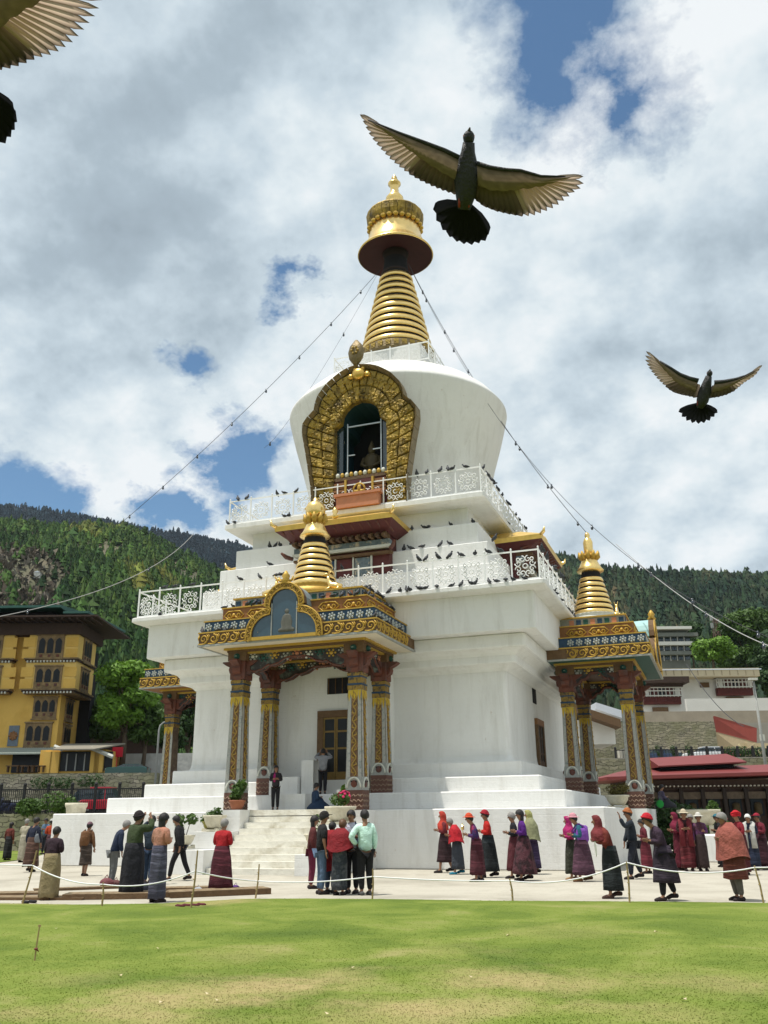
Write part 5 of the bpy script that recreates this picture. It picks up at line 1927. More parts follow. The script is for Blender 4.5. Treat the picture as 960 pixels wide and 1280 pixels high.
def feather_mesh(name, pts, w, c0, c1, rounded=.5, bend=.0, tipat=.72):
    """one vane along the polyline pts (local 3-D), width w; pale shaft side c0, dark edge c1"""
    n_ = 9
    V, Cc, F = [], [], []
    P0, P1 = Vector(pts[0]), Vector(pts[1])
    L = (P1 - P0).length
    d = (P1 - P0).normalized()
    side = Vector((-d.y, d.x, 0)).normalized()
    for i in range(n_ + 1):
        f_ = i / n_
        ww = w * (0.55 + .65 * min(1, f_ * 2.2)) * (math.sqrt(max(0, 1 - ((f_ - .72) / .28) ** 2)) if f_ > .72 else 1)
        ww = max(ww, w * .05)
        c = P0 + d * (L * f_) + side * (bend * L * (f_ * f_)) + Vector((0, 0, -.015 * L * math.sin(f_ * PI)))
        for q, (k_, zz) in enumerate(((-1, -.0025), (-.25, .001), (.05, .003), (1, -.002))):
            V.append(c + side * (ww * .5 * k_) + Vector((0, 0, zz)))
            tip = max(0, (f_ - tipat) / (1 - tipat))
            e_ = (1.0, .25, .1, .75)[q] * .75
            mix_ = min(1, e_ + tip * .55)
            Cc.append([c0[j] * (1 - mix_) + c1[j] * mix_ for j in range(3)] + [1])
    for i in range(n_):
        for q in range(3):
            a = i * 4 + q
            F.append((a, a + 1, a + 5, a + 4))
    me = bpy.data.meshes.new(name)
    me.from_pydata([tuple(v) for v in V], [], F)
    ca = me.color_attributes.new('tone', 'FLOAT_COLOR', 'POINT')
    ca.data.foreach_set('color', np.array(Cc, np.float32).ravel())
    me.materials.append(FM)
    me.polygons.foreach_set('use_smooth', [True] * len(F))
    return me


def interp_poly(P, t_):
    L = [0]
    for i in range(1, len(P)):
        L.append(L[-1] + math.dist(P[i], P[i - 1]))
    s_ = t_ * L[-1]
    return (float(np.interp(s_, L, [p[0] for p in P])), float(np.interp(s_, L, [p[1] for p in P])))


def flying_pigeon(label, cpx, dist, body, neck_, head, tail_c, tail_tips, wings, wbody):
    """all outlines are offsets (right, up) in metres of the bird's own plane, cx is its centre"""
    C0 = CAM + ray(*cpx) * dist
    dv = ray(*cpx)
    zax = -dv
    xax = (CR - zax * CR.dot(zax)).normalized()
    yax = zax.cross(xax)

    def L2(p):
        r_ = ray(*p)
        P = r_ * (dist / r_.dot(dv)) - dv * dist
        return (P.dot(xax), P.dot(yax))
    k = math.dist(L2((cpx[0] + 1, cpx[1])), L2(cpx)) * .5 + math.dist(L2((cpx[0], cpx[1] + 1)), L2(cpx)) * .5
    root = thing('flying_pigeon', label, 'pigeon')
    M = Matrix((xax, yax, zax)).transposed().to_4x4()
    M.translation = C0
    root.matrix_world = M
    bs = max(wbody) / 16.5
    pts = [(*L2(p), -.0) for p in body]
    mb = MB()
    mb.smooth = True
    mb.tube([Vector(p) for p in pts], [r_ * k for r_ in wbody], 14)
    mb.build('body', BODYM, root)
    mb = MB()
    mb.smooth = True
    h_ = L2(head)
    mb.sphere(h_[0], h_[1], .0, 7.5 * k * bs, 9 * k * bs, 7.5 * k * bs, 12, 8)
    mb.build('head', BODYM, root)
    mb = MB()
    mb.smooth = True
    mb.tube([(h_[0], h_[1] + 7 * k * bs, .003), (h_[0] + 1 * k * bs, h_[1] + 12 * k * bs, .006)], [2.8 * k * bs, .7 * k * bs], 8)
    mb.build('beak', mat('beak', (.06, .05, .045), bump=0), root)
    mb = MB()
    for s_ in (-1, 1):
        mb.sphere(h_[0] + s_ * 6.4 * k * bs, h_[1] + 2 * k * bs, .002, 1.3 * k * bs, 1.3 * k * bs, 1.3 * k * bs, 6, 4)
    mb.build('eyes', mat('orange_eye', (.5, .13, .02), bump=0, rough=.2), root)
    # tail fan
    tr = L2(tail_c)
    n_ = len(tail_tips)
    tl = put('tail', None, root)
    for i, tp in enumerate(tail_tips):
        q = L2(tp)
        me = feather_mesh('tail_feather', [(tr[0] + (i - n_ / 2) * .8 * k, tr[1], -.01 - .0015 * i), (q[0], q[1], -.018 - .0015 * i)], 13 * k * (bs if bs < 1 else 1.2 * bs), (.012, .012, .014), (.008, .008, .01))
        put('tail_feather', me, tl)
    mb = MB()
    mb.smooth = True
    for s_ in (-1, 1):
        mb.tube([(tr[0] + s_ * 5 * k * bs, tr[1] + 8 * k * bs, 7 * k * bs), (tr[0] + s_ * 6 * k * bs, tr[1] - 4 * k * bs, 6 * k * bs)], [2.6 * k * bs, 1.8 * k * bs], 7)
    mb.build('feet', mat('pigeon_feet', (.22, .03, .02), bump=0), root)
    for wg in wings:
        W = put('wing', None, root)
        lead = [L2(p) for p in wg['lead']]
        trail = [L2(p) for p in wg['trail']]
        rooty = [L2(p) for p in wg['bone']]
        N = wg.get('n', 20)
        for i in range(N):
            t_ = i / (N - 1)
            a = interp_poly(rooty, min(1, t_ * 1.0))
            b_ = interp_poly(trail, t_)
            prim = t_ > .42
            ln_ = math.dist(a, b_)
            c0 = (.64, .50, .40) if prim else (.27, .20, .155)
            c1 = (.05, .035, .022) if prim else (.018, .014, .010)
            wdt = ln_ * .0 + (wg['fw'] * k) * (1.25 if not prim else .86 - .75 * (t_ - .42))
            me = feather_mesh('flight_feather', [(a[0], a[1], .004 + i * .0012), (b_[0], b_[1], -.002 + i * .0012)], wdt, c0, c1, bend=wg.get('bend', .05), tipat=.72 if prim else .45)
            put('flight_feather', me, W)
        # under-wing coverts: a soft quilt from the leading edge back over the feather bases
        m_ = 26
        V, Cc, F = [], [], []
        for i in range(m_ + 1):
            t_ = i / m_
            a = interp_poly(lead, t_)
            b_ = interp_poly(trail, min(1, t_ * .98))
            r0 = .56 * (1 - t_ ** 1.3) + .03
            for j in range(8):
                f_ = j / 7 * r0
                wob = .018 * math.sin(i * 2.1 + j) * (j > 5)
                V.append((a[0] + (b_[0] - a[0]) * (f_ + wob), a[1] + (b_[1] - a[1]) * (f_ + wob), .012 + i * .0009 + .010 * math.sin(j / 7 * PI)))
                base = (.20, .145, .11)
                dk = (.03, .028, .028)
                e_ = max(0, 1 - j / 1.6) * .95
                n_v = .8 + .4 * random.random()
                Cc.append([(base[q] * (1 - e_) + dk[q] * e_) * n_v for q in range(3)] + [1])
        for i in range(m_):
            for j in range(7):
                a = i * 8 + j
                F.append((a, a + 1, a + 9, a + 8))
        me = bpy.data.meshes.new('coverts')
        me.from_pydata(V, [], F)
        ca = me.color_attributes.new('tone', 'FLOAT_COLOR', 'POINT')
        ca.data.foreach_set('color', np.array(Cc, np.float32).ravel())
        me.materials.append(COVM)
        me.polygons.foreach_set('use_smooth', [True] * len(F))
        put('wing_coverts', me, W)
        mb = MB()
        mb.smooth = True
        mb.tube([(p[0], p[1], .014 + i * .004) for i, p in enumerate(lead[:-1])], [wg.get('arm', 3.0) * k * (1 - .8 * i / len(lead)) for i in range(len(lead) - 1)], 7)
        mb.build('wing_edge', BODYM, W)
    return root


flying_pigeon('large pigeon flying overhead, wings spread, right of the gilded spire top', (583, 220), 2.5,
              [(586, 178), (585, 190), (584, 207), (583, 225), (582, 245), (580, 262)], None, (586, 172), (580, 255),
              [(541, 262), (545, 276), (553, 288), (562, 297), (571, 303), (580, 306), (590, 307), (599, 305), (607, 302), (611, 294)],
              [dict(lead=[(574, 197), (556, 188), (530, 178), (500, 167), (478, 158), (462, 151), (453, 143)], trail=[(566, 243), (552, 238), (538, 232), (522, 224), (508, 215), (497, 206), (487, 197), (478, 187), (470, 177), (463, 167), (458, 156), (452, 142)],
                    bone=[(572, 205), (545, 193), (520, 181), (505, 174), (495, 170), (485, 165)], fw=13, n=21),
               dict(lead=[(596, 204), (612, 209), (632, 212), (650, 213), (675, 220), (705, 221), (727, 218)], trail=[(598, 250), (610, 259), (624, 264), (640, 267), (655, 269), (668, 268), (682, 263), (696, 256), (707, 247), (717, 238), (729, 230), (728, 218)],
                    bone=[(598, 212), (620, 216), (640, 218), (655, 220), (665, 222), (678, 224)], fw=13, n=21, bend=-.05)],
              [7.5, 9, 14, 16.5, 13, 8])
flying_pigeon('smaller pigeon flying at the right of the picture with wings raised', (880, 490), 4.9,
              [(886, 470), (884, 478), (881, 490), (878, 501), (874, 510)], None, (887, 467), (875, 505),
              [(848, 515), (852, 521), (858, 526), (865, 529), (873, 530), (880, 529), (887, 526), (893, 521), (897, 516)],
              [dict(lead=[(873, 476), (862, 473), (850, 468), (838, 460), (825, 452), (812, 440)], trail=[(866, 497), (856, 494), (848, 492), (838, 488), (830, 481), (822, 473), (816, 465), (810, 456), (807, 447), (809, 438)],
                    bone=[(873, 480), (860, 476), (848, 470), (838, 465), (832, 460)], fw=7, n=18),
               dict(lead=[(893, 478), (905, 477), (920, 474), (932, 470), (943, 464), (952, 456)], trail=[(888, 498), (897, 497), (908, 494), (918, 489), (926, 482), (932, 476), (938, 472), (945, 467), (952, 456)],
                    bone=[(893, 482), (905, 480), (918, 477), (928, 473), (936, 469)], fw=6.5, n=16, bend=-.04)],
              [3.8, 5.5, 8, 7.5, 4])
flying_pigeon('nearest pigeon cut off by the top left corner, fanned wing and tail tip showing', (-70, 60), 1.5,
              [(-80, -10), (-75, 20), (-70, 60), (-62, 95), (-50, 120)], None, (-84, -28), (-45, 105),
              [(-62, 190), (-45, 196), (-28, 198), (-12, 194), (-2, 188), (8, 181), (15, 173), (20, 164), (23, 154), (20, 143)],
              [dict(lead=[(-55, 0), (-35, -14), (0, -26), (40, -30), (80, -26), (122, -8)], trail=[(-30, 84), (-12, 88), (6, 86), (19, 83), (29, 79), (38, 75), (48, 70), (63, 66), (77, 59), (93, 47), (106, 30), (118, 14), (124, 0), (128, -16)],
                    bone=[(-45, 30), (-30, 15), (-15, 0), (-5, -10), (5, -18)], fw=16, n=20, bend=-.04, arm=9),
               dict(lead=[(-95, 0), (-120, -12), (-150, -20), (-190, -20), (-230, -10)], trail=[(-100, 84), (-130, 90), (-160, 84), (-190, 66), (-215, 40), (-232, 5)],
                    bone=[(-95, 25), (-120, 10), (-145, -2), (-160, -8)], fw=16, n=16, arm=9)],
              [14, 20, 26, 20, 10])

# ================================================================== STRINGS OF BULBS
WIRE = mat('wire', (.05, .05, .055), bump=0)
WIREL = mat('pale_wire', (.35, .35, .35), bump=0)
BULB = mat('dark_bulb', (.03, .04, .06), rough=.15, bump=0, spec=.8)


def light_string(label, A, M_, B, n_bulb, r=.03, m_=WIRE):
    t0 = thing('light_string', label, 'string lights', tuple(A))
    r *= .62
    P = []
    for i in range(49):
        t_ = i / 48
        P.append((A * ((1 - t_) ** 2) + M_ * (2 * t_ * (1 - t_)) + B * t_ ** 2) - A)
    mb = MB()
    mb.tube(P, r, 5)
    mb.build('wire', m_, t0)
    bm0 = MB()
    bm0.smooth = True
    bm0.sphere(0, 0, -.10, .06, .06, .08, 7, 5)
    bm0.box(0, 0, .0, .06, .06, .10)
    me = bm0.mesh('bulb', BULB)
    for k in range(n_bulb):
        t_ = (k + .7) / n_bulb
        p = A * ((1 - t_) ** 2) + M_ * (2 * t_ * (1 - t_)) + B * t_ ** 2 - A
        put('bulb', me, t0, p)
    return t0


def through(A, mid, B, D_mid):
    """Bezier control so that the curve passes the middle sighting"""
    Pm = far(mid[0], mid[1], D_mid)
    return Pm * 2 - (A + B) * .5


SP = Vector((DX, -.8, 31.9))
SPL, SPR = Vector((DX - .85, -.3, 31.4)), Vector((DX + .85, -.3, 31.4))
for lab, A, mid, Dm, B, nb, rr, mm in (
        ('string of bulbs sagging from the spire down to the left past the white clouds', SPL, (320, 500), 44, far(150, 655, 50), 8, .022, WIRE),
        ('second string from the spire to the left, faint against the clouds', SPL, (385, 490), 43, far(330, 560, 43), 3, .012, WIRE),
        ('pale wire sagging across the wooded hillside at left', far(242, 667, 48), (150, 728), 46, far(-30, 776, 45), 2, .03, WIREL),
        ('string of bulbs from the spire down to the right porch spire', SPR, (610, 502), 42, Vector((9.75, -.2, 14.3)), 7, .025, WIRE),
        ('outer string of bulbs sweeping from the spire to the right edge', SPR, (680, 596), 38, far(975, 802, 30), 9, .018, WIRE),
        ('pale slack wire joining the outer string at the right edge', far(770, 680, 40), (868, 757), 33, far(975, 812, 28), 3, .025, WIREL),
        ('thin wire dropping from the metal roof past the red ramp wall', far(858, 830, 95), (895, 880), 90, far(930, 908, 85), 0, .06, WIRE)):
    light_string(lab, A, through(A, mid, B, Dm), B, nb, rr, mm)

# ================================================================== BOARDS, STICKS, ROPE
BAMBOO = mat('bamboo_stick', (.30, .22, .10), var=.35, scale=12, stretch=(1, 1, .2))
BOARD = mat('worn_board', (.20, .135, .075), rough=.75, var=.35, scale=3, stretch=(8, 1, 1), bump=.4, color2=(.32, .25, .15), thr=.55)
ROPE = mat('white_rope', (.75, .75, .76), bump=0)
sticks = []
for lab, base, top_, z_hint in (('bamboo stick leaning right at the far left of the rope', (27, 1131), (46, 1063), 0), ('short bamboo stick by the pink and grey shoe bags', (127, 1134), (129, 1103), 0),
                                ('tall bamboo stick left of the red-vested nun', (238, 1136), (247, 1063), 0), ('bamboo stick at the right end of the wooden boards', (319, 1123), (324, 1080), 0),
                                ('bamboo stick in front of the mint-shirted man', (465, 1125), (466, 1086), 0), ('thin bamboo stick before the purple-top woman', (641, 1127), (637, 1098), 0),
                                ('bamboo stick beside the rust-jacket woman', (787, 1130), (783, 1077), 0), ('leaning bamboo stick at the right edge', (955, 1130), (943, 1082), 0)):
    g_ = gnd(*base)
    D_ = math.hypot(g_.x - CAM.x, g_.y - CAM.y)
    T = far(top_[0], top_[1], D_)
    mb = MB()
    mid_ = (T - g_) * .5 + Vector((.015, .01, 0))
    mb.tube([(0, 0, -.05), tuple(mid_), tuple(T - g_)], [.020, .018, .015], 7)
    for q in range(3):
        c_ = (T - g_) * (.25 + .25 * q)
        mb.sphere(c_.x, c_.y, c_.z, .022, .022, .012, 7, 4)
    mb.build('rope_stick', BAMBOO, None, tuple(g_), label=lab, cat='stick', group='bamboo sticks holding the rope')
    sticks.append((g_, T))
# rope hung from stick to stick
anch = [far(-40, 1077, 22.6), sticks[0][1] + (sticks[0][0] - sticks[0][1]) * .28, sticks[1][1] + (sticks[1][0] - sticks[1][1]) * .08, sticks[2][1] + (sticks[2][0] - sticks[2][1]) * .36, sticks[3][1] + (sticks[3][0] - sticks[3][1]) * .50,
        sticks[4][1] + (sticks[4][0] - sticks[4][1]) * .25, sticks[5][1] + (sticks[5][0] - sticks[5][1]) * .10, sticks[6][1] + (sticks[6][0] - sticks[6][1]) * .02, sticks[7][1] + (sticks[7][0] - sticks[7][1]) * .05, far(1000, 1080, 19.6)]
P = []
for i in range(len(anch) - 1):
    a, b_ = anch[i], anch[i + 1]
    sag = [.02, .10, .12, .03, .06, .03, .16, .14, .02][i]
    for j in range(12):
        t_ = j / 12
        P.append(a * (1 - t_) + b_ * t_ - Vector((0, 0, sag * 4 * t_ * (1 - t_))))
P.append(anch[-1])
o_ = P[0].copy()
mb = MB()
mb.smooth = True
mb.tube([p - o_ for p in P], .013, 6)
mb.build('rope', ROPE, None, tuple(o_), label='white rope strung between bamboo sticks along the lawn edge', cat='rope')

nb_ = 0
for lab, px, py, L_, W2, ang, th in (('long dark prostration board under the plum-sweater person', 45, 1124, 2.4, .55, -6, .06), ('pale prostration board at the left edge', 2, 1118, 2.0, .6, 4, .05), ('narrow board slanting behind the green-jacket woman', 100, 1112, 2.2, .35, 24, .06),
                                     ('raised board under the green-jacket woman', 140, 1123, 2.0, .62, 4, .12), ('middle prostration board under the peach-blouse woman', 197, 1121, 1.4, .60, 6, .12), ('board behind the peach-blouse woman', 222, 1112, 1.6, .55, 10, .06),
                                     ('large raised board under the red-vested nun', 272, 1119, 2.3, .70, 24, .13)):
    g_ = gnd(px, py)
    ax = math.atan2(RIGHT0.y, RIGHT0.x) + R(ang)
    t0 = thing('prostration_board', lab, 'wooden board', (g_.x, g_.y, 0), ax, 'wooden prostration boards')
    nn = 4
    for q in range(nn):
        mb = MB()
        w_ = W2 / nn
        mb.box(0, -W2 / 2 + w_ * (q + .5), th - .012 + .002 * (q % 2), L_, w_ - .008, .024)
        mb.build('plank', BOARD, t0)
    for q in (-1, 0, 1):
        mb = MB()
        mb.box(q * L_ * .44, 0, (th - .026) / 2, .07, W2 * .94, th - .028)
        mb.build('bearer', BROWNW, t0)
    mb = MB()
    mb.box(0, -W2 / 2 - .012, th * .5, L_, .02, th - .01)
    mb.build('edge_board', BROWNW, t0)


def bundle(name, lab, cat_, px, py, sz, col_, z=0, squash=.6):
    g_ = gnd(px, py, z)
    mb = MB()
    mb.smooth = True
    rs = []
    ph = random.random() * 6
    for j in range(7):
        a = -PI / 2 + PI * j / 6
        k_ = max(.05, math.cos(a))
        rs.append([(sz * k_ * math.cos(t_) * (1 + .15 * math.sin(3 * t_ + ph)), sz * .7 * k_ * math.sin(t_) * (1 + .12 * math.sin(4 * t_ + j)), sz * squash * (1 + math.sin(a))) for t_ in [2 * PI * i / 12 for i in range(12)]])
    mb.rings(rs)
    t0 = thing(name, lab, cat_, (g_.x, g_.y, z))
    mb.build('cloth_body', cloth(col_), t0)
    mb = MB()
    mb.tube([(-sz * .5, 0, sz * squash * 1.5), (0, .02, sz * squash * 2.6), (sz * .5, 0, sz * squash * 1.5)], sz * .06, 5)
    mb.build('handle', cloth(col_), t0)


bundle('bag', 'dusty pink patterned bag on the paving beside the navy-jacket person', 'bag', 132, 1110, .20, (.25, .08, .09))
bundle('bag', 'reddish bag touching the pink patterned bag', 'bag', 144, 1109, .15, (.18, .07, .07))
bundle('bag', 'small dark blue-grey bundle between the two women on the boards', 'bag', 179, 1115, .17, (.04, .045, .07))
bundle('bag', 'purple woolly hat lying on the board by the nun', 'hat', 294, 1115, .13, (.14, .04, .26))
bundle('bag', 'clear pale plastic bag behind the tall stick', 'bag', 247, 1118, .13, (.55, .6, .66))
for lab, px, py in (('left dark red sandal in front of the nun board', 229, 1134), ('right dark red sandal in front of the nun board', 247, 1133), ('pair of black shoes under the leftmost board edge', 36, 1129)):
    g_ = gnd(px, py)
    mb = MB()
    mb.smooth = True
    for q in (-.08, .08):
        mb.rings([[(q + k_ * .05 * math.cos(t_), yy, .03 + k_ * .03 * math.sin(t_)) for t_ in [2 * PI * i / 8 for i in range(8)]] for k_, yy in ((.5, -.14), (1, -.1), (.9, 0), (1, .08), (.5, .13))])
    mb.build('sandals', cloth((.14, .02, .03) if px > 100 else (.02, .02, .025)), None, (g_.x, g_.y, 0), 1.2, label=lab, cat='sandals')
# marker stake in the lawn
g_ = gnd(43, 1201, .02)
t0 = thing('garden_stake', 'thin wooden stake with a scrap of cloth tied on, standing in the front lawn', 'stake', tuple(g_))
mb = MB()
mb.tube([(0, 0, -.05), (.01, 0, .20), (.022, 0, .40)], [.010, .010, .008], 6)
mb.box(.02, 0, .385, .04, .01, .02)
mb.build('stick', BAMBOO, t0)
mb = MB()
mb.smooth = True
mb.sphere(.006, 0, .13, .028, .022, .016, 8, 5)
mb.tube([(0, 0, .13), (.04, .01, .105)], .008, 5)
mb.build('tied_cloth', cloth((.25, .07, .06)), t0)
# ================================================================== PLANTS AND POTS
LEAFD = mat('leaf_dark', (.035, .075, .018), rough=.6, var=.4, bump=0)
LEAFM = mat('leaf_mid', (.065, .125, .022), rough=.6, var=.4, bump=0)
LEAFB = mat('leaf_bright', (.13, .25, .025), rough=.6, var=.35, bump=0)
BARK = mat('bark', (.10, .075, .05), var=.4, scale=8, bump=.6)
for _m in (LEAFD, LEAFM, LEAFB):
    t_ = NT(_m.node_tree)
    b_ = t_.n['Principled BSDF']
    tr_ = t_.add('ShaderNodeBsdfTranslucent', ins={'Color': b_.inputs['Base Color'].links[0].from_socket})
    mx_ = t_.add('ShaderNodeMixShader', ins={0: .3, 1: b_.outputs[0], 2: tr_.outputs[0]})
    t_.l.new(mx_.outputs[0], t_.n['Material Output'].inputs['Surface'])


def leaf_cloud(name, blobs, n, size, m_, squash=1.0, seed=0):
    """n small leaf quads spread in ellipsoidal clumps: blobs = (x,y,z,rx,ry,rz)"""
    rg = np.random.default_rng(seed + 5)
    B = np.array(blobs, float)
    w = (B[:, 3] * B[:, 4] * B[:, 5]) ** .66
    idx = rg.choice(len(B), n, p=w / w.sum())
    d = rg.normal(size=(n, 3))
    d /= np.linalg.norm(d, axis=1)[:, None]
    r = .45 + .6 * rg.random(n) ** .6
    c = B[idx, :3] + d * r[:, None] * B[idx, 3:6]
    a = rg.normal(size=(n, 3))
    a /= np.linalg.norm(a, axis=1)[:, None]
    nn = d * .8 + rg.normal(size=(n, 3)) * .6 + np.array([0, 0, .5])
    b = np.cross(nn, a)
    b /= np.linalg.norm(b, axis=1)[:, None] + 1e-9
    a = np.cross(b, nn)
    a /= np.linalg.norm(a, axis=1)[:, None] + 1e-9
    s = size * (.6 + .8 * rg.random(n))[:, None]
    V = np.stack([c - a * s - b * s * .15, c - b * s * .5, c + a * s, c + b * s * .5], 1).reshape(-1, 3)
    return tri_mesh(name, V, 4, mats=[m_])


def bush(lab, cat_, p, blobs, n, size, m_, group=None, name='bush', stems=True):
    t0 = thing(name, lab, cat_, tuple(p), 0, group)
    put('foliage', leaf_cloud('foliage', blobs, n, size, m_, seed=len(bpy.data.objects)), t0)
    if stems:
        mb = MB()
        for b_ in blobs[:6]:
            mb.tube([(b_[0] * .15, b_[1] * .15, 0), (b_[0] * .5, b_[1] * .5, b_[2] * .5), (b_[0], b_[1], b_[2])], [.02 + .03 * b_[3], .015 + .02 * b_[3], .008], 5)
        mb.build('stems', BARK, t0)
    return t0


STONEW = mat('cream_carved_stone', (.58, .54, .42), var=.2, scale=6, bump=.4, color2=(.40, .36, .26), thr=.62)
TERRA = mat('terracotta_pot', (.28, .10, .05), var=.25, scale=6)


def flower_pot(lab, p, r, h, mpot, leaf, blobs, n, lsz, flowers=None, stand=0.0):
    t0 = thing('potted_plant', lab, 'potted plant', tuple(p))
    if stand:
        mb = MB()
        mb.box(0, 0, stand * .35, r * 1.7, r * 1.7, stand * .7)
        for q in range(4):
            mb.box((q % 2 - .5) * r * 1.3, (q // 2 - .5) * r * 1.3, stand * .85, r * .35, r * .35, stand * .3)
        mb.build('stand', STONEW, t0)
    mb = MB()
    mb.smooth = True
    z = stand
    mb.lathe([(r * .6, z), (r * .7, z + h * .1), (r * .95, z + h * .5), (r, z + h * .75), (r * 1.12, z + h * .85), (r * 1.12, z + h), (r * .95, z + h), (r * .9, z + h * .85)], 20)
    mb.build('pot', mpot, t0)
    bl = [(b_[0], b_[1], b_[2] + z + h, b_[3], b_[4], b_[5]) for b_ in blobs]
    put('foliage', leaf_cloud('foliage', bl, n, lsz, leaf, seed=n), t0)
    mb = MB()
    for b_ in bl:
        mb.tube([(0, 0, z + h * .8), (b_[0] * .5, b_[1] * .5, (b_[2] + z + h) / 2), (b_[0], b_[1], b_[2])], [.015, .012, .006], 5)
    mb.build('stems', BARK, t0)
    if flowers:
        mb = MB()
        mb.smooth = True
        rd = random.Random(4)
        for q in range(26):
            b_ = rd.choice(bl)
            a, e = rd.random() * 6.28, rd.uniform(-.3, 1.2)
            mb.sphere(b_[0] + b_[3] * math.cos(a) * math.cos(e), b_[1] + b_[4] * math.sin(a) * math.cos(e), b_[2] + b_[5] * math.sin(e), .055, .055, .045, 6, 4)
        mb.build('blossom', flowers, t0)
    return t0


PINKF = mat('pink_blossom', (.55, .03, .12), var=.4, bump=0)
flower_pot('tall green potted plant in a terracotta pot at the foot of the left front column', (-1.62, -12.3, 1.95), .26, .32, TERRA, LEAFM, [(0, 0, .3, .2, .2, .3), (.12, .05, .5, .18, .18, .22), (-.08, 0, .15, .2, .2, .15)], 420, .085)
flower_pot('low plant in a yellow-green tub left of the steps', (-2.1, -13.1, 1.25), .30, .34, mat('mossy_tub', (.22, .2, .05), var=.3), LEAFM, [(0, 0, .15, .3, .3, .18), (-.2, 0, .05, .25, .2, .15), (.15, 0, .25, .2, .2, .2)], 380, .07)
flower_pot('straggly light-green plant in a square stone planter left of the red-vested nun', (-2.3, -14.4, .75), .28, .3, STONEW, LEAFM, [(-.3, 0, .45, .22, .2, .2), (.2, 0, .5, .2, .2, .18), (-.25, 0, .2, .15, .15, .15)], 360, .07, stand=.12)
flower_pot('round white carved bowl on the left stair parapet', (-1.95, -13.2, 1.26), .36, .42, STONEW, LEAFD, [(0, 0, .05, .2, .2, .1)], 60, .05, stand=.1)
flower_pot('pink bougainvillea in a large round cream bowl right of the steps', (2.25, -12.2, 1.46), .48, .46, STONEW, LEAFM, [(-.05, 0, .22, .32, .3, .22), (.12, 0, .3, .2, .2, .2)], 300, .07, PINKF, stand=.1)
flower_pot('small yellow-green shrub in a yellow pot behind the pink flowers', (2.0, -10.85, 1.93), .24, .42, mat('ochre_pot', (.40, .22, .07), var=.3), LEAFB, [(0, 0, .2, .28, .25, .18), (-.15, 0, .3, .15, .15, .12)], 320, .06)
flower_pot('thin sapling in a wide cream bowl on the low right stair parapet', (2.4, -14.25, .61), .42, .36, STONEW, LEAFM, [(0, 0, .3, .12, .12, .2), (-.08, 0, .5, .1, .1, .1)], 50, .05, stand=.22)
flower_pot('round white lotus urn on a stand beyond the left end of the platform', (-10.9, -9.2, 0), .40, .8, STONEW, LEAFD, [(0, 0, .0, .2, .2, .05)], 20, .05, stand=1.55)
flower_pot('reddish bush in a cream urn at the right porch', (10.4, -3.6, 1.93), .42, .38, STONEW, mat('autumn_leaf', (.10, .085, .02), var=.5, bump=0), [(0, 0, .2, .4, .35, .22), (.25, 0, .25, .25, .25, .2)], 500, .06, stand=.1)
flower_pot('cream carved urn on a low stand right of the platform', (13.3, -1.6, 0), .75, .6, STONEW, LEAFD, [(0, 0, .0, .2, .2, .05)], 20, .05, stand=1.25)
bush('clump of dark shrubs behind the right porch columns', 'bush', (11.6, 2.6, 0), [(0, 0, 1.7, 1.0, .8, .7), (-1.0, .3, 1.6, .8, .7, .6), (.9, .2, 1.5, .7, .7, .6), (0, 0, .8, 1.3, .8, .7)], 3200, .11, LEAFD)
# white low wall block by the crowd and bright green bag on the ledge
mb = MB()
slab(mb, .75, 0, .95, .05, .04)
mb.build('pedestal_block', WHITE, None, (13.35, -3.6, 0), label='low whitewashed pedestal behind the walkers, right of the platform', cat='pedestal')
bundle('bag', 'bright green bag on the ledge of the right porch', 'bag', 812, 1006, .01, (.02, .35, .06), 0)
o_ = [o for o in bpy.data.objects if o.get('label', '').startswith('bright green bag')][0]
o_.location = (11.9, -2.0, 1.92)
o_.scale = (15, 12, 26)
for lab, px, c_ in (('yellow plastic crate left of the door, lower one of two', 0, 0), ('yellow plastic crate stacked on the other one', 0, 1)):
    mb = MB()
    z_ = 2.55 + c_ * .52
    mb.box(0, 0, .24, .6, .4, .46)
    mb.box(0, 0, .475, .66, .46, .05)
    mb.build('crate', mat('ochre_crate', (.50, .36, .05), var=.25), None, (1.5 - .05 * c_, -8.7, z_), label=lab, cat='crate', group='yellow crates by the door')

# ================================================================== SURROUNDINGS (frame parallel to the view)
BRZ = math.atan2(RIGHT0.y, RIGHT0.x)


def fz(px, py, d):
    """sight line met with the upright plane at forward depth d: (right, height)"""
    r_ = ray(px, py)
    k = d / (r_.x * FWD0.x + r_.y * FWD0.y)
    P = r_ * k
    return P.dot(RIGHT0), CAM.z + P.z


def W3(X, d, z):
    p = CAM + RIGHT0 * X + FWD0 * d
    return Vector((p.x, p.y, z))


STONEG = bpy.data.materials.new('retaining_stone')


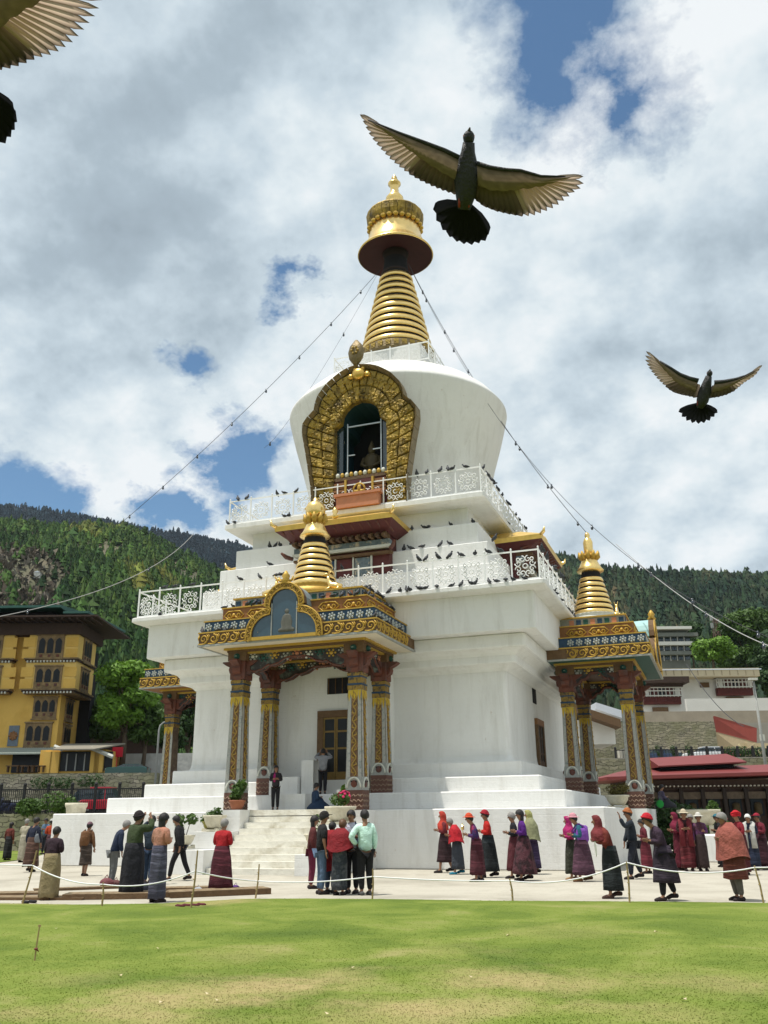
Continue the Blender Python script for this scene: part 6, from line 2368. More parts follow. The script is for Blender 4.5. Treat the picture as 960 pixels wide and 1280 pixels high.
def stone_mat(mt, sc_, c1, c2, c3, mortar, bw, rh):
    mt.use_nodes = True
    t = NT(mt.node_tree)
    b = t.n['Principled BSDF']
    o = t.add('ShaderNodeTexCoord').outputs['Object']
    sx = t.add('ShaderNodeSeparateXYZ', ins={0: o})
    wob = t.noise(o, 1.5, 3, .5)
    uv = t.add('ShaderNodeCombineXYZ', ins={0: t.math('ADD', t.math('ADD', sx.outputs[0], sx.outputs[1]), wob), 1: t.math('ADD', sx.outputs[2], t.math('MULTIPLY', wob, .75)), 2: 0.0}).outputs[0]
    br = t.add('ShaderNodeTexBrick', ins={'Vector': uv, 'Color1': (*c1, 1), 'Color2': (*c2, 1), 'Mortar': (*mortar, 1), 'Scale': sc_, 'Brick Width': bw, 'Row Height': rh, 'Mortar Size': .03, 'Mortar Smooth': .6, 'Bias': 0.0})
    c = t.mix(t.ramp(t.noise(o, .5, 6, .6), [(.4, 0), (.65, .8)]), br.outputs['Color'], c3)
    c = t.mix(.6, c, t.mix(t.noise(o, 3.0, 5, .7), (.2, .2, .2), (.8, .8, .8)), 'OVERLAY')
    t.l.new(c, b.inputs['Base Color'])
    bp = t.add('ShaderNodeBump', invert=True, ins={'Strength': .8, 'Distance': .15, 'Height': br.outputs['Fac']})
    t.l.new(bp.outputs[0], b.inputs['Normal'])
    b.inputs['Roughness'].default_value = .95
    return mt


stone_mat(STONEG, 1.0, (.40, .36, .27), (.19, .18, .13), (.20, .20, .11), (.07, .06, .05), .70, .30)
ASPH = mat('asphalt', (.10, .10, .10), var=.2, scale=1)
YEL = mat('ochre_wall', (.66, .42, .10), rough=.85, var=.12, scale=.5, bump=.2, color2=(.45, .25, .04), thr=.68)
YELB = mat('pale_ochre_bay', (.68, .47, .14), rough=.8, var=.15, scale=1)
TIMB = mat('dark_timber', (.05, .03, .022), var=.4, scale=3, bump=.3)
RAB = mat('painted_window_surround', (.16, .11, .06), var=.6, scale=3, color2=(.32, .22, .10), thr=.55)
GREENR = mat('green_roof_sheet', (.03, .10, .08), rough=.5, var=.2, scale=.6)
REDR = mat('red_roof_sheet', (.17, .032, .030), rough=.55, var=.15, scale=.5)
METR = mat('pale_metal_roof', (.62, .66, .72), rough=.4, var=.08, scale=.4)
PALEW = mat('pale_house_wall', (.66, .65, .60), var=.12, scale=.5)
CONC = mat('cast_concrete', (.30, .28, .24), var=.2, scale=.5, bump=.2)
IRON = mat('black_iron', (.015, .015, .016), rough=.6, bump=0)


def wallbox(name, lab, cat_, X0, X1, d0, d1, z0, z1, m_, **k):
    c = W3((X0 + X1) / 2, (d0 + d1) / 2, z0)
    mb = MB()
    mb.box(0, 0, (z1 - z0) / 2, X1 - X0, d1 - d0, z1 - z0)
    if lab:
        k['label'] = lab
        k['cat'] = cat_
    return mb.build(name, m_, None, tuple(c), BRZ, **k)


# raised ground levels behind the stupa
Xa, _ = fz(-120, 1000, 57)
Xb, _ = fz(240, 1000, 57)
wallbox('low_stone_wall', 'low stone retaining wall behind the far left strip of lawn', 'wall', Xa - 6, Xb + 4, 56.4, 57, 0, 2.1, STONEG)
wallbox('parking_terrace', None, None, Xa - 20, Xb + 10, 57, 84, 0, 2.08, ASPH, kind='structure')
mb = MB()
P_ = [gnd(-80, 1088), gnd(36, 1074), gnd(60, 1066), gnd(66, 1058)]
ctr = P_[1]
far_l = [W3(fz(-200, 1060, 56)[0], 56.3, 0), W3(fz(100, 1060, 56)[0], 56.3, 0)]
poly = [P_[0], P_[1], P_[2], far_l[1], far_l[0]]
b0 = mb.pts([(p.x, p.y, .02) for p in poly])
mb.face([b0 + i for i in range(5)])
mb.build('far_lawn', TURF2, kind='structure')
z_sw = fz(60, 967, 84)[1]
wallbox('stone_retaining_wall', 'tall rubble retaining wall below the yellow building', 'wall', Xa - 25, fz(196, 970, 84)[0], 84, 85, 2.0, z_sw, STONEG)
wallbox('building_terrace', None, None, Xa - 60, fz(215, 970, 84)[0], 85, 150, 1, z_sw - .05, ASPH, kind='structure')
wallbox('whitewashed_wall', 'rough whitewashed stone wall between the tree and the left porch', 'wall', fz(138, 950, 100)[0], fz(240, 950, 100)[0], 100, 100.6, z_sw - .1, fz(170, 942, 100)[1], mat('rough_white_stone', (.45, .45, .42), var=.5, scale=1.2, bump=.6), )


def leafy_row(lab, pxs, py, d, hgt, m_, n):
    X0, z0 = fz(pxs[0], py, d)
    X1, _ = fz(pxs[1], py, d)
    L_ = X1 - X0
    nb = max(2, int(L_ / 1.2))
    bl = [((i + .5) * L_ / nb - L_ / 2 + random.uniform(-.3, .3), random.uniform(-.3, .3), hgt * random.uniform(.25, .6), .8, .6, hgt * random.uniform(.35, .55)) for i in range(nb)]
    t0 = thing('bush', lab, 'bushes', tuple(W3((X0 + X1) / 2, d, z0)), BRZ)
    put('foliage', leaf_cloud('foliage', bl, n, .13, m_, seed=n), t0)


leafy_row('green bushes along the top of the low stone wall at left', (20, 92), 1016, 56.8, .95, LEAFM, 1500)
leafy_row('small bright bush at the wall top, near the white urn', (62, 80), 1016, 56, 1.3, LEAFM, 420)
leafy_row('sparse weeds on the rubble wall', (40, 130), 985, 83.5, 1.2, LEAFD, 700)


# iron fences
def iron_fence(lab, X0, X1, d, z0, h, n_post, n_bar):
    t0 = thing('iron_fence', lab, 'fence', tuple(W3(X0, d, z0)), BRZ)
    L_ = X1 - X0
    pm = MB().box(0, 0, h * .55, .16, .16, h * 1.1)
    pm.sphere(0, 0, h * 1.14, .12, .12, .12, 6, 4)
    pme = pm.mesh('post', IRON)
    for i in range(n_post + 1):
        put('post', pme, t0, (L_ * i / n_post, 0, 0))
    for z_ in (.15, h * .95):
        mb = MB()
        mb.bb(0, L_, -.03, .03, z_ - .04, z_ + .04)
        mb.build('rail', IRON, t0)
    bme = MB().box(0, 0, h * .5, .035, .035, h * .95).mesh('bar', IRON)
    for i in range(n_bar):
        put('bar', bme, t0, (L_ * (i + .5) / n_bar, 0, 0))


iron_fence('black iron fence along the parking terrace at left', fz(-30, 1000, 58)[0], fz(178, 1000, 58)[0], 58, 2.08, 1.55, 7, 84)


# ---- cars
def car(lab, X, d, z, heading, col, L=4.0, h=1.5, van=False):
    m_ = mat('car_paint_%d' % int(col[0] * 1000 + col[1] * 100 + col[2] * 10), col, rough=.3, var=.05, bump=0, coat=.6)
    t0 = thing('parked_car', lab, 'car', tuple(W3(X, d, z)), BRZ + heading)
    w = 1.65
    mb = MB()
    mb.smooth = False
    prof = [(-L / 2, .35), (-L / 2, .75), (-L * .46, .88), (-L * .24, .95), (L * .43, .95), (L / 2, .80), (L / 2, .35)]
    rs = []
    for yy, k in ((-w / 2, .94), (-w / 2 + .08, 1), (w / 2 - .08, 1), (w / 2, .94)):
        rs.append([(x * (1 if k == 1 else .985), yy, .35 + (z_ - .35) * (1 if k == 1 else .93)) for x, z_ in prof])
    mb.rings(rs)
    mb.build('body', m_, t0)
    mb = MB()
    cab = [(-L * .25, .94), (-L * .10, h * .97), (L * .05, h), (L * (.44 if van else .30), h * .96), (L * .46, .94)]
    mb.rings([[(x, yy, z_) for x, z_ in [(a, b_ if b_ < 1 else b_ * (1 if abs(yy) < w / 2 - .15 else 1)) for a, b_ in cab]] for yy in (-w / 2 + .12, w / 2 - .12)])
    mb.build('cabin_glass', DARKG, t0)
    mb = MB()
    mb.bb(-L * .10, L * (.42 if van else .29), -w / 2 + .1, w / 2 - .1, h * .965, h * 1.02)
    for x_ in (-L * .0, L * .17):
        for s_ in (-1, 1):
            mb.bb(x_ - .04, x_ + .04, s_ * (w / 2 - .13) - .02, s_ * (w / 2 - .13) + .02, .94, h * .97)
    mb.build('roof', m_, t0)
    for x_ in (-L * .32, L * .31):
        for s_ in (-1, 1):
            mb = MB()
            mb.prism([(x_ + .31 * math.cos(q * PI / 8), .31 + .31 * math.sin(q * PI / 8)) for q in range(16)], 'y', s_ * (w / 2 - .02), s_ * (w / 2 - .22))
            o1 = mb.build('wheel', BLACK, t0)
            mb = MB()
            mb.prism([(x_ + .17 * math.cos(q * PI / 5), .31 + .17 * math.sin(q * PI / 5)) for q in range(10)], 'y', s_ * (w / 2 - .01), s_ * (w / 2 - .04))
            mb.build('rim', GREYP, o1)
    for s_ in (-1, 1):
        mb = MB()
        mb.box(-L / 2 + .03, s_ * w * .36, .72, .08, .32, .14)
        mb.build('headlight', PALEP, t0)
        mb = MB()
        mb.box(L / 2 - .03, s_ * w * .38, .75, .08, .25, .16)
        mb.build('tail_light', REDW, t0)
    return t0


def car_at(lab, px, py, d, z, heading, col, **k):
    car(lab, fz(px, py, d)[0], d, z, heading, col, **k)


car_at('red hatchback parked behind the iron fence at left', 134, 1003, 64, 2.08, PI, (.45, .012, .03), L=3.6, h=1.75)
car_at('dark blue car parked behind the fence, left of the red one', 106, 1003, 66, 2.08, 0, (.02, .03, .06), L=3.6, h=1.7)
car_at('dark green covered car below the whitewashed wall', 160, 965, 92, z_sw, 0, (.01, .06, .05), L=4.2, h=1.2)
car_at('black jeep parked under the tree', 158, 940, 104, z_sw + 1.2, 0, (.015, .016, .018), L=4.6, h=1.8, van=True)
# scooters at the far left
for lab, px in (('dark scooter at the far left of the parking terrace', 2), ('second scooter with a pale seat box at far left', 12)):
    X_, _ = fz(px, 1003, 59.2)
    t0 = thing('scooter', lab, 'scooter', tuple(W3(X_, 59.2, 2.08)), BRZ)
    mb = MB()
    for x_ in (-.55, .55):
        mb.prism([(x_ + .26 * math.cos(q * PI / 7), .26 + .26 * math.sin(q * PI / 7)) for q in range(14)], 'y', -.06, .06)
    mb.build('wheel', BLACK, t0)
    mb = MB()
    mb.smooth = True
    mb.tube([(-.6, 0, .3), (-.5, 0, .75), (-.45, 0, 1.0)], [.08, .1, .05], 7)
    mb.tube([(-.5, 0, .35), (0, 0, .30), (.2, 0, .6), (.65, 0, .68)], [.1, .13, .18, .1], 8)
    mb.tube([(-.45, -.3, 1.02), (-.45, .3, 1.02)], .03, 6)
    mb.build('body', mat('scooter_blue', (.02, .03, .08), rough=.3), t0)
    mb = MB()
    mb.box(.35, 0, .82, .6, .26, .12)
    mb.build('seat', BLACK if px < 5 else PALEP, t0)

# ---- the yellow building
D0 = 95.0
YB = thing('yellow_building', 'ochre-yellow four-storey building with carved window bays and dark overhanging roof at far left', 'building', tuple(W3(0, D0, 0)), BRZ)


def YP(name, mb_, m_, parent=None):
    return mb_.build(name, m_, parent or YB)


X77, Zt = fz(76, 876, D0)
zb_y = z_sw - .1
z_top = fz(76, 790, D0)[1]
XL = X77 - 34
mb = MB()
mb.bb(XL, X77, 0, 5.8, zb_y, z_top + .8)
YP('wall', mb, YEL)
rows = [(800, 824), (838, 860), (875, 896), (907, 932)]
zr = [(fz(60, b_, D0)[1], fz(60, a_, D0)[1]) for a_, b_ in rows]


def bhutan_window(parent, xc, yf, z0, z1, wid, n=3, side=False, m1=RAB):
    """arched panes in a painted surround; in front plane y=yf (or in the x plane when side)"""
    fr = MB()
    if side:
        fr.bb(yf - .02, yf + .14, xc - wid / 2, xc + wid / 2, z0 - .35, z1 + .25)
    else:
        fr.bb(xc - wid / 2, xc + wid / 2, yf - .14, yf + .02, z0 - .35, z1 + .25)
    f_ = fr.build('window', m1, parent)
    pw = wid / (n + .55)
    for k in range(n):
        c = xc + (k - (n - 1) / 2) * (wid * .92 / n)
        P = [(c - pw * .40, z0 + .35), (c + pw * .40, z0 + .35), (c + pw * .40, z1 - .35), (c + pw * .22, z1 - .12), (c, z1), (c - pw * .22, z1 - .12), (c - pw * .40, z1 - .35)]
        mb = MB()
        if side:
            mb.prism(P, 'x', yf + .10, yf + .18)
        else:
            mb.prism(P, 'y', yf - .18, yf - .10)
        mb.build('pane', PANED, f_)
        mb = MB()
        if side:
            mb.box(yf + .18, c, z0 + .08, .08, pw * .35, .26)
        else:
            mb.box(c, yf - .18, z0 + .08, pw * .35, .08, .26)
        mb.build('sill_boss', REDW, f_)
    for z_, h_ in ((z1 + .32, .16), (z0 - .42, .12)):
        mb = MB()
        if side:
            mb.bb(yf + .0, yf + .24, xc - wid / 2 - .1, xc + wid / 2 + .1, z_ - h_ / 2, z_ + h_ / 2)
        else:
            mb.bb(xc - wid / 2 - .1, xc + wid / 2 + .1, yf - .24, yf, z_ - h_ / 2, z_ + h_ / 2)
        mb.build('moulding', RAB, f_)
    return f_


# projecting bays on the two upper floors
for bx0, bx1, nm in ((fz(33, 830, D0 - 1)[0], fz(95, 830, D0 - 1)[0], 'right'), (fz(-60, 830, D0 - 1)[0], fz(14, 830, D0 - 1)[0], 'left')):
    zlo, zmid = fz(60, 866, D0)[1], fz(60, 829, D0)[1]
    mb = MB()
    mb.bb(bx0, bx1, -1.0, 5.0 if nm == 'right' else .2, zlo, z_top + .7)
    YP('bay', mb, YELB)
    for z_ in (zlo - .2, zmid - .1):
        for q, (e, h_) in enumerate(((.0, .18), (.12, .2), (.24, .14))):
            mb = MB()
            mb.bb(bx0 - e, bx1 + e, -1.05 - e, 5.05 if nm == 'right' else 0, z_ + q * .17, z_ + q * .17 + h_)
            YP('bay_cornice', mb, (RAB, TIMB, RAB)[q])
        n_ = int((bx1 - bx0) / .35)
        for k in range(n_):
            mb = MB()
            mb.box(bx0 + (k + .5) * (bx1 - bx0) / n_, -1.22, z_ + .1, .14, .12, .2)
            YP('dentil', mb, PALEP)
    for z0, z1 in zr[:2]:
        xc = fz(63 if nm == 'right' else -14, 812, D0 - 1)[0] if z0 == zr[0][0] else fz(60 if nm == 'right' else -16, 850, D0 - 1)[0]
        bhutan_window(YB, xc, -1.0, z0 + .1, z1, 2.9)
        for dx in (-1, 1):
            mb = MB()
            zc = (z0 + z1) / 2
            for s_ in (-1, 1):
                mb.bb(xc + dx * 2.3 - .65, xc + dx * 2.3 + .65, -1.06, -.98, zc + s_ * .62 - .5, zc + s_ * .62 + .5)
            YP('bay_panel', mb, YEL)
        if nm == 'right':
            bhutan_window(YB, 2.0, bx1, z0 + .2, z1 + .1, 2.6, side=True)
for z0, z1 in zr[2:]:
    xc = fz(56 if z0 == zr[2][0] else 51, 890, D0)[0]
    bhutan_window(YB, xc, 0, z0 + .15, z1, 2.5 if z0 == zr[2][0] else 2.8)
    bhutan_window(YB, 2.6, X77, z0 + .15, z1, 2.2, side=True)
    bhutan_window(YB, xc - 9.5, 0, z0 + .15, z1, 2.6)
# black block painted for the shade in the gap past the corner
mb = MB()
mb.bb(X77 - .1, X77 + 1.2, 5.8, 7.2, zb_y, z_top - 1.2)
YP('gap_shade_block', mb, BLACK)
# emblem panel
xa, za = fz(9, 933, D0)
xb, zb2 = fz(25, 907, D0)
mb = MB()
mb.bb(xa, xb, -.1, 0, za, zb2)
YP('emblem_panel', mb, mat('slate_panel', (.14, .17, .20), var=.3, scale=4))
mb = MB()
mb.smooth = True
mb.sphere((xa + xb) / 2, -.12, (za + zb2) / 2, .42, .08, .42, 12, 6)
for q in range(8):
    a = q * PI / 4
    mb.sphere((xa + xb) / 2 + .36 * math.cos(a), -.16, (za + zb2) / 2 + .36 * math.sin(a), .14, .06, .14, 6, 4)
YP('emblem', mb, ORANGEP)
# roof: deep dark eaves in two tiers with green edges
ze = fz(60, 796, D0)[1]
xr = fz(133, 798, D0 - 1)[0]
mb = MB()
mb.bb(XL, X77 + 1.9, -1.4, 6.2, ze, ze + 1.2)
YP('frieze_timber', mb, TIMB)
for k in range(34):
    mb = MB()
    x_ = X77 + 3.6 - k * .8
    mb.bb(x_ - .1, x_ + .1, -3.4, 0, ze + 1.2, ze + 1.4)
    YP('rafter', mb, TIMB)
mb = MB()
mb.rings([[(XL, -3.6, ze + 1.42), (xr - .4, -3.6, ze + 1.42), (xr - .4, 9, ze + 1.42), (XL, 9, ze + 1.42)], [(XL, -3.6, ze + 1.6), (xr - .4, -3.6, ze + 1.6), (xr - .4, 9, ze + 1.6), (XL, 9, ze + 1.6)],
          [(XL, 1, ze + 2.6), (xr - 4.5, 1, ze + 2.6), (xr - 4.5, 6, ze + 2.6), (XL, 6, ze + 2.6)]])
YP('lower_roof', mb, TIMB)
zt2 = fz(60, 762, D0)[1]
x87 = fz(88, 762, D0)[0]
x122 = fz(120, 770, D0)[0]
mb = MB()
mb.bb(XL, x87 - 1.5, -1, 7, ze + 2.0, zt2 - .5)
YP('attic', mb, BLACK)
mb = MB()
mb.rings([[(XL, -3.0, zt2 - .55), (x87, -3.0, zt2 - .45), (x87, 9, zt2 - .45), (XL, 9, zt2 - .55)], [(XL, -3.0, zt2 - .25), (x87, -3.0, zt2 - .2), (x87, 9, zt2 - .2), (XL, 9, zt2 - .25)], [(XL, 3, zt2 + .5), (x87, 3, zt2 + .5), (x87, 4, zt2 + .5), (XL, 4, zt2 + .5)]])
YP('upper_roof', mb, GREENR)
mb = MB()
z3 = fz(106, 772, D0)[1]
mb.rings([[(x87 + .2, -2.6, z3 - .1), (x122, -2.6, z3 - .1), (x122 + 1, 8, z3 - .1), (x87 + .2, 8, z3 - .1)], [(x87 + .2, -2.6, z3 + .15), (x122, -2.6, z3 + .15), (x122 + 1, 8, z3 + .15), (x87 + .2, 8, z3 + .15)]])
mb.bb(x87, x122 - .8, -.6, 6, ze + 1.6, z3 - .12)
YP('side_roof', mb, GREENR)
# ground-floor shops
z5, z6 = fz(30, 966, D0)[1], fz(30, 945, D0)[1]
for a, b_, nm in ((15, 58, 'shop_opening'), (74, 117, 'shop_opening'), (126, 140, 'shop_opening')):
    mb = MB()
    d_ = -.1 if a < 60 else -2.5
    mb.bb(fz(a, 955, D0 + d_)[0], fz(b_, 955, D0 + d_)[0], d_ - .08, d_ + .1, z5, z6 + .2)
    YP(nm, mb, PANED)
mb = MB()
mb.bb(X77 - .6, fz(140, 955, D0)[0], -2.45, 3, z5 - .2, z6 + .4)
YP('shop_annex', mb, YEL)
for a in (84, 95, 106):
    mb = MB()
    x_ = fz(a, 955, D0 - 2.5)[0]
    mb.bb(x_ - .06, x_ + .06, -2.7, -2.5, z5, z6)
    YP('shop_mullion', mb, GREYP)
for a in (60, 69, 119, 124):
    mb = MB()
    x_ = fz(a, 955, D0 - 2.6)[0]
    mb.bb(x_ - .45, x_ + .45, -2.9, -2.4, z5 - .2, z6 + .2)
    YP('shop_pillar', mb, YEL)
mb = MB()
xx0, xx1 = fz(-30, 940, D0 - 2)[0], fz(62, 940, D0 - 2)[0]
n_ = 60
mb.rings([[(xx0 + (xx1 - xx0) * i / n_, 0, z6 + .85 + (.03 if i % 2 else 0)) for i in range(n_ + 1)] + [(xx1, 0, z6 + .7), (xx0, 0, z6 + .7)],
          [(xx0 + (xx1 - xx0) * i / n_, -2.4, z6 + .15 + (.03 if i % 2 else 0)) for i in range(n_ + 1)] + [(xx1, -2.4, z6 + .0), (xx0, -2.4, z6 + .0)]])
YP('corrugated_awning', mb, mat('grey_green_awning', (.30, .34, .30), var=.2))
mb = MB()
xx0, xx1 = fz(68, 940, D0 - 4)[0], fz(120, 940, D0 - 4)[0]
mb.rings([[(xx0, -4.6, z6 + .2), (xx1, -4.6, z6 + .2), (xx1, -4.6, z6 + .32), (xx0, -4.6, z6 + .32)], [(xx0, -1.0, z6 + 1.0), (xx1 + 2, -1.0, z6 + 1.0), (xx1 + 2, -1.0, z6 + 1.12), (xx0, -1.0, z6 + 1.12)]])
YP('shop_canopy', mb, mat('grey_canopy', (.22, .20, .16), var=.2))
for a0, a1 in (((68, 933), (78, 937)), ((114, 935), (141, 946))):
    mb = MB()
    p, q = fz(*a0, D0 - 3), fz(*a1, D0 - 3)
    mb.tube([(p[0], -3, p[1]), (q[0], -3, q[1])], .22, 6)
    YP('rolled_canvas', mb, PALEP)
for a in (16, 34, 42, 48):
    mb = MB()
    x_, z_ = fz(a, 964, D0 - 3)
    mb.box(x_, -3, z_ + .5, 1.3, .6, .08)
    mb.box(x_ - .5, -3, z_ + .2, .08, .5, .6)
    mb.box(x_ + .5, -3, z_ + .2, .08, .5, .6)
    YP('terrace_table', mb, BROWNW)


# ---- trees
def tree(lab, px, py_base, py_top, wpx, d, m_, n=5200, size=.26, seed=1, zb=None, group=None, trunk=.28):
    X, z0 = fz(px, py_base, d)
    if zb is not None:
        z0 = zb
    z1 = fz(px, py_top, d)[1]
    H = z1 - z0
    Rr = wpx * d / F_PX / 2
    rd = random.Random(seed)
    t0 = thing('tree', lab, 'tree', tuple(W3(X, d, z0)), BRZ, group)
    bl = []
    for k in range(16):
        a = rd.random() * 2 * PI
        f_ = rd.random()
        zz = H * (.42 + .48 * f_)
        rr = Rr * (1 - .45 * abs(f_ - .35)) * rd.uniform(.25, .75)
        s_ = Rr * rd.uniform(.28, .46)
        bl.append((rr * math.cos(a), rr * math.sin(a), zz, s_, s_, s_ * .72))
    bl.append((0, 0, H * .88, Rr * .42, Rr * .42, H * .12))
    mb = MB()
    mb.smooth = True
    mb.tube([(0, 0, -.3), (.1, 0, H * .25), (0, .1, H * .5), (0, 0, H * .8)], [trunk, trunk * .75, trunk * .5, .06], 8)
    mb.build('trunk', BARK, t0)
    mb = MB()
    mb.smooth = True
    for b_ in bl[:10]:
        mb.tube([(0, 0, H * .3), (b_[0] * .45, b_[1] * .45, (H * .3 + b_[2]) * .52), (b_[0], b_[1], b_[2])], [trunk * .45, trunk * .28, .04], 6)
    mb.build('limbs', BARK, t0)
    put('crown', leaf_cloud('crown', bl, n, size, m_, seed=seed), t0)
    return t0


tree('bright green broad-leaved tree between the yellow building and the stupa', 152, 958, 826, 92, 97, LEAFB, 7000, .27, 3, trunk=.35)
tree('darker green tree under and right of the bright one', 178, 962, 872, 66, 99, LEAFM, 4000, .26, 5)
tree('dark tree filling the gap left of the left porch', 205, 968, 880, 60, 106, LEAFD, 4200, .28, 7)
tree('dark green tree close behind the yellow building corner', 122, 958, 870, 50, 103, LEAFM, 3000, .26, 9)
tree('dark tree beyond the left porch column', 232, 975, 868, 50, 112, LEAFD, 3200, .3, 11)
tree('light yellow-green round tree above the white house at right', 892, 836, 800, 62, 165, LEAFB, 4200, .34, 13)
tree('tall dark green tree at the right edge behind the white house', 945, 890, 762, 84, 178, LEAFM, 8000, .42, 15)
tree('dark green tree rising beside the roof at the right edge', 925, 870, 775, 60, 190, LEAFD, 5200, .42, 17)
tree('dark tree at the extreme right edge beside the lamp pole', 975, 915, 800, 60, 160, LEAFD, 5200, .36, 19)
tree('mid-green tree behind the grey apartment block', 868, 840, 776, 50, 200, LEAFD, 3600, .42, 21)
tree('mid-green tree left of the grey apartment block, half hidden by the porch roof', 812, 850, 788, 40, 205, LEAFM, 3000, .42, 23)

# house roofs glimpsed through the left trees
t0 = thing('house', 'low house with a yellowish roof edge glimpsed behind the left trees', 'house', tuple(W3(0, 118, 0)), BRZ)
for (a, b_, y0, y1) in ((108, 130, 901, 907), (132, 205, 899, 906)):
    x0, z1_ = fz(a, y0, 118)
    x1, z0_ = fz(b_, y1, 118)
    mb = MB()
    mb.bb(x0, x1, -2, 6, z0_, z1_)
    mb.build('roof', mat('straw_roof', (.42, .37, .22), var=.15), t0)
mb = MB()
mb.bb(fz(110, 920, 118)[0], fz(200, 920, 118)[0], 0, 5, z_sw, fz(150, 906, 118)[1])
mb.build('wall', TIMB, t0)
# lamp post with square head by the left porch
X_, z_ = fz(194, 978, 78)
X2, z2 = fz(199, 905, 78)
t0 = thing('lamp_post', 'pale grey street lamp with a bent arm left of the left porch', 'street lamp', tuple(W3(X_, 78, 2.08)), BRZ)
mb = MB()
mb.smooth = True
mb.tube([(0, 0, 0), (0, 0, z2 - 2.6), (.08, 0, z2 - 2.2), (.35, 0, z2 - 1.95), (.9, 0, z2 - 1.8)], [.11, .08, .07, .06, .05], 8)
mb.build('pole', GREYP, t0)
mb = MB()
mb.box(1.05, 0, z2 - 1.78, .5, .2, .12)
mb.build('lamp_head', PALEP, t0)
X_, z_ = fz(147, 940, 96)
mb = MB()
mb.box(0, 0, z_ - z_sw + .0, 1.1, .1, 1.0)
mb.box(0, 0, (z_ - z_sw) / 2, .08, .08, z_ - z_sw)
mb.build('red_sign', mat('red_board', (.55, .02, .04), var=.1), None, tuple(W3(X_, 96, z_sw)), BRZ, label='small plain red board standing below the bright green tree', cat='sign')

# ================================================================== RIGHT BACKGROUND
# prayer-wheel house with red roof
D1 = 62.0
PH = thing('prayer_house', 'long low prayer-wheel house with two-tier red sheet roof behind the crowd at right', 'pavilion', tuple(W3(0, D1, 0)), BRZ)
xl, _ = fz(752, 975, D1)
xr_ = fz(1010, 975, D1)[0]
z_e0 = fz(900, 974, D1)[1]
z_e1 = fz(900, 953, D1 + 3)[1]
mb = MB()
mb.rings([[(xl, -1.5, z_e0 - .04), (xr_, -1.5, z_e0 + .25), (xr_, 7, z_e0 + .25), (xl, 7, z_e0 - .04)], [(xl, -1.5, z_e0 + .16), (xr_, -1.5, z_e0 + .45), (xr_, 7, z_e0 + .45), (xl, 7, z_e0 + .16)],
          [(xl + 2.2, 2.0, z_e0 + .72), (xr_ - 1, 2.0, z_e0 + 1.05), (xr_ - 1, 4, z_e0 + 1.05), (xl + 2.2, 4, z_e0 + .72)]])
mb.build('lower_roof', REDR, PH)
xa, xb = fz(813, 960, D1 + 2)[0], fz(913, 960, D1 + 2)[0]
mb = MB()
mb.bb(xa + .3, xb - .2, .8, 3.6, z_e0 + .3, z_e0 + .98)
mb.build('clerestory', BLACK, PH)
mb = MB()
mb.rings([[(xa, 0, z_e0 + .82), (xb + .4, 0, z_e0 + 1.05), (xb + .4, 5, z_e0 + 1.05), (xa, 5, z_e0 + .82)], [(xa, 0, z_e0 + .9), (xb + .4, 0, z_e0 + 1.13), (xb + .4, 5, z_e0 + 1.13), (xa, 5, z_e0 + .9)],
          [(xa, 2.4, z_e0 + 1.55), (xb, 2.4, z_e0 + 1.8), (xb, 2.6, z_e0 + 1.8), (xa, 2.6, z_e0 + 1.55)]])
mb.build('upper_roof', REDR, PH)
mb = MB()
mb.bb(xl + 2, xr_, .6, 6, 0, z_e0)
mb.build('wall', TIMB, PH)
for k in range(52):
    x_ = xl + 2.2 + k * .27
    mb = MB()
    mb.box(x_, .3, z_e0 - .42, .07, .25, .09)
    mb.build('beam_end', PALEP, PH)
for k in range(9):
    x_ = xl + 2.4 + k * 1.45
    mb = MB()
    mb.bb(x_ - .12, x_ + .12, .15, .5, 0, z_e0 - .6)
    mb.build('timber_post', mat('darker_timber', (.022, .016, .013), var=.4), PH)  # posts in a darker tone than the wall timber
    mb = MB()
    P = [(x_ + .3, 1.6), (x_ + 1.15, 1.6), (x_ + 1.15, 2.7), (x_ + .72, 3.0), (x_ + .3, 2.7)]
    mb.prism(P, 'y', .45, .59)
    mb.build('arched_niche', mat('niche_dark_blue', (.012, .018, .022), var=.5, scale=5), PH)
    mb = MB()
    mb.smooth = True
    mb.lathe([(.1, 1.65), (.26, 1.75), (.26, 2.35), (.1, 2.45)], 10, (x_ + .72, .35))
    mb.build('prayer_wheel', mat('dull_brass_wheel', (.06, .045, .02), metal=.3, var=.4), PH)
mb = MB()
mb.bb(xl + 2, xr_, .30, .55, z_e0 - 1.25, z_e0 - .8)
mb.build('painted_frieze', mat('weathered_frieze', (.09, .07, .05), var=.7, scale=3), PH)
bush('small pine-like bush in front of the prayer house', 'bush', W3(fz(895, 1040, 56)[0], 56, 0), [(0, 0, 1.0, .9, .6, .6), (0, 0, 1.7, .5, .4, .6), (.4, 0, .6, .8, .6, .5), (0, 0, 2.2, .3, .3, .3)], 2600, .09, LEAFM)

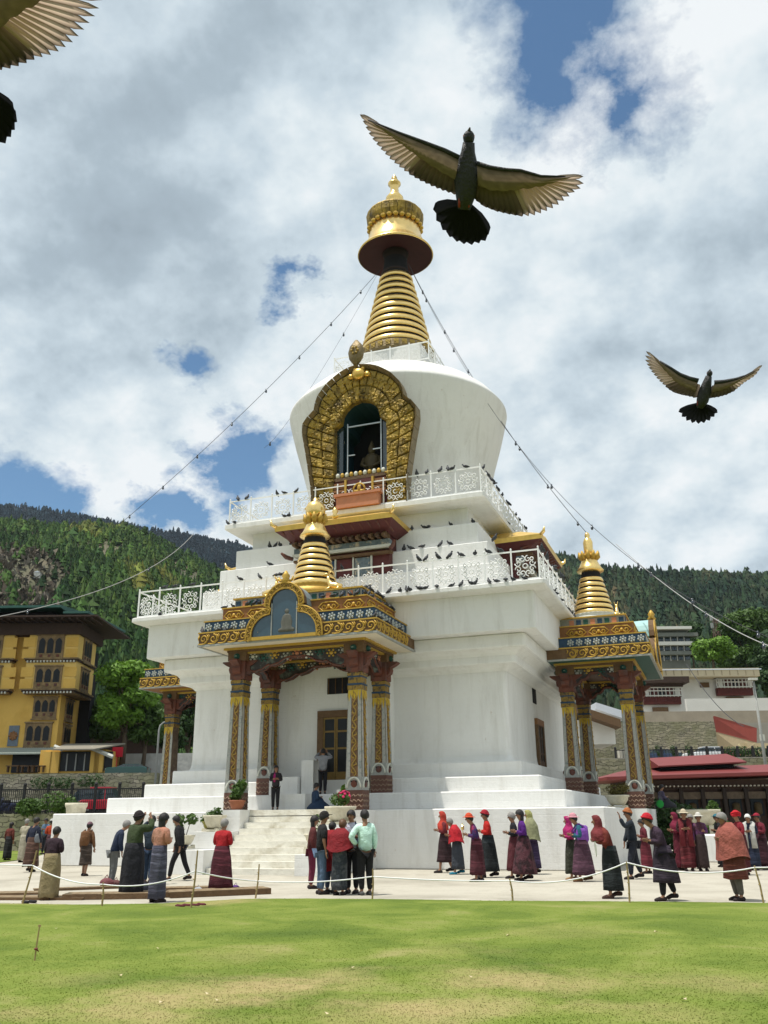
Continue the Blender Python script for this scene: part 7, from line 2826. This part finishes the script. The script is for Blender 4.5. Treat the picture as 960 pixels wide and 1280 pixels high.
# road level with cars and railing
z_rd = fz(880, 952, 84)[1]
wallbox('road_bank', None, None, fz(640, 950, 80)[0], fz(1100, 950, 80)[0], 78, 130, 0, z_rd, CONC, kind='structure')
wallbox('bank_wall', 'stone bank wall below the road behind the red roof', 'wall', fz(640, 950, 77)[0], fz(1100, 950, 77)[0], 77.4, 78, 0, z_rd - .1, STONEG)
iron_fence('thin iron railing along the road behind the red roof', fz(770, 948, 80)[0], fz(1000, 948, 80)[0], 80, z_rd - .05, .9, 12, 60)
car_at('white saloon car parked on the road above the red roof', 882, 945, 86, z_rd, 0, (.70, .72, .74), L=4.0, h=1.4)
car_at('small red car behind the white saloon', 907, 945, 89, z_rd, 0, (.5, .03, .03), L=3.0, h=1.2)
car_at('dark blue car half hidden by the right porch column', 820, 945, 88, z_rd, 0, (.02, .04, .09), L=3.6, h=1.35)
car_at('pale covered car between the blue car and the white saloon', 845, 943, 94, z_rd, PI, (.55, .53, .46), L=3.4, h=1.5, van=True)
for k, (px, lab) in enumerate(((823, 'first small sapling along the road railing'), (842, 'second small sapling along the road railing'), (861, 'third small sapling along the road railing, next to the white car'))):
    bush(lab, 'sapling', W3(fz(px, 946, 81)[0], 81, z_rd), [(0, 0, .9, .25, .2, .4), (.1, 0, .5, .2, .2, .2)], 160, .09, LEAFD, name='sapling')
leafy_row('dark green hedge at the foot of the red ramp wall', (905, 975), 952, 83, 1.3, LEAFD, 1500)
# pale concrete apron, dry slope, stone wall
z_w0, z_w1 = fz(850, 943, 104)[1], fz(850, 902, 104)[1]
wallbox('stone_wall', 'big mossy stone retaining wall below the white house', 'wall', fz(690, 920, 104)[0], fz(899, 920, 104)[0], 104, 105, z_rd - .2, z_w1, STONEG)
wallbox('house_terrace', None, None, fz(600, 920, 105)[0], fz(1100, 920, 105)[0], 105, 165, z_rd - 1, z_w1 - .1, CONC, kind='structure')
mb = MB()
rr0 = [fz(778, 915, 99), fz(900, 945, 99)]
mb.rings([[(0, 0, 0), (rr0[1][0] - rr0[0][0], 0, 0), (rr0[1][0] - rr0[0][0], 3.5, 0), (0, 3.5, 0)], [(0, 0, 2.3), (rr0[1][0] - rr0[0][0] - 4, 0, .2), (rr0[1][0] - rr0[0][0] - 4, 3.5, .2), (0, 3.5, 2.3)]])
mb.build('parapet_apron', mat('pale_cement', (.5, .48, .42), var=.12, scale=.6), None, tuple(W3(rr0[0][0], 99, z_rd)), BRZ, label='pale cement apron sloping down behind the parked cars', cat='apron')
# ramp wall: red upper part over stained plaster
mb = MB()
A_ = [fz(893, 895, 101), fz(946, 910, 92), fz(946, 926, 92), fz(918, 937, 96), fz(900, 938, 101)]
ds = (101, 92, 92, 96, 101)
for dd in (0, .5):
    mb.pts([(p[0] - A_[0][0], d_ - 101 + dd, p[1] - z_rd) for p, d_ in zip(A_, ds)])
mid = [fz(897, 915, 101), fz(946, 928, 92)]
top_pts = [A_[0], A_[1], mid[1], mid[0]]
td = (101, 92, 92, 101)
low_pts = [mid[0], mid[1], fz(930, 940, 94), fz(901, 941, 101)]
ld = (101, 92, 94, 101)
RW = thing('ramp_wall', 'brick-red ramp wall over stained plaster, right of the stone wall', 'wall', tuple(W3(A_[0][0], 101, z_rd)), BRZ)
for nm, pts_, d2, m_ in (('red_band', top_pts, td, mat('brick_red_paint', (.19, .036, .026), var=.25, scale=.8)), ('plaster_band', low_pts, ld, mat('stained_plaster', (.25, .2, .12), var=.35, scale=.7))):
    mb = MB()
    off = 0 if nm == 'red_band' else .12
    mb.rings([[(p[0] - A_[0][0], q - 101 + dd + off, p[1] - z_rd) for p, q in zip(pts_, d2)] for dd in (0, .45)])
    mb.build(nm, m_, RW)
wallbox('concrete_parapet', 'long beige concrete parapet running below the white house', 'wall', fz(800, 890, 108)[0], fz(1000, 890, 108)[0], 108, 108.5, z_w1 - .4, fz(860, 889, 108)[1], mat('beige_concrete', (.30, .26, .20), var=.25, scale=1))
wallbox('garden_wall', 'grey upper garden wall in front of the white house', 'wall', fz(858, 880, 112)[0], fz(1000, 880, 112)[0], 112, 112.5, z_w1 - .5, fz(900, 873, 112)[1], PALEW)
wallbox('yellow_parapet', 'pale yellow parapet at the right edge beyond the ramp', 'wall', fz(925, 930, 94)[0], fz(990, 930, 94)[0], 94, 94.5, z_rd, fz(950, 929, 94)[1], mat('pale_yellow_plaster', (.55, .46, .28), var=.15))

# white house with metal roof
D2 = 122.0
WH = thing('white_house', 'white two-part house with pale metal roof and timber balconies on the right slope', 'house', tuple(W3(0, D2, 0)), BRZ)


def HB(nm, px0, px1, py0, py1, dy0, dy1, m_, parent=None):
    x0, z1_ = fz(px0, py0, D2 + dy0)
    x1, z0_ = fz(px1, py1, D2 + dy0)
    mb = MB()
    mb.bb(x0, x1, dy0, dy1, z0_, z1_)
    return mb.build(nm, m_, parent or WH)


HB('wall', 838, 948, 842, 892, 0, 14, PALEW)
HB('roof_fascia', 826, 950, 836, 845, -2.5, 1, mat('cream_fascia', (.55, .47, .32), var=.1))
x0, z0_ = fz(824, 838, D2 - 2.6)
x1 = fz(952, 838, D2 - 2.6)[0]
mb = MB()
mb.rings([[(x0, -2.6, z0_), (x1, -2.6, z0_), (x1, 15, z0_ + 1.6), (x0, 15, z0_ + 1.6)], [(x0, -2.6, z0_ + .15), (x1, -2.6, z0_ + .15), (x1, 15, z0_ + 1.75), (x0, 15, z0_ + 1.75)]])
mb.build('metal_roof', METR, WH)
HB('lower_wing_wall', 790, 858, 850, 892, -6, 0, PALEW)
HB('lower_wing_eave', 786, 862, 846, 853, -8, 0, TIMB)
for k in range(12):
    HB('fascia_joint', 832 + k * 10, 833 + k * 10, 838, 844, -2.56, -2.5, BROWNW)
for (a, b_, y0, y1, dd) in ((803, 852, 857, 880, -6.6), (896, 942, 846, 869, -.9)):
    f_ = HB('balcony', a, b_, y1 - 9, y1, dd, dd + .6, mat('maroon_timber', (.10, .025, .02), var=.5, scale=2))
    n_ = 5
    for k in range(n_):
        w_ = (b_ - a) / n_
        HB('balcony_window', a + k * w_ + 1.2, a + (k + 1) * w_ - 1.2, y0 + 3, y1 - 10, dd + .1, dd + .3, (PALEW, MAROONP, PANED, MAROONP, PALEW)[k])
    HB('balcony_frame', a - 2, b_ + 2, y0 - 2, y0 + 1, dd - .4, dd + .6, TIMB)
    HB('balcony_infill', a, b_, y0, y1 - 9, dd + .35, dd + .6, REDW)
    for k in range(11):
        w_ = (b_ - a) / 10
        HB('window_bar', a + k * w_ - .35, a + k * w_ + .35, y0 + 1, y1 - 9, dd - .02, dd + .1, PALEW)
    for yy in (y0 + 2, y0 + 6):
        HB('window_bar', a, b_, yy, yy + .8, dd - .06, dd - .03, PALEW)
    HB('handrail', a, b_, y1 - 11, y1 - 10, dd - .15, dd - .05, PALEP)
    for k in range(16):
        w_ = (b_ - a) / 16
        HB('baluster', a + k * w_ + .8, a + k * w_ + 1.8, y1 - 9, y1 - 3, dd - .08, dd - .02, MAROONP)
HB('small_window', 875, 887, 853, 859, -.2, 0, BROWNW)
HB('low_window', 816, 836, 884, 891, -6.3, -6, BROWNW)
HB('low_window', 908, 930, 871, 875, -.3, 0, BROWNW)
# grey apartment block up the slope
D3 = 178.0
GB = thing('apartment_block', 'weathered grey apartment block with balconies and thin flat roof above the white house', 'building', tuple(W3(0, D3, 0)), BRZ)
GREYB = mat('weathered_grey_plaster', (.16, .17, .15), var=.35, scale=.6)


def GBX(nm, px0, px1, py0, py1, dy0, dy1, m_):
    x0, z1_ = fz(px0, py0, D3 + dy0)
    x1, z0_ = fz(px1, py1, D3 + dy0)
    mb = MB()
    mb.bb(x0, x1, dy0, dy1, z0_, z1_)
    return mb.build(nm, m_, GB)


GBX('wall', 822, 866, 786, 850, 0, 10, GREYB)
GBX('roof', 818, 865, 783, 786, -2, 11, PALEW)
for k, y_ in enumerate((795, 806, 818)):
    GBX('balcony_slab', 819, 873 if k == 0 else 866, y_ - 4, y_, -1.5, 0, PALEW if k == 1 else GREYB)
    for q in range(5):
        GBX('window', 823 + q * 8.4, 829 + q * 8.4, y_ + 1.2, y_ + 6.5, -.15, 0, DARKG)
    for q in range(4):
        GBX('pillar', 829.6 + q * 8.4, 830.8 + q * 8.4, y_, y_ + 8, -1.2, -.9, PALEW)
# telecom mast / pylon and lamp pole
X_, z_ = fz(897, 800, 185)
t0 = thing('mast', 'small rusty lattice mast with dish boxes above the light green tree', 'mast', tuple(W3(X_, 185, z_ - 3)), BRZ)
mb = MB()
for sx_, sy2 in ((-.8, -.8), (.8, -.8), (.8, .8), (-.8, .8)):
    mb.tube([(sx_, sy2, 0), (sx_ * .4, sy2 * .4, 7.5)], .10, 4)
for k in range(6):
    z2_ = k * 1.25
    w_ = .8 * (1 - .6 * z2_ / 7.5)
    mb.tube([(-w_, -w_, z2_), (w_, -w_, z2_ + 1.2)], .06, 4)
    mb.tube([(w_, -w_, z2_), (-w_, -w_, z2_ + 1.2)], .06, 4)
mb.build('lattice', mat('rusty_steel', (.16, .10, .08), var=.3), t0)
mb = MB()
for k in range(4):
    mb.box((-1 if k % 2 else 1) * .9, -.4, 5.2 + k * .8, .5, .4, 1.1)
mb.build('antenna_box', GREYP, t0)
X_, _ = fz(951, 915, 74)
z2 = fz(947, 850, 74)[1]
t0 = thing('lamp_pole', 'tall pale metal lamp pole at the right edge', 'street lamp', tuple(W3(X_, 74, 0)), BRZ)
mb = MB()
mb.smooth = True
mb.tube([(0, 0, 0), (0, 0, z2 * .6), (0, 0, z2)], [.16, .13, .09], 8)
mb.build('pole', GREYP, t0)
mb = MB()
mb.box(-.1, -.2, z2 + .05, .7, .3, .18)
mb.box(.05, 0, z2 * .62, .35, .2, .5)
mb.build('lamp_head', PALEP, t0)
# brown roofed shed and pale shed seen through the right porch
t0 = thing('shed', 'low building with a sloping brown roof edge and pale roof glimpsed through the right porch', 'shed', tuple(W3(0, 88, 0)), BRZ)
for a0, a1, m_, dd in (((718, 880), (776, 903), BROWNW, 0), ((745, 878), (782, 893), METR, 6)):
    p, q = fz(*a0, 88 + dd), fz(*a1, 88 + dd)
    mb = MB()
    mb.rings([[(p[0], dd, p[1]), (q[0], dd, q[1] + .3), (q[0], dd + 6, q[1] + .3), (p[0], dd + 6, p[1])], [(p[0], dd, p[1] - .7), (q[0], dd, q[1] - .5), (q[0], dd + 6, q[1] - .5), (p[0], dd + 6, p[1] - .7)]])
    mb.build('roof', m_, t0)
mb = MB()
p, q = fz(716, 900, 90), fz(770, 930, 90)
mb.bb(p[0], q[0], 2, 8, q[1], p[1])
mb.build('wall', PALEW, t0)

# ================================================================== HILLS
FOREST = mat('forest_floor', (.055, .07, .028), var=.4, scale=.03, bump=.0, color2=(.14, .105, .07), thr=.52, soft=.1)
FARF = mat('far_slope_cloud_shade', (.010, .020, .022), var=.3, scale=.02, bump=0)  # cloud shadow over the far ridge is darkened into this colour


def elev(px, py):
    r_ = ray(px, py)
    return math.atan2(r_.x * RIGHT0.x + r_.y * RIGHT0.y, r_.x * FWD0.x + r_.y * FWD0.y), r_.z / math.hypot(r_.x, r_.y)


class Hill:
    def __init__(s, crest, d0, d1, z0, ridge=0.5, rough=.03, seed=0, power=1.0):
        s.az = [elev(*c)[0] for c in crest]
        s.el = [elev(*c)[1] for c in crest]
        s.d0, s.d1, s.z0, s.rough, s.power = d0, d1, z0, rough, power
        rg = np.random.default_rng(seed)
        s.w = [(rg.uniform(3, 40), rg.uniform(.003, .03), rg.uniform(0, 6), rg.uniform(0, 6)) for _ in range(9)]

    def h(s, az, d):
        el = np.interp(az, s.az, s.el)
        f = (d - s.d0) / (s.d1 - s.d0)
        top = s.d1 * el + CAM.z
        z = s.z0 + (top - s.z0) * np.clip(f, 0, 1) ** s.power
        n = 0
        for a, b, c, e in s.w:
            n = n + np.sin(az * a + c + 2 * np.sin(d * b + e)) * np.cos(d * b * 1.7 + e) / 4
        z = z + n * s.rough * (top - s.z0) * np.clip(f * 4, 0, 1) * np.clip((1.0 - f) * 5, 0, 1)
        z = np.where(f > 1, top - (f - 1) * (top - s.z0) * 1.2, z)
        return z

    def mesh(s, name, m_, na=140, nd=60):
        a = np.linspace(s.az[0], s.az[-1], na)
        d = np.linspace(s.d0, s.d0 + (s.d1 - s.d0) * 1.5, nd)
        A, Dd = np.meshgrid(a, d)
        Z = s.h(A, Dd)
        Z[0, :] = -0.5
        X = CAM.x + Dd * (FWD0.x * np.cos(A) + RIGHT0.x * np.sin(A))
        Y = CAM.y + Dd * (FWD0.y * np.cos(A) + RIGHT0.y * np.sin(A))
        V = np.stack([X, Y, Z], -1).reshape(-1, 3)
        F = [(j * na + i, j * na + i + 1, (j + 1) * na + i + 1, (j + 1) * na + i) for j in range(nd - 1) for i in range(na - 1)]
        me = bpy.data.meshes.new(name)
        me.from_pydata(V.tolist(), [], F)
        me.materials.append(m_)
        me.polygons.foreach_set('use_smooth', [True] * len(F))
        return put(name, me, None, kind='structure')


CONM = vcol_mat('conifer_foliage', rough=.9)


def forest(name, label, hill, n, h0, h1, cols, az_rng, f_rng=(0.02, 1.02), skip=None, seed=0, k=5):
    """individual conifers and round trees in one mesh, coloured one by one"""
    rg = np.random.default_rng(seed)
    az = rg.uniform(az_rng[0], az_rng[1], n)
    f = rg.uniform(f_rng[0], f_rng[1], n)
    d = hill.d0 + (hill.d1 - hill.d0) * f
    z = hill.h(az, d)
    if skip is not None:
        kk = ~skip(az, z, d, rg)
        az, f, d, z = az[kk], f[kk], d[kk], z[kk]
    n = len(az)
    x = CAM.x + d * (FWD0.x * np.cos(az) + RIGHT0.x * np.sin(az))
    y = CAM.y + d * (FWD0.y * np.cos(az) + RIGHT0.y * np.sin(az))
    H = rg.uniform(h0, h1, n) * (1 + .5 * (rg.random(n) < .06))
    rnd = rg.random(n) < .55          # round-headed trees among the pines
    W_2 = H * np.where(rnd, rg.uniform(.28, .42, n), rg.uniform(.17, .26, n))
    ci = rg.integers(0, len(cols), n)
    C = np.array(cols)[ci] * rg.uniform(.65, 1.4, n)[:, None]
    pn = np.sin(az * 23 + d * .011 + seed) + np.sin(az * 51 - d * .023) * .7 + np.sin(az * 97 + d * .041) * .5
    C = C * (1 + .22 * pn[:, None] * np.array([1.15, .9, .7]))
    C = np.where((pn > 1.25)[:, None], C * np.array([1.7, 1.15, 1.2]), C)
    tris, tc = [], []
    # ragged cone made of leaning triangular boughs in 3 tiers
    for tier, (zb, zt, ww) in enumerate(((.12, .62, 1.0), (.38, .84, .74), (.62, 1.0, .46))):
        for q in range(k):
            a0 = 2 * PI * q / k + rg.uniform(-.3, .3, n) + tier
            a1 = a0 + 2 * PI / k * 1.15
            wj = W_2 * ww * rg.uniform(.7, 1.25, n)
            lift = np.where(rnd, .16, 0.0)
            b0 = np.stack([x + wj * np.cos(a0), y + wj * np.sin(a0), z + H * (zb + lift * .5 + rg.uniform(-.05, .05, n))], 1)
            b1 = np.stack([x + wj * np.cos(a1), y + wj * np.sin(a1), z + H * (zb + lift * .5 + rg.uniform(-.05, .05, n))], 1)
            tx = np.where(rnd, .45, .0) * wj
            t_ = np.stack([x + tx * np.cos(a0), y + tx * np.sin(a0), z + H * (zt - np.where(rnd, .08, 0))], 1)
            tris.append(np.stack([b0, b1, t_], 1))
            tc.append(C * (rg.uniform(.75, 1.2, n)[:, None]))
    V = np.stack(tris, 1).reshape(-1, 3)
    Cc = np.stack(tc, 1).reshape(-1, 3)
    put(name, tri_mesh(name, V, 3, col=np.repeat(Cc, 3, 0), mats=[CONM]), None, label=label, cat='forest', kind='stuff')


crestL = [(-420, 640), (-200, 648), (-80, 655), (0, 656), (60, 661), (110, 661), (140, 663), (160, 663), (192, 676), (222, 692), (270, 716), (320, 748), (400, 800), (470, 850)]
hL = Hill(crestL, 175, 620, 2, rough=.06, seed=2, power=.95)
hL.mesh('left_hill', FOREST)
GREENS = [(.050, .100, .024), (.065, .125, .026), (.036, .078, .022), (.085, .135, .03), (.052, .092, .026)]


def rocky(az, z, d, rg):
    a0, a1 = elev(-60, 700)[0], elev(88, 700)[0]
    el = (z - CAM.z) / d
    e_hi, e_lo = elev(50, 685)[1], elev(50, 800)[1]
    tri = (az < a1 - (el - e_lo) * .12) & (el < e_hi - np.abs(az - (a0 + a1) / 2) * .3)
    sparse = rg.random(len(az)) < .12
    bare = np.sin(az * 61 + d * .017) + np.sin(az * 29 - d * .031) > 1.35
    return (tri & (rg.random(len(az)) < .86)) | sparse | (bare & (rg.random(len(az)) < .7))


forest('left_forest', 'green mixed pine forest covering the near hill at left', hL, 30000, 3.2, 7.5, GREENS, (hL.az[0] + .05, hL.az[-1]), skip=rocky, seed=3, k=4)
# rocks and scree on the bare brown shoulder
rg_ = np.random.default_rng(9)
azs = rg_.uniform(elev(-60, 700)[0], elev(90, 700)[0], 2600)
ds_ = hL.d0 + (hL.d1 - hL.d0) * rg_.uniform(.2, .95, 2600)
zs = hL.h(azs, ds_)
xs = CAM.x + ds_ * (FWD0.x * np.cos(azs) + RIGHT0.x * np.sin(azs))
ys = CAM.y + ds_ * (FWD0.y * np.cos(azs) + RIGHT0.y * np.sin(azs))
T_ = []
for q in range(3):
    s_ = rg_.uniform(1.0, 3.0, (2600, 1))
    c_ = np.stack([xs, ys, zs + .8], 1)
    T_.append(np.stack([c_ + rg_.normal(size=(2600, 3)) * s_ * .5, c_ + rg_.normal(size=(2600, 3)) * s_ * .5, c_ + rg_.normal(size=(2600, 3)) * s_ * .5 + np.array([0, 0, 1.5])], 1))
put('scree', tri_mesh('scree', np.concatenate(T_).reshape(-1, 3), 3, col=np.repeat(np.array([(.12, .095, .07), (.09, .075, .055), (.17, .145, .11), (.06, .058, .045)])[rg_.integers(0, 4, 7800)], 3, 0), mats=[CONM]), None,
    label='brown broken rock on the bare shoulder of the left hill', cat='rocks', kind='stuff')
crestF = [(-420, 620), (-150, 626), (0, 634), (60, 639), (100, 647), (140, 655), (200, 666), (240, 671), (300, 684), (400, 712), (520, 760)]
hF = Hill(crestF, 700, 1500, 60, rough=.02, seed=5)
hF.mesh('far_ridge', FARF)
forest('far_forest', 'conifer forest coloured blue-black for cloud shadow, on the far ridge at left', hF, 26000, 6, 11, [(.014, .030, .040), (.018, .036, .046), (.012, .026, .036)], (hF.az[0] + .05, hF.az[-1]), f_rng=(.3, 1.01), seed=6, k=4)  # tree colours darkened towards blue to carry the cloud shadow
crestR = [(420, 660), (560, 682), (650, 694), (690, 700), (720, 706), (760, 716), (800, 720), (860, 720), (900, 722), (960, 723), (1060, 728), (1300, 735)]
hR = Hill(crestR, 200, 760, 10, rough=.085, seed=8, power=1.05)
hR.mesh('right_hill', FOREST)
forest('right_forest', 'dense dark green forest on the hill at right', hR, 36000, 4.0, 8.5, [(.026, .052, .030), (.034, .062, .03), (.04, .07, .034), (.048, .062, .034), (.024, .044, .028)], (hR.az[0], hR.az[-1] - .02), seed=9, k=4)
# small houses scattered on the slopes
for k, (px, py, d, hill, lab) in enumerate(((47, 725, 470, hL, 'tiny pale house on the brown shoulder of the left hill'), (130, 667, 600, hL, 'tiny white house near the crest of the left hill'), (210, 700, 560, hL, 'tiny pale house in the clearing on the left hill'),
                                            (845, 724, 720, hR, 'tiny white house near the crest of the right hill'), (783, 748, 600, hR, 'tiny pale house in the forest above the right porch'))):
    az_, el_ = elev(px, py)
    dd = np.linspace(hill.d0, hill.d1, 200)
    zz = hill.h(np.full(200, az_), dd)
    i_ = int(np.argmin(np.abs((zz - CAM.z) / dd - el_)))
    p = CAM + (FWD0 * math.cos(az_) + RIGHT0 * math.sin(az_)) * dd[i_]
    t0 = thing('hill_house', lab, 'house', (p.x, p.y, float(zz[i_]) + 1.5), BRZ)
    mb = MB()
    mb.box(0, 0, 0, 2.4, 2.6, 2.4)
    mb.build('wall', PALEW, t0)
    mb = MB()
    mb.prism([(-1.5, 1.2), (1.5, 1.2), (0, 1.9)], 'y', -1.6, 1.6)
    mb.build('roof', METR, t0)

# ================================================================== VALLEY AIR
hz = MB()
hz.bb(-2400, 2400, -2400, 2400, -1.6, 565)
_h = hz.mesh('haze', [])
AIR = bpy.data.materials.new('valley_air')
AIR.use_nodes = True
_t = NT(AIR.node_tree)
_t.n.remove(_t.n['Principled BSDF'])
_v = _t.add('ShaderNodeVolumePrincipled', ins={'Color': (.72, .84, 1.0, 1), 'Density': 0.000045, 'Anisotropy': 0.1})
_t.l.new(_v.outputs[0], _t.n['Material Output'].inputs['Volume'])
_h.materials.append(AIR)
put('haze', _h, None, label='thin bluish air over the valley', cat='haze', kind='stuff')
